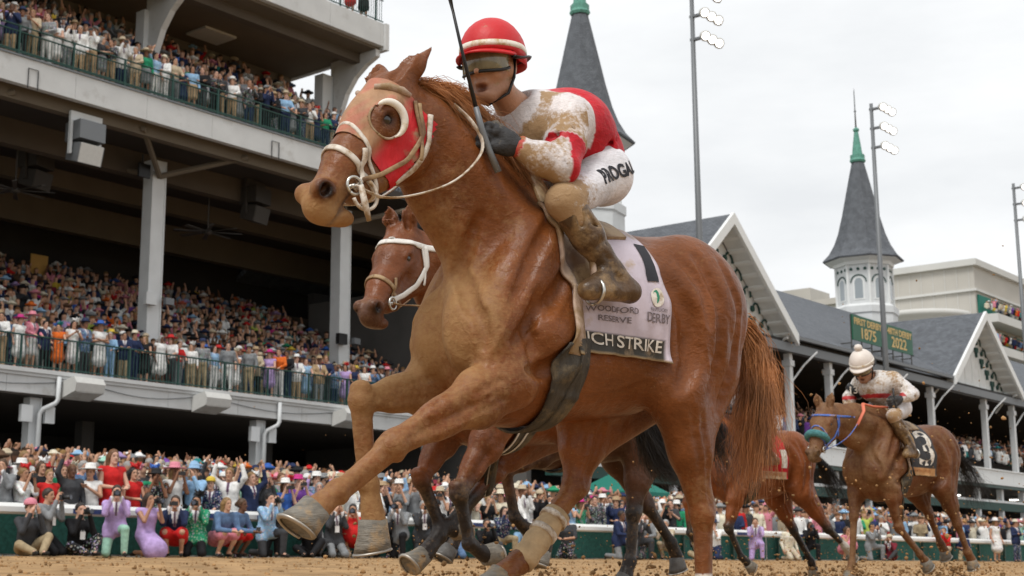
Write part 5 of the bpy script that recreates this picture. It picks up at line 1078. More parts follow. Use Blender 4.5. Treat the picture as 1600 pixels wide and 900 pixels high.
def paint_lead(V, J):
    x, y, z = V.T; c = np.tile(np.array((.165, .053, .0145)), (len(V), 1)); mud = np.zeros(len(V))
    hp = J['_hp']; a = (V - hp(0, 0, 0)) @ J['_ax']; mz = sstep(a, .46, .60) * (x > .8) * (z > 1.2)
    light = sstep(x, .25, .5) * sstep(z, 1.55, 1.25) * sstep(z, .8, 1.0)           # dried sand on the breast
    c = c * (1 + .25 * light[:, None])
    mud = .10 + .70 * light + .30 * mz + .25 * sstep(z, .75, .45) + .45 * sstep(x, .2, .5) * sstep(z, 1.8, 1.4)
    mud += .35 * sstep(-(y), .0, .2) * sstep(x, .2, .4)
    nos = np.exp(-((V - hp(.556, .07, -.038)) ** 2).sum(1) / .0011)[:, None] * 1.6 + np.exp(-((V - hp(.556, -.07, -.038)) ** 2).sum(1) / .0011)[:, None]
    c = c * (1 - .95 * np.clip(nos, 0, 1)); mud -= nos[:, 0] * 1.0
    for sd in (1, -1): ey = np.exp(-((V - hp(.20, sd * .095, -.066)) ** 2).sum(1) / .0011)[:, None]; c = c * (1 - .78 * np.clip(ey * 1.2, 0, 1)); mud -= .6 * ey[:, 0]
    sock = (z < .245 + .012 * noise3(V, 40, 2)) & (x < -.3) & (y > 0); c[sock] = (.55, .50, .44)
    ff = (V - hp(0, 0, 0)) @ J['_fr']; mo = (a > .46) * np.exp(-((ff + .122 + .12 * np.maximum(0, a - .47)) ** 2) / .00007) * (x > .8); c *= (1 - .85 * mo[:, None]); mud -= .6 * mo
    gy = sstep(a, .44, .56) * sstep(ff, -.07, -.11) * (x > .8) * sstep(ff, -.16, -.13); c = c * (1 - .55 * gy[:, None]) + np.array((.20, .15, .12)) * .55 * gy[:, None]
    return np.concatenate([np.clip(c, 0, 1), np.clip(mud, -.5, 1.2)[:, None]], 1)
M_lead = coat_mat('chestnut_coat', (.34, .20, .085))
M_leadhair = mat('chestnut_hair', (.40, .165, .055), .45, var=.5, vscale=6, spec=.5)
mane_g = [[(.60 - i * .065, .015, 1.875 - max(0, i - 2.2) * .048), (.585 - i * .065, .05, 1.945 - max(0, i - 2) * .045), (.53 - i * .065, .075, 1.935 - max(0, i - 2) * .055), (.45 - i * .06, .09, 1.88 - max(0, i - 2) * .06), (.40 - i * .06, .10, 1.80 - max(0, i - 2) * .06)] for i in range(7)]
tail_g = [[(-1.04, .0, 1.24), (-1.11, .0, 1.255), (-1.18, o * .4, 1.16), (-1.19 + o * .8, o, .96), (-1.165 + o, o, .76), (-1.13 + o, o, .58)] for o in (-.06, -.03, 0, .03, .05)] + [[(-1.04, 0, 1.24), (-1.13, 0, 1.25), (-1.23, .0, 1.12), (-1.28, 0, .98), (-1.31, 0, .88)]] + [[(-1.04, 0, 1.22), (-1.10, 0, 1.18), (-1.13, .0, 1.0), (-1.10, 0, .84), (-1.09, 0, .72)]]
lead, LF = make_horse('chestnut racehorse in front with red blinker hood and mud on its chest', LEAD_O, LEAD_A, LJ, M_lead, paint_lead, M_leadhair, h=.0085, tail=tail_g, tail_n=2600, mane=dict(g=mane_g, n=1900, spread=.022))
# ---------------------------------------------------------------- tack and riders
M_redhood = mat('red_hood_cloth', (.50, .012, .016), .65, var=.18, vscale=14, bump=1.0, bscale=11, attr='Col', stretch=(1.6, 1, .6), dirt=(.33, .19, .11), dscale=13, dth=.60)
M_whstrap = mat('white_strap', (.60, .55, .48), .5, var=.2, vscale=24, dirt=(.28, .18, .09), dscale=13, dth=.51)
M_leather = mat('brown_leather', (.16, .085, .04), .55, var=.3, vscale=14, dirt=(.34, .23, .12), dscale=10, dth=.52)
M_girth = mat('dark_girth', (.055, .048, .038), .7, var=.35, vscale=9, bump=.4, bscale=40, stretch=(6, 1, 1), dirt=(.17, .13, .075), dscale=7, dth=.55)
M_pad = mat('muddy_pad', (.44, .33, .26), .75, var=.2, vscale=8, dirt=(.26, .17, .085), dscale=9, dth=.5)
M_metal = mat('bit_metal', (.55, .54, .5), .3, metal=.9)
M_clothw = mat('saddle_cloth', (.56, .50, .54), .75, var=.08, vscale=9, attr='Col', bump=.3, bscale=14, dirt=(.36, .26, .16), dscale=6, dth=.60)
M_ink = mat('print_black', (.018, .018, .024), .7); M_inkw = mat('print_white', (.66, .62, .56), .7, dirt=(.34, .25, .15), dscale=20, dth=.58); M_inkg = mat('print_green', (.03, .22, .13), .7); M_inkgrey = mat('print_grey', (.16, .13, .14), .7)
M_gum = mat('cup_white', (.74, .70, .62), .4, dirt=(.45, .30, .12), dscale=18, dth=.58)
M_bandage = mat('sand_bandage', (.42, .30, .17), .85, var=.2, vscale=20, bump=.4, bscale=30)

def band(F, xf, hw, t0, t1, zc=1.15, n=60, off=.008, thick=.006, m_=6):
    th = np.radians(np.linspace(t0, t1, n)); u = np.linspace(-1, 1, m_); P = np.zeros((n, m_, 3))
    tt = np.linspace(0, 1, n); X = np.array([xf(t) for t in tt]); Hw = np.array([hw(t) if callable(hw) else hw for t in tt])
    c = np.zeros((n, m_, 3)); c[..., 0] = X[:, None] + u[None, :] * Hw[:, None]; c[..., 2] = zc; d = np.zeros((n, m_, 3)); d[..., 1] = np.cos(th)[:, None]; d[..., 2] = np.sin(th)[:, None]
    return F.cast(c, d, .62, off)
def interp(tab): 
    xs = [a for a, _ in tab]; ys = [b for _, b in tab]; return lambda t: float(np.interp(t, xs, ys))
def saddlery(F, O, ang, label_saddle, label_cloth, clothcol, bandcol, marks, cloth_x=(.03, -.42), th_low=-30, m_cloth=None, fancy=True):
    """saddle (tree, pad, girth, stirrups) and saddle cloth; marks: list of (text, x, theta, size, rot, material, squeeze)"""
    sc_ = empty('saddle_cloth', O, R(ang), label_cloth, 'saddle cloth', 'saddle cloths')
    nx, nt = 30, 110; th = np.radians(np.linspace(th_low, 180 - th_low, nt)); xs = np.linspace(cloth_x[0], cloth_x[1], nx)
    c = np.zeros((nt, nx, 3)); c[..., 0] = xs[None, :]; c[..., 2] = 1.15; taper = .06 * np.clip((np.sin(th) - .3) / .7, 0, 1); c[..., 0] += (taper[:, None] * np.linspace(-.5, .8, nx)[None, :])
    d = np.zeros((nt, nx, 3)); d[..., 1] = np.cos(th)[:, None]; d[..., 2] = np.sin(th)[:, None]
    P = F.cast(c, d, .62, .010); low = np.minimum(np.abs(th - th[0]), np.abs(th - th[-1])); P[..., 1] += np.sign(np.cos(th))[:, None] * (.018 * np.exp(-low / .12))[:, None] * (1 + .5 * np.sin(xs * 40)[None, :])
    Nn_ = np.cross(np.gradient(P, axis=0), np.gradient(P, axis=1)); Nn_ /= np.linalg.norm(Nn_, axis=2, keepdims=True); Nn_ *= np.sign((Nn_ * d).sum(2, keepdims=True)); V, Fc = sheet(P, .005, N=Nn_); col = np.tile(np.array(clothcol), (nt, nx, 1)); col[low < R(17)] = bandcol; edge = (np.arange(nx) > nx - 3); col[:, edge] = np.minimum(np.array(clothcol) * 1.1, 1); col[low < R(1.2)] = (.36, .27, .16)
    cc = np.concatenate([col.reshape(-1, 3)] * 2); me = mesh_np('cloth', V, Fc, True, cc); obj('cloth', me, m_cloth or M_clothw, sc_)
    for txt, x, td, size, rot, mm, sq in marks:
        me = text_mesh(txt, size, size * .012) if isinstance(txt, str) else txt(size); co = np.array([v.co for v in me.vertices]); a = R(rot); cx_, sy_ = co[:, 0] * sq, co[:, 1]
        U = cx_ * math.cos(a) - sy_ * math.sin(a); Vv = cx_ * math.sin(a) + sy_ * math.cos(a); tt = R(td) + Vv / .31; c0 = np.zeros((len(co), 3)); c0[:, 0] = x - U; c0[:, 2] = 1.15; d0 = np.stack([np.zeros(len(co)), np.cos(tt), np.sin(tt)], 1)
        ri = np.clip((tt - th[0]) / (th[1] - th[0]), 0, nt - 1.001); xr = P[:, :, 0]; r0 = ri.astype(int); fr_ = ri - r0; Q = np.zeros((len(co), 3)); Nn_ = np.cross(np.gradient(P, axis=0), np.gradient(P, axis=1)); Nn_ /= np.linalg.norm(Nn_, axis=2, keepdims=True); Nn_ *= np.sign((Nn_ * d).sum(2, keepdims=True))
        for q_ in range(len(co)):
            row = xr[r0[q_]]; ci = float(np.interp(-(x - U[q_]), -row, np.arange(nx))); c0_ = min(int(ci), nx - 2); fc = ci - c0_; a_, b_ = r0[q_], c0_
            bl = lambda Z: (Z[a_, b_] * (1 - fc) + Z[a_, b_ + 1] * fc) * (1 - fr_[q_]) + (Z[a_ + 1, b_] * (1 - fc) + Z[a_ + 1, b_ + 1] * fc) * fr_[q_]
            Q[q_] = bl(P) + bl(Nn_) * .0035
        me.vertices.foreach_set('co', Q.astype(np.float32).ravel()); me.update(); o = obj('lettering', me, mm, sc_); o['kind'] = 'stuff'
    sd_ = empty('saddle', O, R(ang), label_saddle, 'saddle', 'racing saddles')
    def bnd(name, xf, hw, t0, t1, mm, off=.016, thick=.008, n=60):
        P = band(F, xf, hw, t0, t1, off=off, n=n); V, Fc = sheet(P, thick); return obj(name, mesh_np(name, V, Fc), mm, sd_)
    bnd('seat', lambda t: -.10, lambda t: .20 - .0 * t, 62, 118, M_leather, .024, .02)
    for t0, t1 in ((10, 64), (116, 170)):
        bnd('pad_edge', interp([(0, -.005), (.5, .05), (1, .115)] if t0 < 90 else [(0, .115), (.5, .05), (1, -.005)]), interp([(0, .02), (.4, .024), (1, .03)]), t0, t1, M_pad, .024, .014)
        bnd('flap', interp([(0, -.04), (1, -.02)] if t0 < 90 else [(0, -.02), (1, -.04)]), .075, t0 + 14, t1 - 6, M_leather, .018, .006) if fancy else None
    bnd('billet', interp([(0, .02), (1, .015)]), interp([(0, .052), (.6, .035), (1, .02)]), -30, 22, M_pad, .026, .008, 30)
    g = bnd('girth', interp([(0, .045), (.12, .075), (.35, .055), (.65, .055), (.88, .075), (1, .045)]), interp([(0, .046), (.3, .048), (1, .046)]), -22, -158, M_girth, .012, .01, 110)
    bnd('overgirth', interp([(0, -.015), (.5, .02), (1, -.015)]), .035, -20, -160, M_girth, .02, .006, 110)
    for y in (1, -1):
        mb = MB(); mb.tube([(-.02, y * .20, 1.50), (-.02, y * .285, 1.36), (.0, y * .325, 1.255)], .008, 6, flat=2); mb.build('stirrup_leather', M_pad, sd_, True)
        mb = MB(); mb.tube([(.005, y * (.325 + .05 * math.sin(a)), 1.215 - .045 * math.cos(a)) for a in np.linspace(0, 6.283, 17)], .006, 6); mb.build('stirrup', M_metal, sd_, True)
    return sc_, sd_
def make_jockey(O, ang, J, label, helm_col, shirt_paint, breech_mud, helm_band=True, pompom=False, h=.011, boot=(.10, .06, .03), text=None, goggles=True, glove=(.03, .03, .032)):
    e = empty('person', O, R(ang), label, 'person', 'jockeys'); P = np.array([v for v in J.values()]); lo, hi = P.min(0) - .24, P.max(0) + .24; hd = A(*J['hd']); g = lambda k: A(*J[k])
    f = g('face') - hd; f /= np.linalg.norm(f); l = np.cross((0, 0, 1), f); l /= np.linalg.norm(l); u = np.cross(f, l); hq = lambda a, b, c: hd + f * a + l * b + u * c; J['_hq'] = hq
    Rm = np.stack([f, l, u], 1); 
    # body: head, neck, hands (continuous under the clothes)
    F = SDF(lo, hi, h * .72); 
    F.cone(hq(-.012, 0, .03), hq(.012, 0, .03), .092, .088, .02, .9); F.cone(hq(.03, 0, -.02), hq(.052, 0, -.085), .064, .036, .03, .9); F.cone(hq(.088, 0, .025), hq(.114, 0, -.016), .009, .0125, .012); F.ell(hq(.098, .012, -.020), (.011, .009, .008), .006); F.ell(hq(.098, -.012, -.020), (.011, .009, .008), .006)
    for s in (1, -1):
        F.cone(hq(.0, s * .055, -.06), hq(.06, s * .022, -.10), .026, .018, .03); F.ell(hq(-.005, s * .078, .0), (.022, .014, .034), .008); F.cone(hq(.075, s * .02, .045), hq(.07, s * .055, .04), .010, .008, .012); F.ell(hq(.058, s * .045, -.02), (.026, .022, .022), .02)
        F.ell(hq(.094, s * .030, .022), (.014, .018, .011), .008, op='sub')
    F.cone(hq(.085, .018, -.052), hq(.085, -.018, -.052), .009, .009, .006); F.cone(hq(.078, .014, -.092), hq(.078, -.014, -.092), .009, .009, .006)
    F.ell(hq(.088, 0, -.073), (.022, .019, .0135), .006, op='sub')
    F.cone(g('nk'), hd - u * .03, .056, .052, .02); F.cone(g('che'), g('nk'), .11, .06, .03); F.cone(g('pel'), g('che'), .10, .11, .04)
    for s in 'lr':
        F.cone(g(s + 'sh'), g(s + 'el'), .045, .036, .03); F.cone(g(s + 'el'), g(s + 'wr'), .036, .026, .02)
        d = g(s + 'ha') - g(s + 'wr'); d /= np.linalg.norm(d); w_ = g(s + 'wr'); F.cone(w_, w_ + d * .02, .026, .024, .015)
        F.cone(g(s + 'hi'), g(s + 'kn'), .07, .05, .03); F.cone(g(s + 'kn'), g(s + 'an'), .05, .034, .03); F.cone(g(s + 'an'), g(s + 'to'), .034, .026, .02); F.cone(g(s + 'sh'), g('che'), .06, .09, .04); F.cone(g(s + 'hi'), g('pel'), .08, .09, .04)
    V, Q = F.mesh(); col = np.tile(np.array((.42, .215, .13)), (len(V), 1)); D = (V - hd) @ Rm
    mo = np.exp(-(((D - (.088, 0, -.073)) / (.03, .021, .015)) ** 2).sum(1)); col = col * (1 - np.clip(mo * 1.3, 0, 1)[:, None] * np.array((.72, .88, .90)))
    for s in (1, -1): ey = np.exp(-(((D - (.09, s * .032, .022)) / (.02, .018, .009)) ** 2).sum(1)); col *= (1 - .8 * np.clip(ey * 1.3, 0, 1))[:, None]
    col *= (1 - .25 * sstep(D[:, 2], -.03, -.09) * (D[:, 0] > 0))[:, None]
    obj('body', mesh_np('body', V, Q, True, col), M_jskin, e)
    for s, sg in (('l', 1), ('r', -1)):       # gloved fists closed round the rein
        G_ = SDF(g(s + 'ha') - .14, g(s + 'ha') + .14, .005); d = g(s + 'ha') - g(s + 'wr'); d /= np.linalg.norm(d); w_ = g(s + 'wr'); dn = A(0, 0, -1); dn -= d * (dn @ d); dn /= np.linalg.norm(dn); sd = np.cross(d, dn)
        G_.cone(w_ - d * .02, w_ + d * .02, .034, .036, .02); G_.cone(w_ + d * .02 - dn * .022, w_ + d * .075 - dn * .026, .026, .024, .02); G_.cone(w_ + d * .02 + dn * .02, w_ + d * .07 + dn * .03, .026, .023, .02)
        out_ = A(0, sg, 0)
        for j in range(4):                     # four curled fingers side by side
            c = w_ + d * .085 + dn * (-.036 + j * .0235); r_ = (.0135, .0142, .0138, .012)[j]; k1 = c + d * .026 + out_ * .012; k2 = k1 + d * .004 - out_ * .034; k3 = k2 - d * .030 - out_ * .006
            G_.cone(c, k1, r_, r_, .005); G_.cone(k1, k2, r_, r_ * .95, .004); G_.cone(k2, k3, r_ * .95, r_ * .85, .004)
        G_.cone(w_ + d * .035 - dn * .036, w_ + d * .075 - dn * .058 - out_ * .012, .015, .014, .01); G_.cone(w_ + d * .075 - dn * .058 - out_ * .012, w_ + d * .105 - dn * .046 - out_ * .03, .014, .011, .006)
        V, Q = G_.mesh(); o = obj('glove', mesh_np('glove', V, Q), M_glove, e); o.color = c4(glove)
    # silks
    F = SDF(lo, hi, h); F.cone(g('pel') + (.02, 0, .03), g('mid'), .148, .165, .06, 1.12); F.cone(g('mid'), g('che'), .165, .155, .06, 1.14); F.cone(g('che'), g('nk') * .8 + g('che') * .2, .145, .072, .06)
    for s in 'lr':
        F.cone(g('che') * .6 + g(s + 'sh') * .4, g(s + 'sh'), .12, .092, .05); m1 = g(s + 'sh') * .45 + g(s + 'el') * .55; F.cone(g(s + 'sh'), m1, .086, .074, .03); F.cone(m1, g(s + 'el'), .074, .062, .02)
        m2 = g(s + 'el') * .6 + g(s + 'wr') * .4; F.cone(g(s + 'el'), m2, .062, .060, .015); F.cone(m2, g(s + 'wr'), .060, .033, .02)
        # folds
        ax = g(s + 'el') - g(s + 'sh'); rs = np.random.RandomState(3)
        for q in range(9):
            t = .15 + .8 * q / 9; c = g(s + 'sh') + ax * t; a = rs.uniform(0, 6.28); o1 = A(math.cos(a), .55 * math.sin(a), .6 * math.sin(a)) * .088; o2 = A(math.cos(a + 1.4), .55 * math.sin(a + 1.4), .6 * math.sin(a + 1.4)) * .088; F.cone(c + o1, c + o2 + ax * rs.uniform(-.15, .15), .011, .007, .014, 1, 'sub' if q % 2 and q > 4 else 'add')
        ax = g(s + 'wr') - g(s + 'el')
        for q in range(8):
            t = .1 + .75 * q / 8; c = g(s + 'el') + ax * t; a = rs.uniform(0, 6.28); o1 = A(.5 * math.cos(a), .8 * math.sin(a), .8 * math.cos(a)) * .064; o2 = A(.5 * math.cos(a + 1.5), .8 * math.sin(a + 1.5), .8 * math.cos(a + 1.5)) * .064; F.cone(c + o1, c + o2 + ax * rs.uniform(-.12, .2), .013, .008, .011, 1, 'sub' if q % 2 else 'add')
    rs = np.random.RandomState(8)
    for q in range(16):
        t = rs.rand(); c = g('pel') * (1 - t) + g('che') * t; a = rs.uniform(-.4, 2.4); a2 = a + rs.uniform(.4, .9); r_ = .155
        o1 = A(0, math.cos(a) * 1.12, math.sin(a)) * r_; o2 = A(0, math.cos(a2) * 1.12, math.sin(a2)) * r_; F.cone(c + o1, c + o2 + A(rs.uniform(-.1, .1), 0, 0), .012, .007, .016, 1, 'sub' if q % 2 else 'add')
    F.ell(g('nk') + f * .02 + u * .05, (.075, .07, .06), .012, op='sub')
    V, Q = F.mesh(); V = smoothV(V, Q, 1, .35); obj('silks', mesh_np('silks', V, Q, True, shirt_paint(V, J)), M_silk, e); SF = F
    # breeches
    F = SDF(lo, hi, h); F.cone(g('pel') + (-.01, 0, -.005), g('pel') + (.05, 0, -.01), .130, .125, .03, 1.14)
    for s in 'lr':
        F.cone(g('pel') * .5 + g(s + 'hi') * .5, g(s + 'hi'), .112, .104, .05); F.cone(g(s + 'hi'), g(s + 'kn'), .098, .064, .05); F.cone(g(s + 'kn'), g(s + 'kn') * .75 + g(s + 'an') * .25, .064, .058, .02)
    V, Q = F.mesh(); V = smoothV(V, Q, 1, .4); col = np.tile(np.array((.66, .65, .68)), (len(V), 1)); md = np.zeros(len(V))
    for s in 'lr': md = np.maximum(md, breech_mud * np.exp(-(np.linalg.norm(V - g(s + 'kn'), axis=1) / .15) ** 2))
    br_o = obj('breeches', mesh_np('breeches', V, Q, True, np.concatenate([col, md[:, None]], 1)), M_silk, e); BF = F
    if text:
        me = text_mesh(text, .062, .0022); co = np.array([v.co for v in me.vertices]); hipc = g('lhi') * .62 + g('lkn') * .38; ax = g('lkn') - g('lhi'); ax /= np.linalg.norm(ax); upv = A(0, .30, .95); upv -= ax * (upv @ ax); upv /= np.linalg.norm(upv); nv = np.cross(upv, ax); nv = nv if nv[1] > 0 else -nv
        ctr = g('lhi') + A(.105, .02, .015); P_ = ctr[None] - co[:, :1] * ax[None] * 1.0 + (co[:, 1:2]) * upv[None]; Qp = BF.cast(P_, np.tile(nv, (len(P_), 1)), .35, .004, .004)
        me.vertices.foreach_set('co', Qp.astype(np.float32).ravel()); me.update(); o = obj('lettering', me, M_ink, br_o); o['kind'] = 'stuff'
    for s in 'lr':                              # boots
        F = SDF(np.minimum(g(s + 'kn'), np.minimum(g(s + 'he'), g(s + 'to'))) - .12, np.maximum(g(s + 'kn'), np.maximum(g(s + 'he'), g(s + 'to'))) + .12, .008); k2 = g(s + 'kn') * .80 + g(s + 'an') * .20
        F.cone(k2, g(s + 'kn') * .5 + g(s + 'an') * .5, .062, .060, .02); F.cone(g(s + 'kn') * .5 + g(s + 'an') * .5, g(s + 'an'), .058, .040, .02); F.cone(g(s + 'an'), g(s + 'he'), .044, .038, .02); F.cone(g(s + 'he'), g(s + 'to'), .040, .034, .02, .95); F.cone(g(s + 'an') * .6 + g(s + 'to') * .4, g(s + 'to'), .038, .030, .02)
        ax = g(s + 'an') - g(s + 'kn')
        for q in range(7):
            c = g(s + 'kn') + ax * (.35 + .08 * q); a = 1.1 * q; F.cone(c + A(.06 * math.cos(a), .06, .04), c + A(.06 * math.cos(a + 1), .04, -.01), .010, .006, .014, 1, 'sub')
        V, Q = F.mesh(); bo = obj('boot', mesh_np('boot', V, Q), M_boot, e)
    # helmet with peak, band, strap, goggles
    F = SDF(hd - .24, hd + .28, .007); cc = hq(-.018, 0, .072)
    n = 26; mb = MB(); rows_ = []; 
    for i in range(9):
        ph = i / 8 * math.pi / 2; 
        rows_.append([tuple(cc + f * (.138 * math.cos(ph) * math.cos(a)) + l * (.112 * math.cos(ph) * math.sin(a)) + u * (.130 * math.sin(ph) + (-.012 if math.cos(a) < 0 else 0) * math.cos(ph) * abs(math.cos(a)))) for a in np.linspace(0, 2 * math.pi, n, endpoint=False)])
    rim = [tuple(cc + f * (.136 * math.cos(a)) + l * (.111 * math.sin(a)) + u * (-.045 if math.cos(a) < .2 else -.012)) for a in np.linspace(0, 2 * math.pi, n, endpoint=False)]
    V, Fc = sheet(np.array([rim] + rows_), .006, True); hm = obj('helmet', mesh_np('helmet', V, Fc), M_helm, e); hm.color = c4(helm_col)
    pk = [[tuple(cc + f * ((.132 + t * .058 * max(0, math.cos(a))) * math.cos(a)) + l * ((.108 + t * .02) * math.sin(a)) + u * (-.008 - t * .022)) for a in np.linspace(-1.25, 1.25, 15)] for t in np.linspace(0, 1, 4)]
    V, Fc = sheet(np.array(pk), .007); o = obj('peak', mesh_np('peak', V, Fc), M_helm, hm); o.color = c4(helm_col)
    if helm_band:
        bn = [[tuple(cc + f * (.1405 * math.cos(a)) + l * (.1145 * math.sin(a)) + u * (z - (.02 if math.cos(a) < 0 else 0) * abs(math.cos(a)))) for a in np.linspace(0, 2 * math.pi, 40, endpoint=False)] for z in (.000, .010, .021)]; V, Fc = sheet(np.array(bn), .004, True); obj('band', mesh_np('band', V, Fc), M_gum, hm)
    if pompom: mb = MB(); mb.lathe([(.004, -.035), (.03, -.025), (.042, 0), (.03, .028), (.004, .038)], 14, cc + u * .155); o = mb.build('pompom', M_helm, hm, True); o.color = c4(helm_col)
    mb = MB(); mb.tube([hq(-.01, .090, .04), hq(.0, .090, -.03), hq(.02, .075, -.09), hq(.035, .0, -.125), hq(.02, -.075, -.09), hq(.0, -.09, -.03), hq(-.01, -.09, .04)], .009, 6, flat=.5); mb.build('chin_strap', M_black, hm, True)
    if goggles:
        gv = [[tuple(hq((.112 + .012 * math.cos(b)) * math.cos(a * .95) - .004, .094 * math.sin(a), .026 + z)) for a in np.linspace(-1.25, 1.25, 25)] for z, b in ((-.043, 1.5), (-.034, .6), (0, 0), (.032, .6), (.040, 1.5))]
        V, Fc = sheet(np.array(gv), .004); go = obj('goggles', mesh_np('goggles', V, Fc), M_goggle, e)
        for z in (.043, -.046): mb = MB(); mb.tube([hq(.118 * math.cos(a * .95) - .004, .097 * math.sin(a), .026 + z * (1 - .35 * (abs(a) / 1.25) ** 4)) for a in np.linspace(-1.28, 1.28, 21)], .006, 6); mb.build('frame', M_black, go, True)
        mb = MB(); mb.tube([hq(.145 * math.cos(a) - .02, .121 * math.sin(a), .035 + .028 * sstep(np.array(-math.cos(a)), -.3, .6)) for a in np.linspace(1.15, 5.13, 24)], .014, 6, flat=.35); mb.build('strap', M_black, go, True)
    return e
M_jskin = mat('jockey_skin', (.4, .2, .13), .45, attr='Col', var=.08, vscale=30, bump=.15, bscale=120, spec=.4, dirt=(.30, .19, .10), dscale=22, dth=.66)
M_glove = mat('glove', (1, 1, 1), .7, objcol=True, var=.3, vscale=30, bump=.3, bscale=80, dirt=(.16, .13, .09), dscale=14, dth=.6)
M_boot = mat('muddy_boot', (.075, .042, .02), .38, var=.35, vscale=12, bump=.5, bscale=25, dirt=(.25, .16, .075), dscale=9, dth=.53)
M_helm = mat('helmet_cover', (1, 1, 1), .5, objcol=True, var=.06, vscale=12, bump=.08, bscale=60, dirt=(.32, .20, .12), dscale=16, dth=.70)
M_goggle = mat('muddy_goggle_lens', (.16, .14, .085), .14, var=.3, vscale=16, spec=.7, dirt=(.32, .25, .13), dscale=14, dth=.56)
M_silk = coat_mat('silk', (.31, .185, .075), .55, 1.45, .76, .94, .92, .25)
for nd in M_silk.node_tree.nodes:
    if nd.type == 'BUMP' and nd.inputs['Distance'].default_value > .015: nd.inputs['Strength'].default_value = .5; nd.inputs['Distance'].default_value = .02
# hood of the leading horse: grid wrapped round the head, eye openings left out
def hood(F, J, O, ang):
    hp, ax, lat, fr = J['_hp'], J['_ax'], J['_lat'], J['_fr']
    e = empty('blinker_hood', O, R(ang), 'red blinker hood with pale eye cup on the leading chestnut', 'hood')
    nA, nT = 150, 110; a0, a1 = .055, .375; al = np.linspace(a0, a1, nA); ph = np.linspace(0, 2 * math.pi, nT, endpoint=False)
    c = np.array([hp(a, 0, -.10 - .03 * (1 - (a - a0) / (a1 - a0))) for a in al]); d = np.cos(ph)[:, None] * fr + np.sin(ph)[:, None] * lat
    P = F.cast(np.repeat(c[:, None], nT, 1), np.repeat(d[None], nA, 0), .32, .006, .004)
    # shape of the lower edge: longer at the front of the nose, cut back under the cheek
    eyeL, eyeR = hp(.205, .10, -.066), hp(.205, -.10, -.066)
    keep = np.ones((nA, nT), bool)
    for E_ in (eyeL, eyeR): keep &= np.linalg.norm(((P - E_) @ np.stack([ax, fr, lat * .5], 1)) / (.066, .060, 1), axis=2) > 1
    lim = .335 - .02 * np.cos(ph); keep &= (al[:, None] < lim[None, :]); fq = (P - hp(0, 0, 0)) @ fr; keep &= (fq > -.246 + .25 * np.maximum(0, .10 - al)[:, None]); keep &= np.linalg.norm(P - c[:, None], axis=2) < .215
    V = P.reshape(-1, 3); N_ = np.cross(np.gradient(P, axis=0), np.gradient(P, axis=1)); N_ /= np.maximum(np.linalg.norm(N_, axis=2, keepdims=True), 1e-9)
    V2 = np.concatenate([V, (P - np.sign((N_ * d[None]).sum(2, keepdims=True)) * N_ * .004).reshape(-1, 3)]); Fc = []; o_ = nA * nT
    for i in range(nA - 1):
        for j in range(nT):
            j2 = (j + 1) % nT
            if keep[i, j] and keep[i + 1, j] and keep[i, j2] and keep[i + 1, j2]: a, b, c_, d_ = i * nT + j, i * nT + j2, (i + 1) * nT + j2, (i + 1) * nT + j; Fc.append((a, b, c_, d_)); Fc.append((o_ + d_, o_ + c_, o_ + b, o_ + a))
    x = (V2 - hp(0, 0, 0)) @ ax; frn = (V2 - hp(0, 0, -.09)) @ fr; red = np.array((.52, .010, .016)); sand = np.array((.36, .20, .105)); pinkish = np.array((.42, .10, .10))
    k = sstep(frn + .016 * noise3(V2, 60, 4), -.045, .03) * (1 - .0 * x); k2 = sstep(frn + .02 * noise3(V2, 45, 9), -.055, .02) * .6; col = red * (1 - k2[:, None]) + pinkish * k2[:, None]; kk = k * (.62 + .38 * np.clip(noise3(V2, 55, 6) * 2.5 + .5, 0, 1)); col = col * (1 - kk[:, None]) + sand * kk[:, None]
    obj('hood_cloth', mesh_np('hood_cloth', V2, Fc, True, col), M_redhood, e)
    for E_, sd in ((eyeL, 1), (eyeR, -1)):
        # eye cup: crescent from above, behind and below the eye
        pts, rad = [], []
        for t in np.linspace(0, 1, 22):
            a = R(100) + t * R(200); q = -math.cos(a) * ax * .0 + (ax * math.cos(a) * .060 + fr * math.sin(a) * .062); pc = E_ + q + lat * sd * (.006 + .012 * math.sin(math.pi * t)); pts.append(pc); rad.append(0.003 + .010 * math.sin(math.pi * min(1, t * 1.05)) ** .7)
        mb = MB(); mb.tube(pts, rad, 10, flat=1.2); mb.build('eye_cup', M_gum, e, True)
        mb = MB(); mb.tube([E_ + ax * math.cos(a) * .066 + fr * math.sin(a) * .060 - lat * sd * (.004 + .02 * max(0, math.sin(a))) for a in np.linspace(0, 6.283, 40)], .0045, 6); mb.build('binding', M_pad, e, True)
    # padded brow roll below the ear, and two pulled folds on the forehead
    for sd in (1, -1):
        pth = [hp(.105, sd * .035, .0), hp(.088, sd * .065, -.02), hp(.070, sd * .09, -.055), hp(.060, sd * .10, -.085)]
        mb = MB(); mb.tube([F.cast(p_[None] * 0 + hp(.10, 0, -.08)[None], ((p_ - hp(.10, 0, -.08)) / np.linalg.norm(p_ - hp(.10, 0, -.08)))[None], .3, .010, .004)[0] for p_ in pth], [.010, .014, .014, .008], 8); mb.build('ear_roll', M_pad, e, True)
    return e
hood(LF, LJ, LEAD_O, LEAD_A)
def loop_strap(F, J, a, tilt, width, name, mat_, parent, off=.010, f0=-.09):
    hp, ax, lat, fr = J['_hp'], J['_ax'], J['_lat'], J['_fr']; c = hp(a, 0, f0); ph = np.linspace(0, 2 * math.pi, 61); d = np.cos(ph)[:, None] * (fr * math.cos(tilt) - ax * math.sin(tilt)) + np.sin(ph)[:, None] * lat
    P = F.cast(np.tile(c, (61, 1)), d, .3, off, .004); return obj(name, strap(P, F, width, .006, name), mat_, parent)
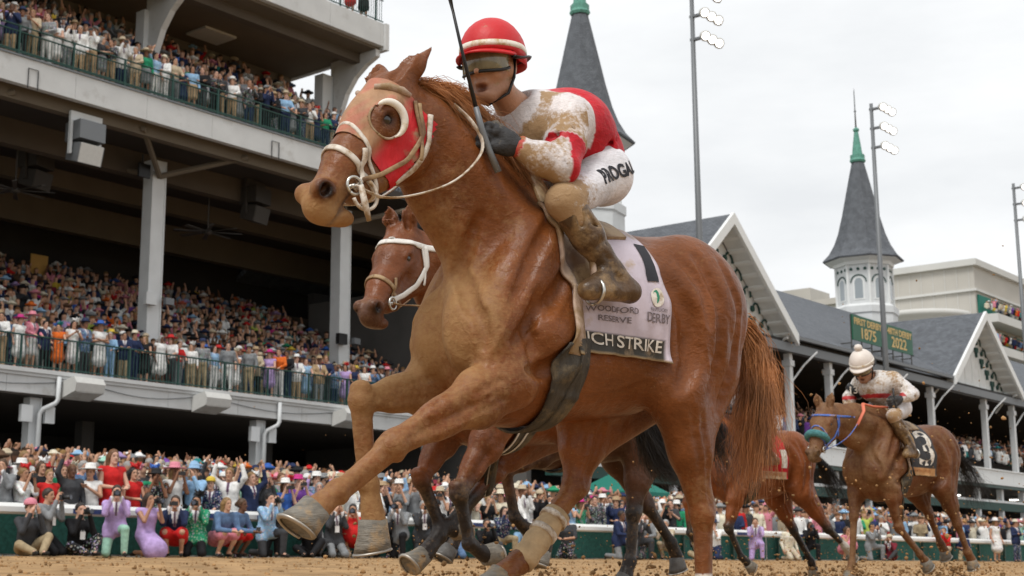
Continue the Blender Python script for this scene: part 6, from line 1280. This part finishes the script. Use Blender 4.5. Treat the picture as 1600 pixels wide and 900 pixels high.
def side_strap(F, J, pts, width, name, mat_, parent, side=1, off=.010, n=26):
    """pts: (along, front) pairs in the head frame, projected sideways"""
    hp, lat = J['_hp'], J['_lat']; P = np.array(pts, float); t = np.linspace(0, len(P) - 1, n); i = np.minimum(t.astype(int), len(P) - 2); f = (t - i)[:, None]; S = P[i] * (1 - f) + P[i + 1] * f
    c = np.array([hp(a, 0, b) for a, b in S]); Q = F.cast(c, np.tile(lat * side, (n, 1)), .3, off, .004); return obj(name, strap(Q, F, width, .006, name), mat_, parent)
def bridle(F, J, O, ang, label, noseband, cheek, rein, reinmat, nose2=None, hood_=False, bit=.47, cw=.016):
    hp, lat = J['_hp'], J['_lat']; e = empty('bridle', O, R(ang), label, 'bridle', 'racing bridles'); off = .014 if hood_ else .008
    loop_strap(F, J, .40, .12, .021, 'noseband', noseband, e, .006)
    if nose2: loop_strap(F, J, .345, .55, .014, 'upper_noseband', nose2, e, .008, -.095)
    loop_strap(F, J, .075, -.55, cw + .004, 'brow_strap', cheek, e, off, -.10) if not hood_ else None
    for sd in (1, -1):
        side_strap(F, J, [(.05, -.13), (.13, -.20), (.26, -.205), (.36, -.165), (bit - .02, -.108)], cw, 'cheek_strap', cheek, e, sd, off)
        side_strap(F, J, [(.06, -.11), (.15, -.20), (.22, -.245)], .014, 'throat_lash', cheek, e, sd, off)
        b = hp(bit, sd * .078, -.108); mb = MB(); mb.tube([b + J['_ax'] * .030 * math.cos(a) + J['_fr'] * .030 * math.sin(a) for a in np.linspace(0, 6.283, 21)], .0055, 6); mb.build('bit_ring', M_metal, e, True)
    mb = MB(); mb.tube([hp(bit, -.078, -.108), hp(bit, .078, -.108)], .008, 8); mb.build('bit', M_metal, e, True)
    for sd, path in rein:
        pts = [hp(bit, sd * .082, -.108)] + [A(*p_) for p_ in path]; P = np.array(pts); t = np.linspace(0, len(P) - 1, 30); i = np.minimum(t.astype(int), len(P) - 2); f = (t - i)[:, None]
        S = np.array([P[max(0, k - 1)] for k in range(1)]); Pm = lambda k: P[np.clip(k, 0, len(P) - 1)]
        S = .5 * ((2 * Pm(i)) + (-Pm(i - 1) + Pm(i + 1)) * f + (2 * Pm(i - 1) - 5 * Pm(i) + 4 * Pm(i + 1) - Pm(i + 2)) * f ** 2 + (-Pm(i - 1) + 3 * Pm(i) - 3 * Pm(i + 1) + Pm(i + 2)) * f ** 3)
        mb = MB(); mb.tube(S, .0095, 8, flat=.4); mb.build('rein', reinmat, e, True)
    return e
lb_ = bridle(LF, LJ, LEAD_O, LEAD_A, 'dirty white and brown bridle on the leading chestnut', M_whstrap, M_leather, [(1, [(.79, .165, 1.468), (.662, .18, 1.495), (.535, .20, 1.552), (.44, .205, 1.635), (.40, .20, 1.71), (.425, .175, 1.79), (.45, .10, 1.87)]), (-1, [(.76, -.10, 1.50), (.60, -.14, 1.56), (.45, -.14, 1.68), (.40, -.10, 1.76)])], M_whstrap, M_whstrap, True)
side_strap(LF, LJ, [(.05, -.185), (.14, -.236), (.25, -.248), (.325, -.238)], .02, 'hood_lining_edge', M_whstrap, lb_, 1, .012)
side_strap(LF, LJ, [(.345, -.06), (.42, -.12), (.47, -.125)], .018, 'figure_eight', M_whstrap, lb_, 1, .014)
mb = MB(); mb.tube([LJ['_hp'](.47, .085, -.11) + LJ['_ax'] * .05 * math.cos(a) - LJ['_fr'] * (.045 + .05 * math.sin(a)) for a in np.linspace(-.6, 3.4, 16)], .0065, 6); mb.build('ring_bit_loop', M_whstrap, lb_, True)
mb = MB(); mb.tube([LJ['_hp'](.46, .09, -.12), LJ['_hp'](.50, .095, -.165), LJ['_hp'](.54, .10, -.21)], [.010, .012, .008], 8); mb.build('tongue_tie', M_whstrap, lb_, True)
# saddle cloth marks: (text, x, theta, size, rotation, material, squeeze)
def panel(wd, hg, r=.0):
    def f(size):
        me = bpy.data.meshes.new('patch'); nx, ny = 8, 10; V = [(wd * (i / nx - .5), hg * (j / ny - .5), 0) for j in range(ny + 1) for i in range(nx + 1)]; F = [(j * (nx + 1) + i, j * (nx + 1) + i + 1, (j + 1) * (nx + 1) + i + 1, (j + 1) * (nx + 1) + i) for j in range(ny) for i in range(nx)]; me.from_pydata(V, [], F); me.update(); return me
    return f
def disc(rad):
    def f(size):
        me = bpy.data.meshes.new('emblem'); V = [(0, 0, 0)] + [(rad * .8 * math.cos(a), rad * math.sin(a), 0) for a in np.linspace(0, 2 * math.pi, 20, endpoint=False)]; me.from_pydata(V, [], [(0, i + 1, (i + 1) % 20 + 1) for i in range(20)]); me.update(); return me
    return f
marks = [('RICH STRIKE', -.19, -19.5, .073, 0, M_inkw, .92), (panel(.052, .16), -.345, 44, 1, -4, M_ink, 1), (panel(.13, .045), -.16, 21, 1, 0, M_ink, 1), ('WOODFORD', -.155, 6.5, .036, 0, M_inkgrey, 1), ('RESERVE', -.155, -1.5, .036, 0, M_inkgrey, 1.05), ('DERBY', -.350, 2.5, .054, 0, M_inkgrey, .74), ('KENTUCKY', -.352, 9, .019, 0, M_inkgrey, .9), (disc(.036), -.348, 18, 1, 0, M_inkw, 1), (disc(.026), -.343, 18.5, 1, 0, M_inkg, .6)]
saddlery(LF, LEAD_O, LEAD_A, 'muddy racing saddle with dark wide girth on the leading horse', 'dusty pale saddle cloth with black band on the leading horse', (.50, .44, .50), (.045, .042, .035), marks)
LQ = dict(hd=(.268, .085, 2.03), face=(.36, .125, 2.022), nk=(.135, .05, 1.93), che=(.02, .03, 1.865), mid=(-.14, .02, 1.885), pel=(-.255, .02, 1.775), lsh=(.0, .195, 1.88), lel=(.115, .29, 1.655), lwr=(.275, .215, 1.725), lha=(.365, .185, 1.75), rsh=(.03, -.15, 1.88), rel=(.16, -.24, 1.67), rwr=(.30, -.13, 1.73), rha=(.385, -.10, 1.755),
          lhi=(-.235, .125, 1.715), lkn=(.105, .285, 1.535), lan=(-.09, .315, 1.30), lto=(.045, .335, 1.215), lhe=(-.165, .325, 1.235), rhi=(-.235, -.085, 1.715), rkn=(.105, -.275, 1.53), ran=(-.09, -.315, 1.295), rto=(.045, -.335, 1.215), rhe=(-.165, -.325, 1.235))
def lead_silks(V, J):
    g = lambda k: A(*J[k]); n = len(V); col = np.tile(np.array((.64, .60, .60)), (n, 1)); mud = np.full(n, .56) + .30 * np.clip(noise3(V, 22, 5) * 1.6, -1, 1); red = np.array((.46, .006, .016)); wob = .012 * noise3(V, 40, 3)
    bk = (V[:, 0] < .0 + .35 * (V[:, 2] - 1.9) + wob) & ~((np.linalg.norm(V - (g('lsh') * .7 + g('lel') * .3), axis=1) < .145)); col[bk] = red; mud[bk] = -.2
    wh = (V[:, 1] > .12) & (np.linalg.norm((V - (g('lsh') + A(-.055, .05, -.01))) / (.045, .1, .085), axis=1) < 1); mud[wh] = -.1
    ch = (V[:, 0] < .13 + wob) & (V[:, 2] < 1.80) & (V[:, 0] < .0 + .45 * (1.80 - V[:, 2]) + .09) & (np.linalg.norm(V - g('lel'), axis=1) < .13) & (V[:, 0] < .115 + wob); col[ch] = red; mud[ch] = .22
    t = ((V - g('lel')) @ (g('lwr') - g('lel'))) / np.dot(g('lwr') - g('lel'), g('lwr') - g('lel')); cf = (t > .86) & (np.linalg.norm(V - g('lwr'), axis=1) < .08); col[cf] = (.42, .05, .04); mud[cf] = .45
    t2 = ((V - g('lsh')) @ (g('lel') - g('lsh'))) / np.dot(g('lel') - g('lsh'), g('lel') - g('lsh')); bnd = (t2 > .60) & (t2 < .70) & (V[:, 1] > .15); col[bnd] = red; mud[bnd] = .1
    col_w = (np.linalg.norm((V - g('nk')) / (.11, .12, .10), axis=1) < 1); mud[col_w] = .25
    return np.concatenate([col, mud[:, None]], 1)
make_jockey(LEAD_O, LEAD_A, LQ, 'winning jockey in red helmet and mud-covered red and white silks, mouth wide open', (.52, .012, .016), lead_silks, 1.0, text='PROGAL')
e = empty('whip', LEAD_O, R(LEAD_A), 'thin black riding whip held upright by the winning jockey', 'whip')
mb = MB(); mb.tube([(.335, .205, 1.62), (.37, .20, 1.69), (.405, .20, 1.765), (.43, .20, 1.84)], [.013, .012, .012, .010], 8); mb.build('handle', M_grey, e, True)
mb = MB(); mb.tube([(.43, .20, 1.84), (.49, .20, 2.03), (.541, .20, 2.208)], [.0075, .006, .005], 8); mb.build('shaft', M_black, e, True); mb = MB(); mb.tube([(.528, .20, 2.16), (.545, .20, 2.22), (.56, .20, 2.29)], [.006, .012, .010], 8, flat=.4); mb.build('flap', M_black, e, True)
# bandage on the far hind leg
hk, ft = A(*LJ['hr_hock']), A(*LJ['hr_fet']); bd = empty('leg_bandage', LEAD_O, R(LEAD_A), 'sandy bandage wound round the hind leg under the girth', 'bandage')
pts = [hk * (1 - t) + ft * t + A(-.008, 0, -.006) for t in np.linspace(.34, 1.0, 12)]; mb = MB(); mb.tube(pts, [.050 + .003 * math.sin(k * 2.2) for k in range(12)], 18); mb.build('wrap', M_bandage, bd, True)
for t in (.42, .60): c = hk * (1 - t) + ft * t + A(-.008, 0, -.006); d = (ft - hk) / np.linalg.norm(ft - hk); mb = MB(); mb.tube([c - d * .011, c + d * .011], .0545, 18); mb.build('tape', M_whstrap, bd, True)
# ---------------------------------------------------------------- the other runners
def bay_paint(base, dark_legs=True, mudg=.25, white=None, muz=(.05, .03, .02)):
    def f(V, J):
        x, y, z = V.T; c = np.tile(np.array(base), (len(V), 1)); hp = J['_hp']; a = (V - hp(0, 0, 0)) @ J['_ax']; lowk = .52
        if dark_legs:
            k = sstep(z + .03 * noise3(V, 25, 2), .66, .50)[:, None]; c = c * (1 - k) + np.array((.020, .015, .013)) * k
        mz = (sstep(a, .44, .6) * (x > .6) * (np.linalg.norm(V - A(*J['muzzle']), axis=1) < .3))[:, None]; c = c * (1 - .7 * mz) + np.array(muz) * .7 * mz
        for sd in (1, -1): nos = np.exp(-((V - hp(.565, sd * .062, -.042)) ** 2).sum(1) / .0007)[:, None]; c = c * (1 - .93 * np.clip(nos * 1.5, 0, 1))
        if white is not None:
            for key, rad in white: c[np.linalg.norm(V - A(*J[key]), axis=1) < rad] = (.50, .46, .40)
        mud = mudg * (1 + .8 * sstep(x, .1, .5) + .6 * sstep(z, .7, .3)); return np.concatenate([np.clip(c, 0, 1), np.clip(mud, 0, 1.2)[:, None]], 1)
    return f
M_blackhair = mat('black_hair', (.014, .012, .012), .45, var=.3, vscale=6, spec=.5)
M_bay = coat_mat('bay_coat', (.28, .17, .08)); M_muddybay = coat_mat('muddy_bay_coat', (.27, .165, .08), .5, 1.25)
def simple_mane(J, n=220):
    n0, n3 = A(*J['neck0']), A(*J['neck3']); g = []
    for t in np.linspace(.1, 1, 6): p = n0 * (1 - t) + n3 * t; d = n3 - n0; d /= np.linalg.norm(d); q = np.cross((0, 1, 0), d); q = q if q[2] > 0 else -q; r_ = .28 * (1 - t) + .135 * t; b = p + q * (r_ - .01); g.append([b, b + q * .05 + A(-.03, .03, 0), b + A(-.10, .06, .03), b + A(-.16, .08, -.03)])
    return dict(g=g, n=n, spread=.02)
def tailg(x=-1.08, z=1.24, far=.35, drop=.55): return [[(x, 0, z), (x - .12, o * .3, z + .02), (x - .12 - far * .4, o, z - drop * .25), (x - .12 - far * .8, o * 1.4, z - drop * .65), (x - .1 - far, o * 1.5, z - drop)] for o in (-.08, -.03, .03, .08)]
# second horse
H2O, H2A = (.515, 7.486, .09), 222.
J2 = dict(poll=(.815, .05, 1.855), muzzle=(1.15, .15, 1.345), ear_l=(.80, .14, 1.985), ear_r=(.865, .02, 1.955), hlat=(-.28, 1, 0),
          l_elbow=(.26, .185, .88), l_knee=(.51, .17, .52), l_fet=(.44, .17, .275), l_cor=(.33, .17, .225), l_sole=(.25, .17, .245), l_toe=(-.2, 0, -1),
          r_elbow=(.25, -.175, .90), r_knee=(.46, -.16, .60), r_fet=(.33, -.16, .37), r_cor=(.23, -.16, .35), r_sole=(.15, -.16, .38), r_toe=(-.2, 0, -1),
          hl_hip=(-.58, .15, 1.18), hl_stifle=(-.40, .16, .90), hl_hock=(-.36, .15, .585), hl_fet=(-.16, .15, .345), hl_cor=(-.115, .15, .245), hl_sole=(-.09, .15, .165), hl_toe=(1, 0, -.1),
          hr_hip=(-.55, -.15, 1.14), hr_stifle=(-.26, -.14, .88), hr_hock=(-.05, -.13, .66), hr_fet=(.345, -.15, .32), hr_cor=(.45, -.15, .215), hr_sole=(.53, -.15, .15), hr_toe=(.9, 0, .25))
h2, F2 = make_horse('bay racehorse in second place with white bridle, behind the chestnut', H2O, H2A, J2, M_bay, bay_paint((.15, .046, .014), True, .12), M_blackhair, h=.012, tail=[[(-1.05, .03, 1.22), (-1.10, .08, 1.15), (-1.07 + o, .12, 1.02), (-1.13 + o, .12, .875), (-1.24 + o * 1.2, .12, .72), (-1.38 + o, .12, .65)] for o in (-.08, -.02, .06, .13)], tail_n=1600, mane=dict(g=[[(.8, .05, 1.86), (.76, .05, 1.93), (.70, .08, 1.93)], [(.7, .03, 1.82), (.64, .05, 1.88), (.58, .08, 1.86)], [(.5, .03, 1.72), (.44, .05, 1.78), (.38, .08, 1.74)]], n=200))
M_wb = mat('clean_white_strap', (.66, .64, .60), .5, var=.1, vscale=20)
b2 = bridle(F2, J2, H2O, H2A, 'clean white bridle with brown noseband on the bay in second place', M_leather, M_wb, [(1, [(.85, .17, 1.42), (.62, .2, 1.46), (.42, .19, 1.66)]), (-1, [(.80, -.08, 1.42), (.60, -.14, 1.5), (.42, -.12, 1.68)])], M_leather, None, cw=.026)
side_strap(F2, J2, [(.35, -.05), (.42, -.10), (.47, -.12)], .014, 'figure_eight', M_leather, b2, 1, .01)
mb = MB(); mb.lathe([(.001, -.004), (.016, -.003), (.016, .003), (.001, .004)], 10, F2.cast(J2['_hp'](.13, 0, -.1)[None], (J2['_fr'] * .98 + J2['_lat'] * .15)[None], .3, .002)[0]); o = mb.build('star_marking', M_wb, h2, True)
saddlery(F2, H2O, H2A, 'racing saddle with dark white-edged girth on the second horse', 'plain pale saddle cloth on the second horse', (.55, .5, .45), (.05, .05, .05), [], fancy=False)
for dx in (-.012, .055):
    P = band(F2, interp([(0, .045 + dx), (.5, .055 + dx), (1, .045 + dx)]), .006, -25, -155, off=.026, n=80, m_=3); V, Fc = sheet(P, .004); o = obj('girth_edging', mesh_np('girth_edging', V, Fc), M_wb, b2)
# third horse (dark bay)
H3O, H3A = (.98, 8.85, .08), 215.
J3 = dict(poll=(.80, .03, 1.80), muzzle=(1.17, .05, 1.30), ear_l=(.70, .08, 1.90), ear_r=(.74, -.02, 1.90),
          l_elbow=(.26, .185, .90), l_knee=(.62, .17, .72), l_fet=(.55, .17, .45), l_cor=(.45, .17, .38), l_sole=(.37, .17, .37), l_toe=(0, 0, -1), r_elbow=(.25, -.175, .92), r_knee=(.60, -.15, .66), r_fet=(.72, -.15, .36), r_cor=(.78, -.15, .27), r_sole=(.82, -.15, .20),
          hl_hip=(-.58, .15, 1.18), hl_stifle=(-.48, .17, .92), hl_hock=(-.40, .18, .50), hl_fet=(-.36, .18, .20), hl_cor=(-.32, .18, .11), hl_sole=(-.29, .18, .03), hr_hip=(-.6, -.15, 1.16), hr_stifle=(-.60, -.15, .88), hr_hock=(-.84, -.14, .56), hr_fet=(-1.05, -.14, .32), hr_cor=(-1.10, -.14, .23), hr_sole=(-1.13, -.14, .15))
h3, F3 = make_horse('dark bay racehorse mostly hidden behind the chestnut hind legs', H3O, H3A, J3, M_muddybay, bay_paint((.070, .028, .014), True, .14), M_blackhair, h=.014, tail=tailg(), tail_n=350, mane=None, hoofm=M_darkhoof)
bridle(F3, J3, H3O, H3A, 'brown bridle on the hidden dark bay', M_leather, M_leather, [(1, [(.75, .15, 1.40), (.42, .19, 1.62)]), (-1, [(.70, -.15, 1.40), (.42, -.12, 1.62)])], M_leather)
M_plaincloth = mat('runner_saddle_cloth', (.5, .5, .5), .75, var=.08, vscale=9, attr='Col', bump=.3, bscale=14)
M_orange = mat('print_orange', (.42, .17, .06), .7)
saddlery(F3, H3O, H3A, 'racing saddle on the hidden dark bay', 'cream saddle cloth lettered in brown on the hidden dark bay', (.50, .42, .34), (.50, .36, .22), [('ZANDON', -.20, -20, .065, 0, M_orange, .9)], fancy=False, m_cloth=M_plaincloth)
# fourth horse: bright bay with red cloth
H4O, H4A = (3.45, 14.7, .10), 213.
J4 = dict(poll=(.90, .0, 1.74), muzzle=(1.26, .02, 1.22), ear_l=(.80, .05, 1.84), ear_r=(.84, -.05, 1.84),
          l_elbow=(.26, .185, .90), l_knee=(.38, .17, .50), l_fet=(.22, .17, .22), l_cor=(.13, .17, .16), l_sole=(.06, .17, .13), l_toe=(.2, 0, -1), r_elbow=(.25, -.175, .92), r_knee=(.62, -.16, .76), r_fet=(.60, -.16, .46), r_cor=(.52, -.16, .38), r_sole=(.46, -.16, .33), r_toe=(.2, 0, -1),
          hl_hip=(-.62, .15, 1.18), hl_stifle=(-.70, .18, .89), hl_hock=(-1.08, .18, .52), hl_fet=(-1.33, .18, .34), hl_cor=(-1.41, .18, .275), hl_sole=(-1.47, .18, .22), hl_toe=(.4, 0, -1), hr_hip=(-.6, -.15, 1.14), hr_stifle=(-.66, -.15, .86), hr_hock=(-.92, -.15, .50), hr_fet=(-1.17, -.15, .18), hr_cor=(-1.20, -.15, .09), hr_sole=(-1.22, -.15, .01))
h4, F4 = make_horse('bright bay racehorse with red saddle cloth and one white hind fetlock', H4O, H4A, J4, M_bay, bay_paint((.20, .058, .016), True, .14, [('hl_fet', .085), ('hl_cor', .07)]), M_blackhair, h=.014, tail=tailg(), tail_n=350, mane=None)
bridle(F4, J4, H4O, H4A, 'brown bridle on the bright bay hidden by the tail', M_leather, M_leather, [(1, [(.75, .15, 1.40), (.42, .19, 1.62)]), (-1, [(.70, -.15, 1.40), (.42, -.12, 1.62)])], M_leather)
saddlery(F4, H4O, H4A, 'racing saddle with pale straps on the bright bay', 'bright red saddle cloth with white number on the bright bay', (.50, .012, .022), (.52, .38, .24), [('1', -.24, 34, .26, 0, M_inkw, 1.3), (panel(.09, .20), -.345, 14, 1, 0, M_inkw, 1), (panel(.16, .07), -.20, 10, 1, 0, M_inkw, 1), ('MO DONEGAL', -.2, -20, .05, 0, M_orange, .9)], fancy=False, m_cloth=M_plaincloth)
# fifth horse: muddy bay with teal noseband
H5O, H5A = (4.72, 13.95, .10), 215.
J5 = dict(poll=(.985, .05, 1.655), muzzle=(1.29, .10, 1.135), ear_l=(.93, .115, 1.775), ear_r=(1.01, -.02, 1.765), hlat=(-.30, 1, 0),
          l_elbow=(.22, .185, .92), l_knee=(.10, .17, .50), l_fet=(-.19, .17, .26), l_cor=(-.27, .17, .20), l_sole=(-.33, .17, .15), l_toe=(.3, 0, -1), r_elbow=(.26, -.175, .92), r_knee=(.36, -.15, .62), r_fet=(.43, -.15, .17), r_cor=(.47, -.15, .08), r_sole=(.49, -.15, -.01),
          hl_hip=(-.62, .15, 1.18), hl_stifle=(-.62, .18, .93), hl_hock=(-.82, .18, .56), hl_fet=(-.965, .18, .28), hl_cor=(-1.02, .18, .21), hl_sole=(-1.06, .18, .15), hl_toe=(.4, 0, -1), hr_hip=(-.6, -.15, 1.16), hr_stifle=(-.62, -.15, .92), hr_hock=(-.84, -.15, .66), hr_fet=(-1.0, -.15, .37), hr_cor=(-1.06, -.15, .30), hr_sole=(-1.10, -.15, .24), hr_toe=(.4, 0, -1))
h5, F5 = make_horse('muddy bay racehorse at right with teal noseband and blue reins', H5O, H5A, J5, M_muddybay, bay_paint((.115, .038, .012), False, .30), M_blackhair, h=.013, tail=tailg(-1.08, 1.24, .3, .5), tail_n=350, mane=None)
M_tealroll = mat('teal_sheepskin', (.06, .19, .20), .9, var=.2, vscale=30, bump=.6, bscale=50); M_bluew = mat('blue_webbing', (.06, .13, .42), .6, var=.2, vscale=20, dirt=(.35, .22, .16), dscale=18, dth=.58); M_orangew = mat('orange_grip', (.62, .16, .09), .6)
b5 = bridle(F5, J5, H5O, H5A, 'blue webbing bridle and orange-tipped reins on the horse at right', M_bluew, M_bluew, [(1, [(.98, .20, 1.27), (.80, .21, 1.38), (.58, .18, 1.58), (.48, .10, 1.67)])], M_bluew, M_bluew)
mb = MB(); mb.tube([(.70, .205, 1.46), (.58, .195, 1.60), (.53, .15, 1.68)], .018, 8, flat=.5); mb.build('rein_grip', M_orangew, b5, True); mb = MB(); mb.tube([(.52, .14, 1.68), (.40, .16, 1.66), (.22, .20, 1.66)], .018, 8, flat=.6); mb.build('rein_grip', M_orangew, b5, True)
hp5 = J5['_hp']; ph = np.linspace(-2.0, 2.0, 25); c5 = hp5(.37, 0, -.085); P = F5.cast(np.tile(c5, (25, 1)), np.cos(ph)[:, None] * J5['_fr'] + np.sin(ph)[:, None] * J5['_lat'], .3, .02); nb = empty('noseband_roll', H5O, R(H5A), 'thick teal sheepskin noseband on the horse at right', 'noseband'); mb = MB(); mb.tube(P, [.014 + .022 * math.sin(math.pi * k / 24) ** .5 for k in range(25)], 10); mb.build('roll', M_tealroll, nb, True)
saddlery(F5, H5O, H5A, 'tan racing saddle on the horse at right', 'black saddle cloth with white 3 and orange band at right', (.035, .035, .04), (.45, .24, .10), [('3', -.27, 22, .52, 0, M_inkw, 1.0), ('SIMPLIFICATION', -.2, -20, .04, 0, M_orange, .85)], fancy=False, m_cloth=M_plaincloth)
def plain_silks(front, back, mudv=.55, trim=None):
    def f(V, J):
        g = lambda k: A(*J[k]); n = len(V); col = np.tile(np.array(front), (n, 1)); mud = np.full(n, mudv); b_ = V[:, 0] < g('che')[0] - .07; col[b_] = back; mud[b_] *= .6
        if trim is not None: z = (np.abs(V[:, 2] - (g('che')[2] - .11)) < .022) & (V[:, 0] > g('che')[0] - .02); col[z] = trim; mud[z] = 0
        return np.concatenate([col, mud[:, None]], 1)
    return f
Q5 = dict(hd=(.30, .0, 2.045), face=(.39, .03, 1.985), nk=(.205, .0, 1.96), che=(.11, .0, 1.895), mid=(-.02, .0, 1.875), pel=(-.12, .0, 1.735), lsh=(.075, .17, 1.935), lel=(-.05, .30, 1.80), lwr=(.13, .275, 1.735), lha=(.205, .255, 1.70), rsh=(.13, -.16, 1.925), rel=(.20, -.26, 1.80), rwr=(.28, -.20, 1.685), rha=(.33, -.16, 1.65),
          lhi=(-.09, .12, 1.68), lkn=(.22, .26, 1.575), lan=(.06, .31, 1.28), lto=(.16, .335, 1.20), lhe=(-.01, .32, 1.215), rhi=(-.09, -.12, 1.68), rkn=(.22, -.26, 1.575), ran=(.06, -.31, 1.28), rto=(.16, -.335, 1.20), rhe=(-.01, -.32, 1.215))
make_jockey(H5O, H5A, Q5, 'jockey at right in white cap with pompom and muddy white silks', (.66, .60, .55), plain_silks((.64, .62, .60), (.64, .62, .62), .50, (.42, .03, .03)), .8, True, True, h=.013)
e = empty('armband', H5O, R(H5A), 'black armband numbered 13 on the jockey at right', 'armband'); c0, c1 = A(*Q5['rsh']) * .62 + A(*Q5['rel']) * .38, A(*Q5['rsh']) * .25 + A(*Q5['rel']) * .75; mb = MB(); mb.tube([c0, c1], [.098, .090], 18); mb.build('band', M_black, e, True)
me = text_mesh('13', .10, .002, .002); o = obj('lettering', me, M_inkw, e, tuple((c0 + c1) / 2 + A(.088, .055, .0))); o.rotation_euler = (math.pi / 2, 0, R(120)); o['kind'] = 'stuff'
e = empty('whip', H5O, R(H5A), 'dark riding whip hanging from the right-hand jockey fist', 'whip'); mb = MB(); mb.tube([(.22, .275, 1.84), (.20, .27, 1.70), (.14, .30, 1.45), (.08, .34, 1.10)], [.010, .010, .007, .008], 8); mb.build('shaft', M_black, e, True); mb = MB(); mb.tube([(.08, .34, 1.10), (.06, .345, 1.0)], [.008, .014], 8, flat=.4); mb.build('flap', M_black, e, True)
def shift(Q, d): return {k: tuple(A(*v) + A(*d)) for k, v in Q.items() if not k.startswith('_')}
make_jockey(H2O, H2A, shift(LQ, (0, -.04, 0)), 'second jockey hidden behind the chestnut neck', (.05, .05, .06), plain_silks((.3, .3, .34), (.3, .02, .03), .5), .8, h=.018)
make_jockey(H3O, H3A, shift(LQ, (0, -.04, 0)), 'third jockey hidden behind the chestnut body', (.02, .1, .2), plain_silks((.05, .1, .3), (.05, .1, .3), .5), .8, h=.018)
make_jockey(H4O, H4A, shift(LQ, (-.05, -.04, -.04)), 'jockey with white sleeves seen through the chestnut tail', (.3, .02, .03), plain_silks((.64, .64, .66), (.64, .64, .66), .2), .6, h=.018)
# ---------------------------------------------------------------- dirt thrown up by the hooves
hx = lambda O, a, l: np.array(O) + A(math.cos(R(a)) * l[0] - math.sin(R(a)) * l[1], math.sin(R(a)) * l[0] + math.cos(R(a)) * l[1], l[2])
def spray(rs):
    q = rs.rand()
    if q < .42:   # trailing cloud behind the leaders, spread over the track
        d = rs.exponential(3.2); b = [(LEAD_O, LEAD_A), (H2O, H2A), (H3O, H3A)][rs.randint(3)]; return hx(b[0], b[1], (-1.4 - d, rs.randn() * .5 * (1 + .2 * d), abs(rs.randn()) * .55 * (1 + .12 * d)))
    b, J = [((LEAD_O, LEAD_A), LJ), ((H2O, H2A), J2), ((H3O, H3A), J3), ((H4O, H4A), J4), ((H5O, H5A), J5)][rs.choice(5, p=(.05, .12, .22, .27, .34))]
    k = ('l_sole', 'r_sole', 'hl_sole', 'hr_sole')[rs.randint(4)]; p0 = A(*J[k]); r_ = rs.exponential(.22); a = rs.uniform(0, 3.1416); return hx(b[0], b[1], (p0[0] + math.cos(a) * r_ - .05, p0[1] + rs.randn() * .10, max(.03, min(p0[2], .12) + math.sin(a) * r_ * .85)))
clods(2600, spray, 'flying_dirt', 'brown dirt thrown into the air by galloping hooves', M_clod, .002, .011, 12)
def spray2(rs):
    s = rs.uniform(9, 26); n = rs.uniform(3, 12); return np.array(T(s, n, abs(rs.randn()) * .95 + .1))
clods(2200, spray2, 'flying_specks', 'fine specks of mud hanging in the air behind the runners', M_clod, .002, .007, 14)
def mound(rs):
    b, J = [((H4O, H4A), J4), ((H5O, H5A), J5), ((H3O, H3A), J3), ((LEAD_O, LEAD_A), LJ)][rs.choice(4, p=(.34, .42, .22, .02))]; k = ('l_sole', 'r_sole', 'hl_sole', 'hr_sole')[rs.randint(4)]; p0 = A(*J[k]); q = hx(b[0], b[1], (p0[0] + rs.randn() * .22, p0[1] + rs.randn() * .15, 0)); return A(q[0], q[1], .05 + abs(rs.randn()) * .09)
clods(2600, mound, 'dirt_bursts', 'bursts of wet dirt at the hooves of the runners', M_clod, .004, .022, 15)
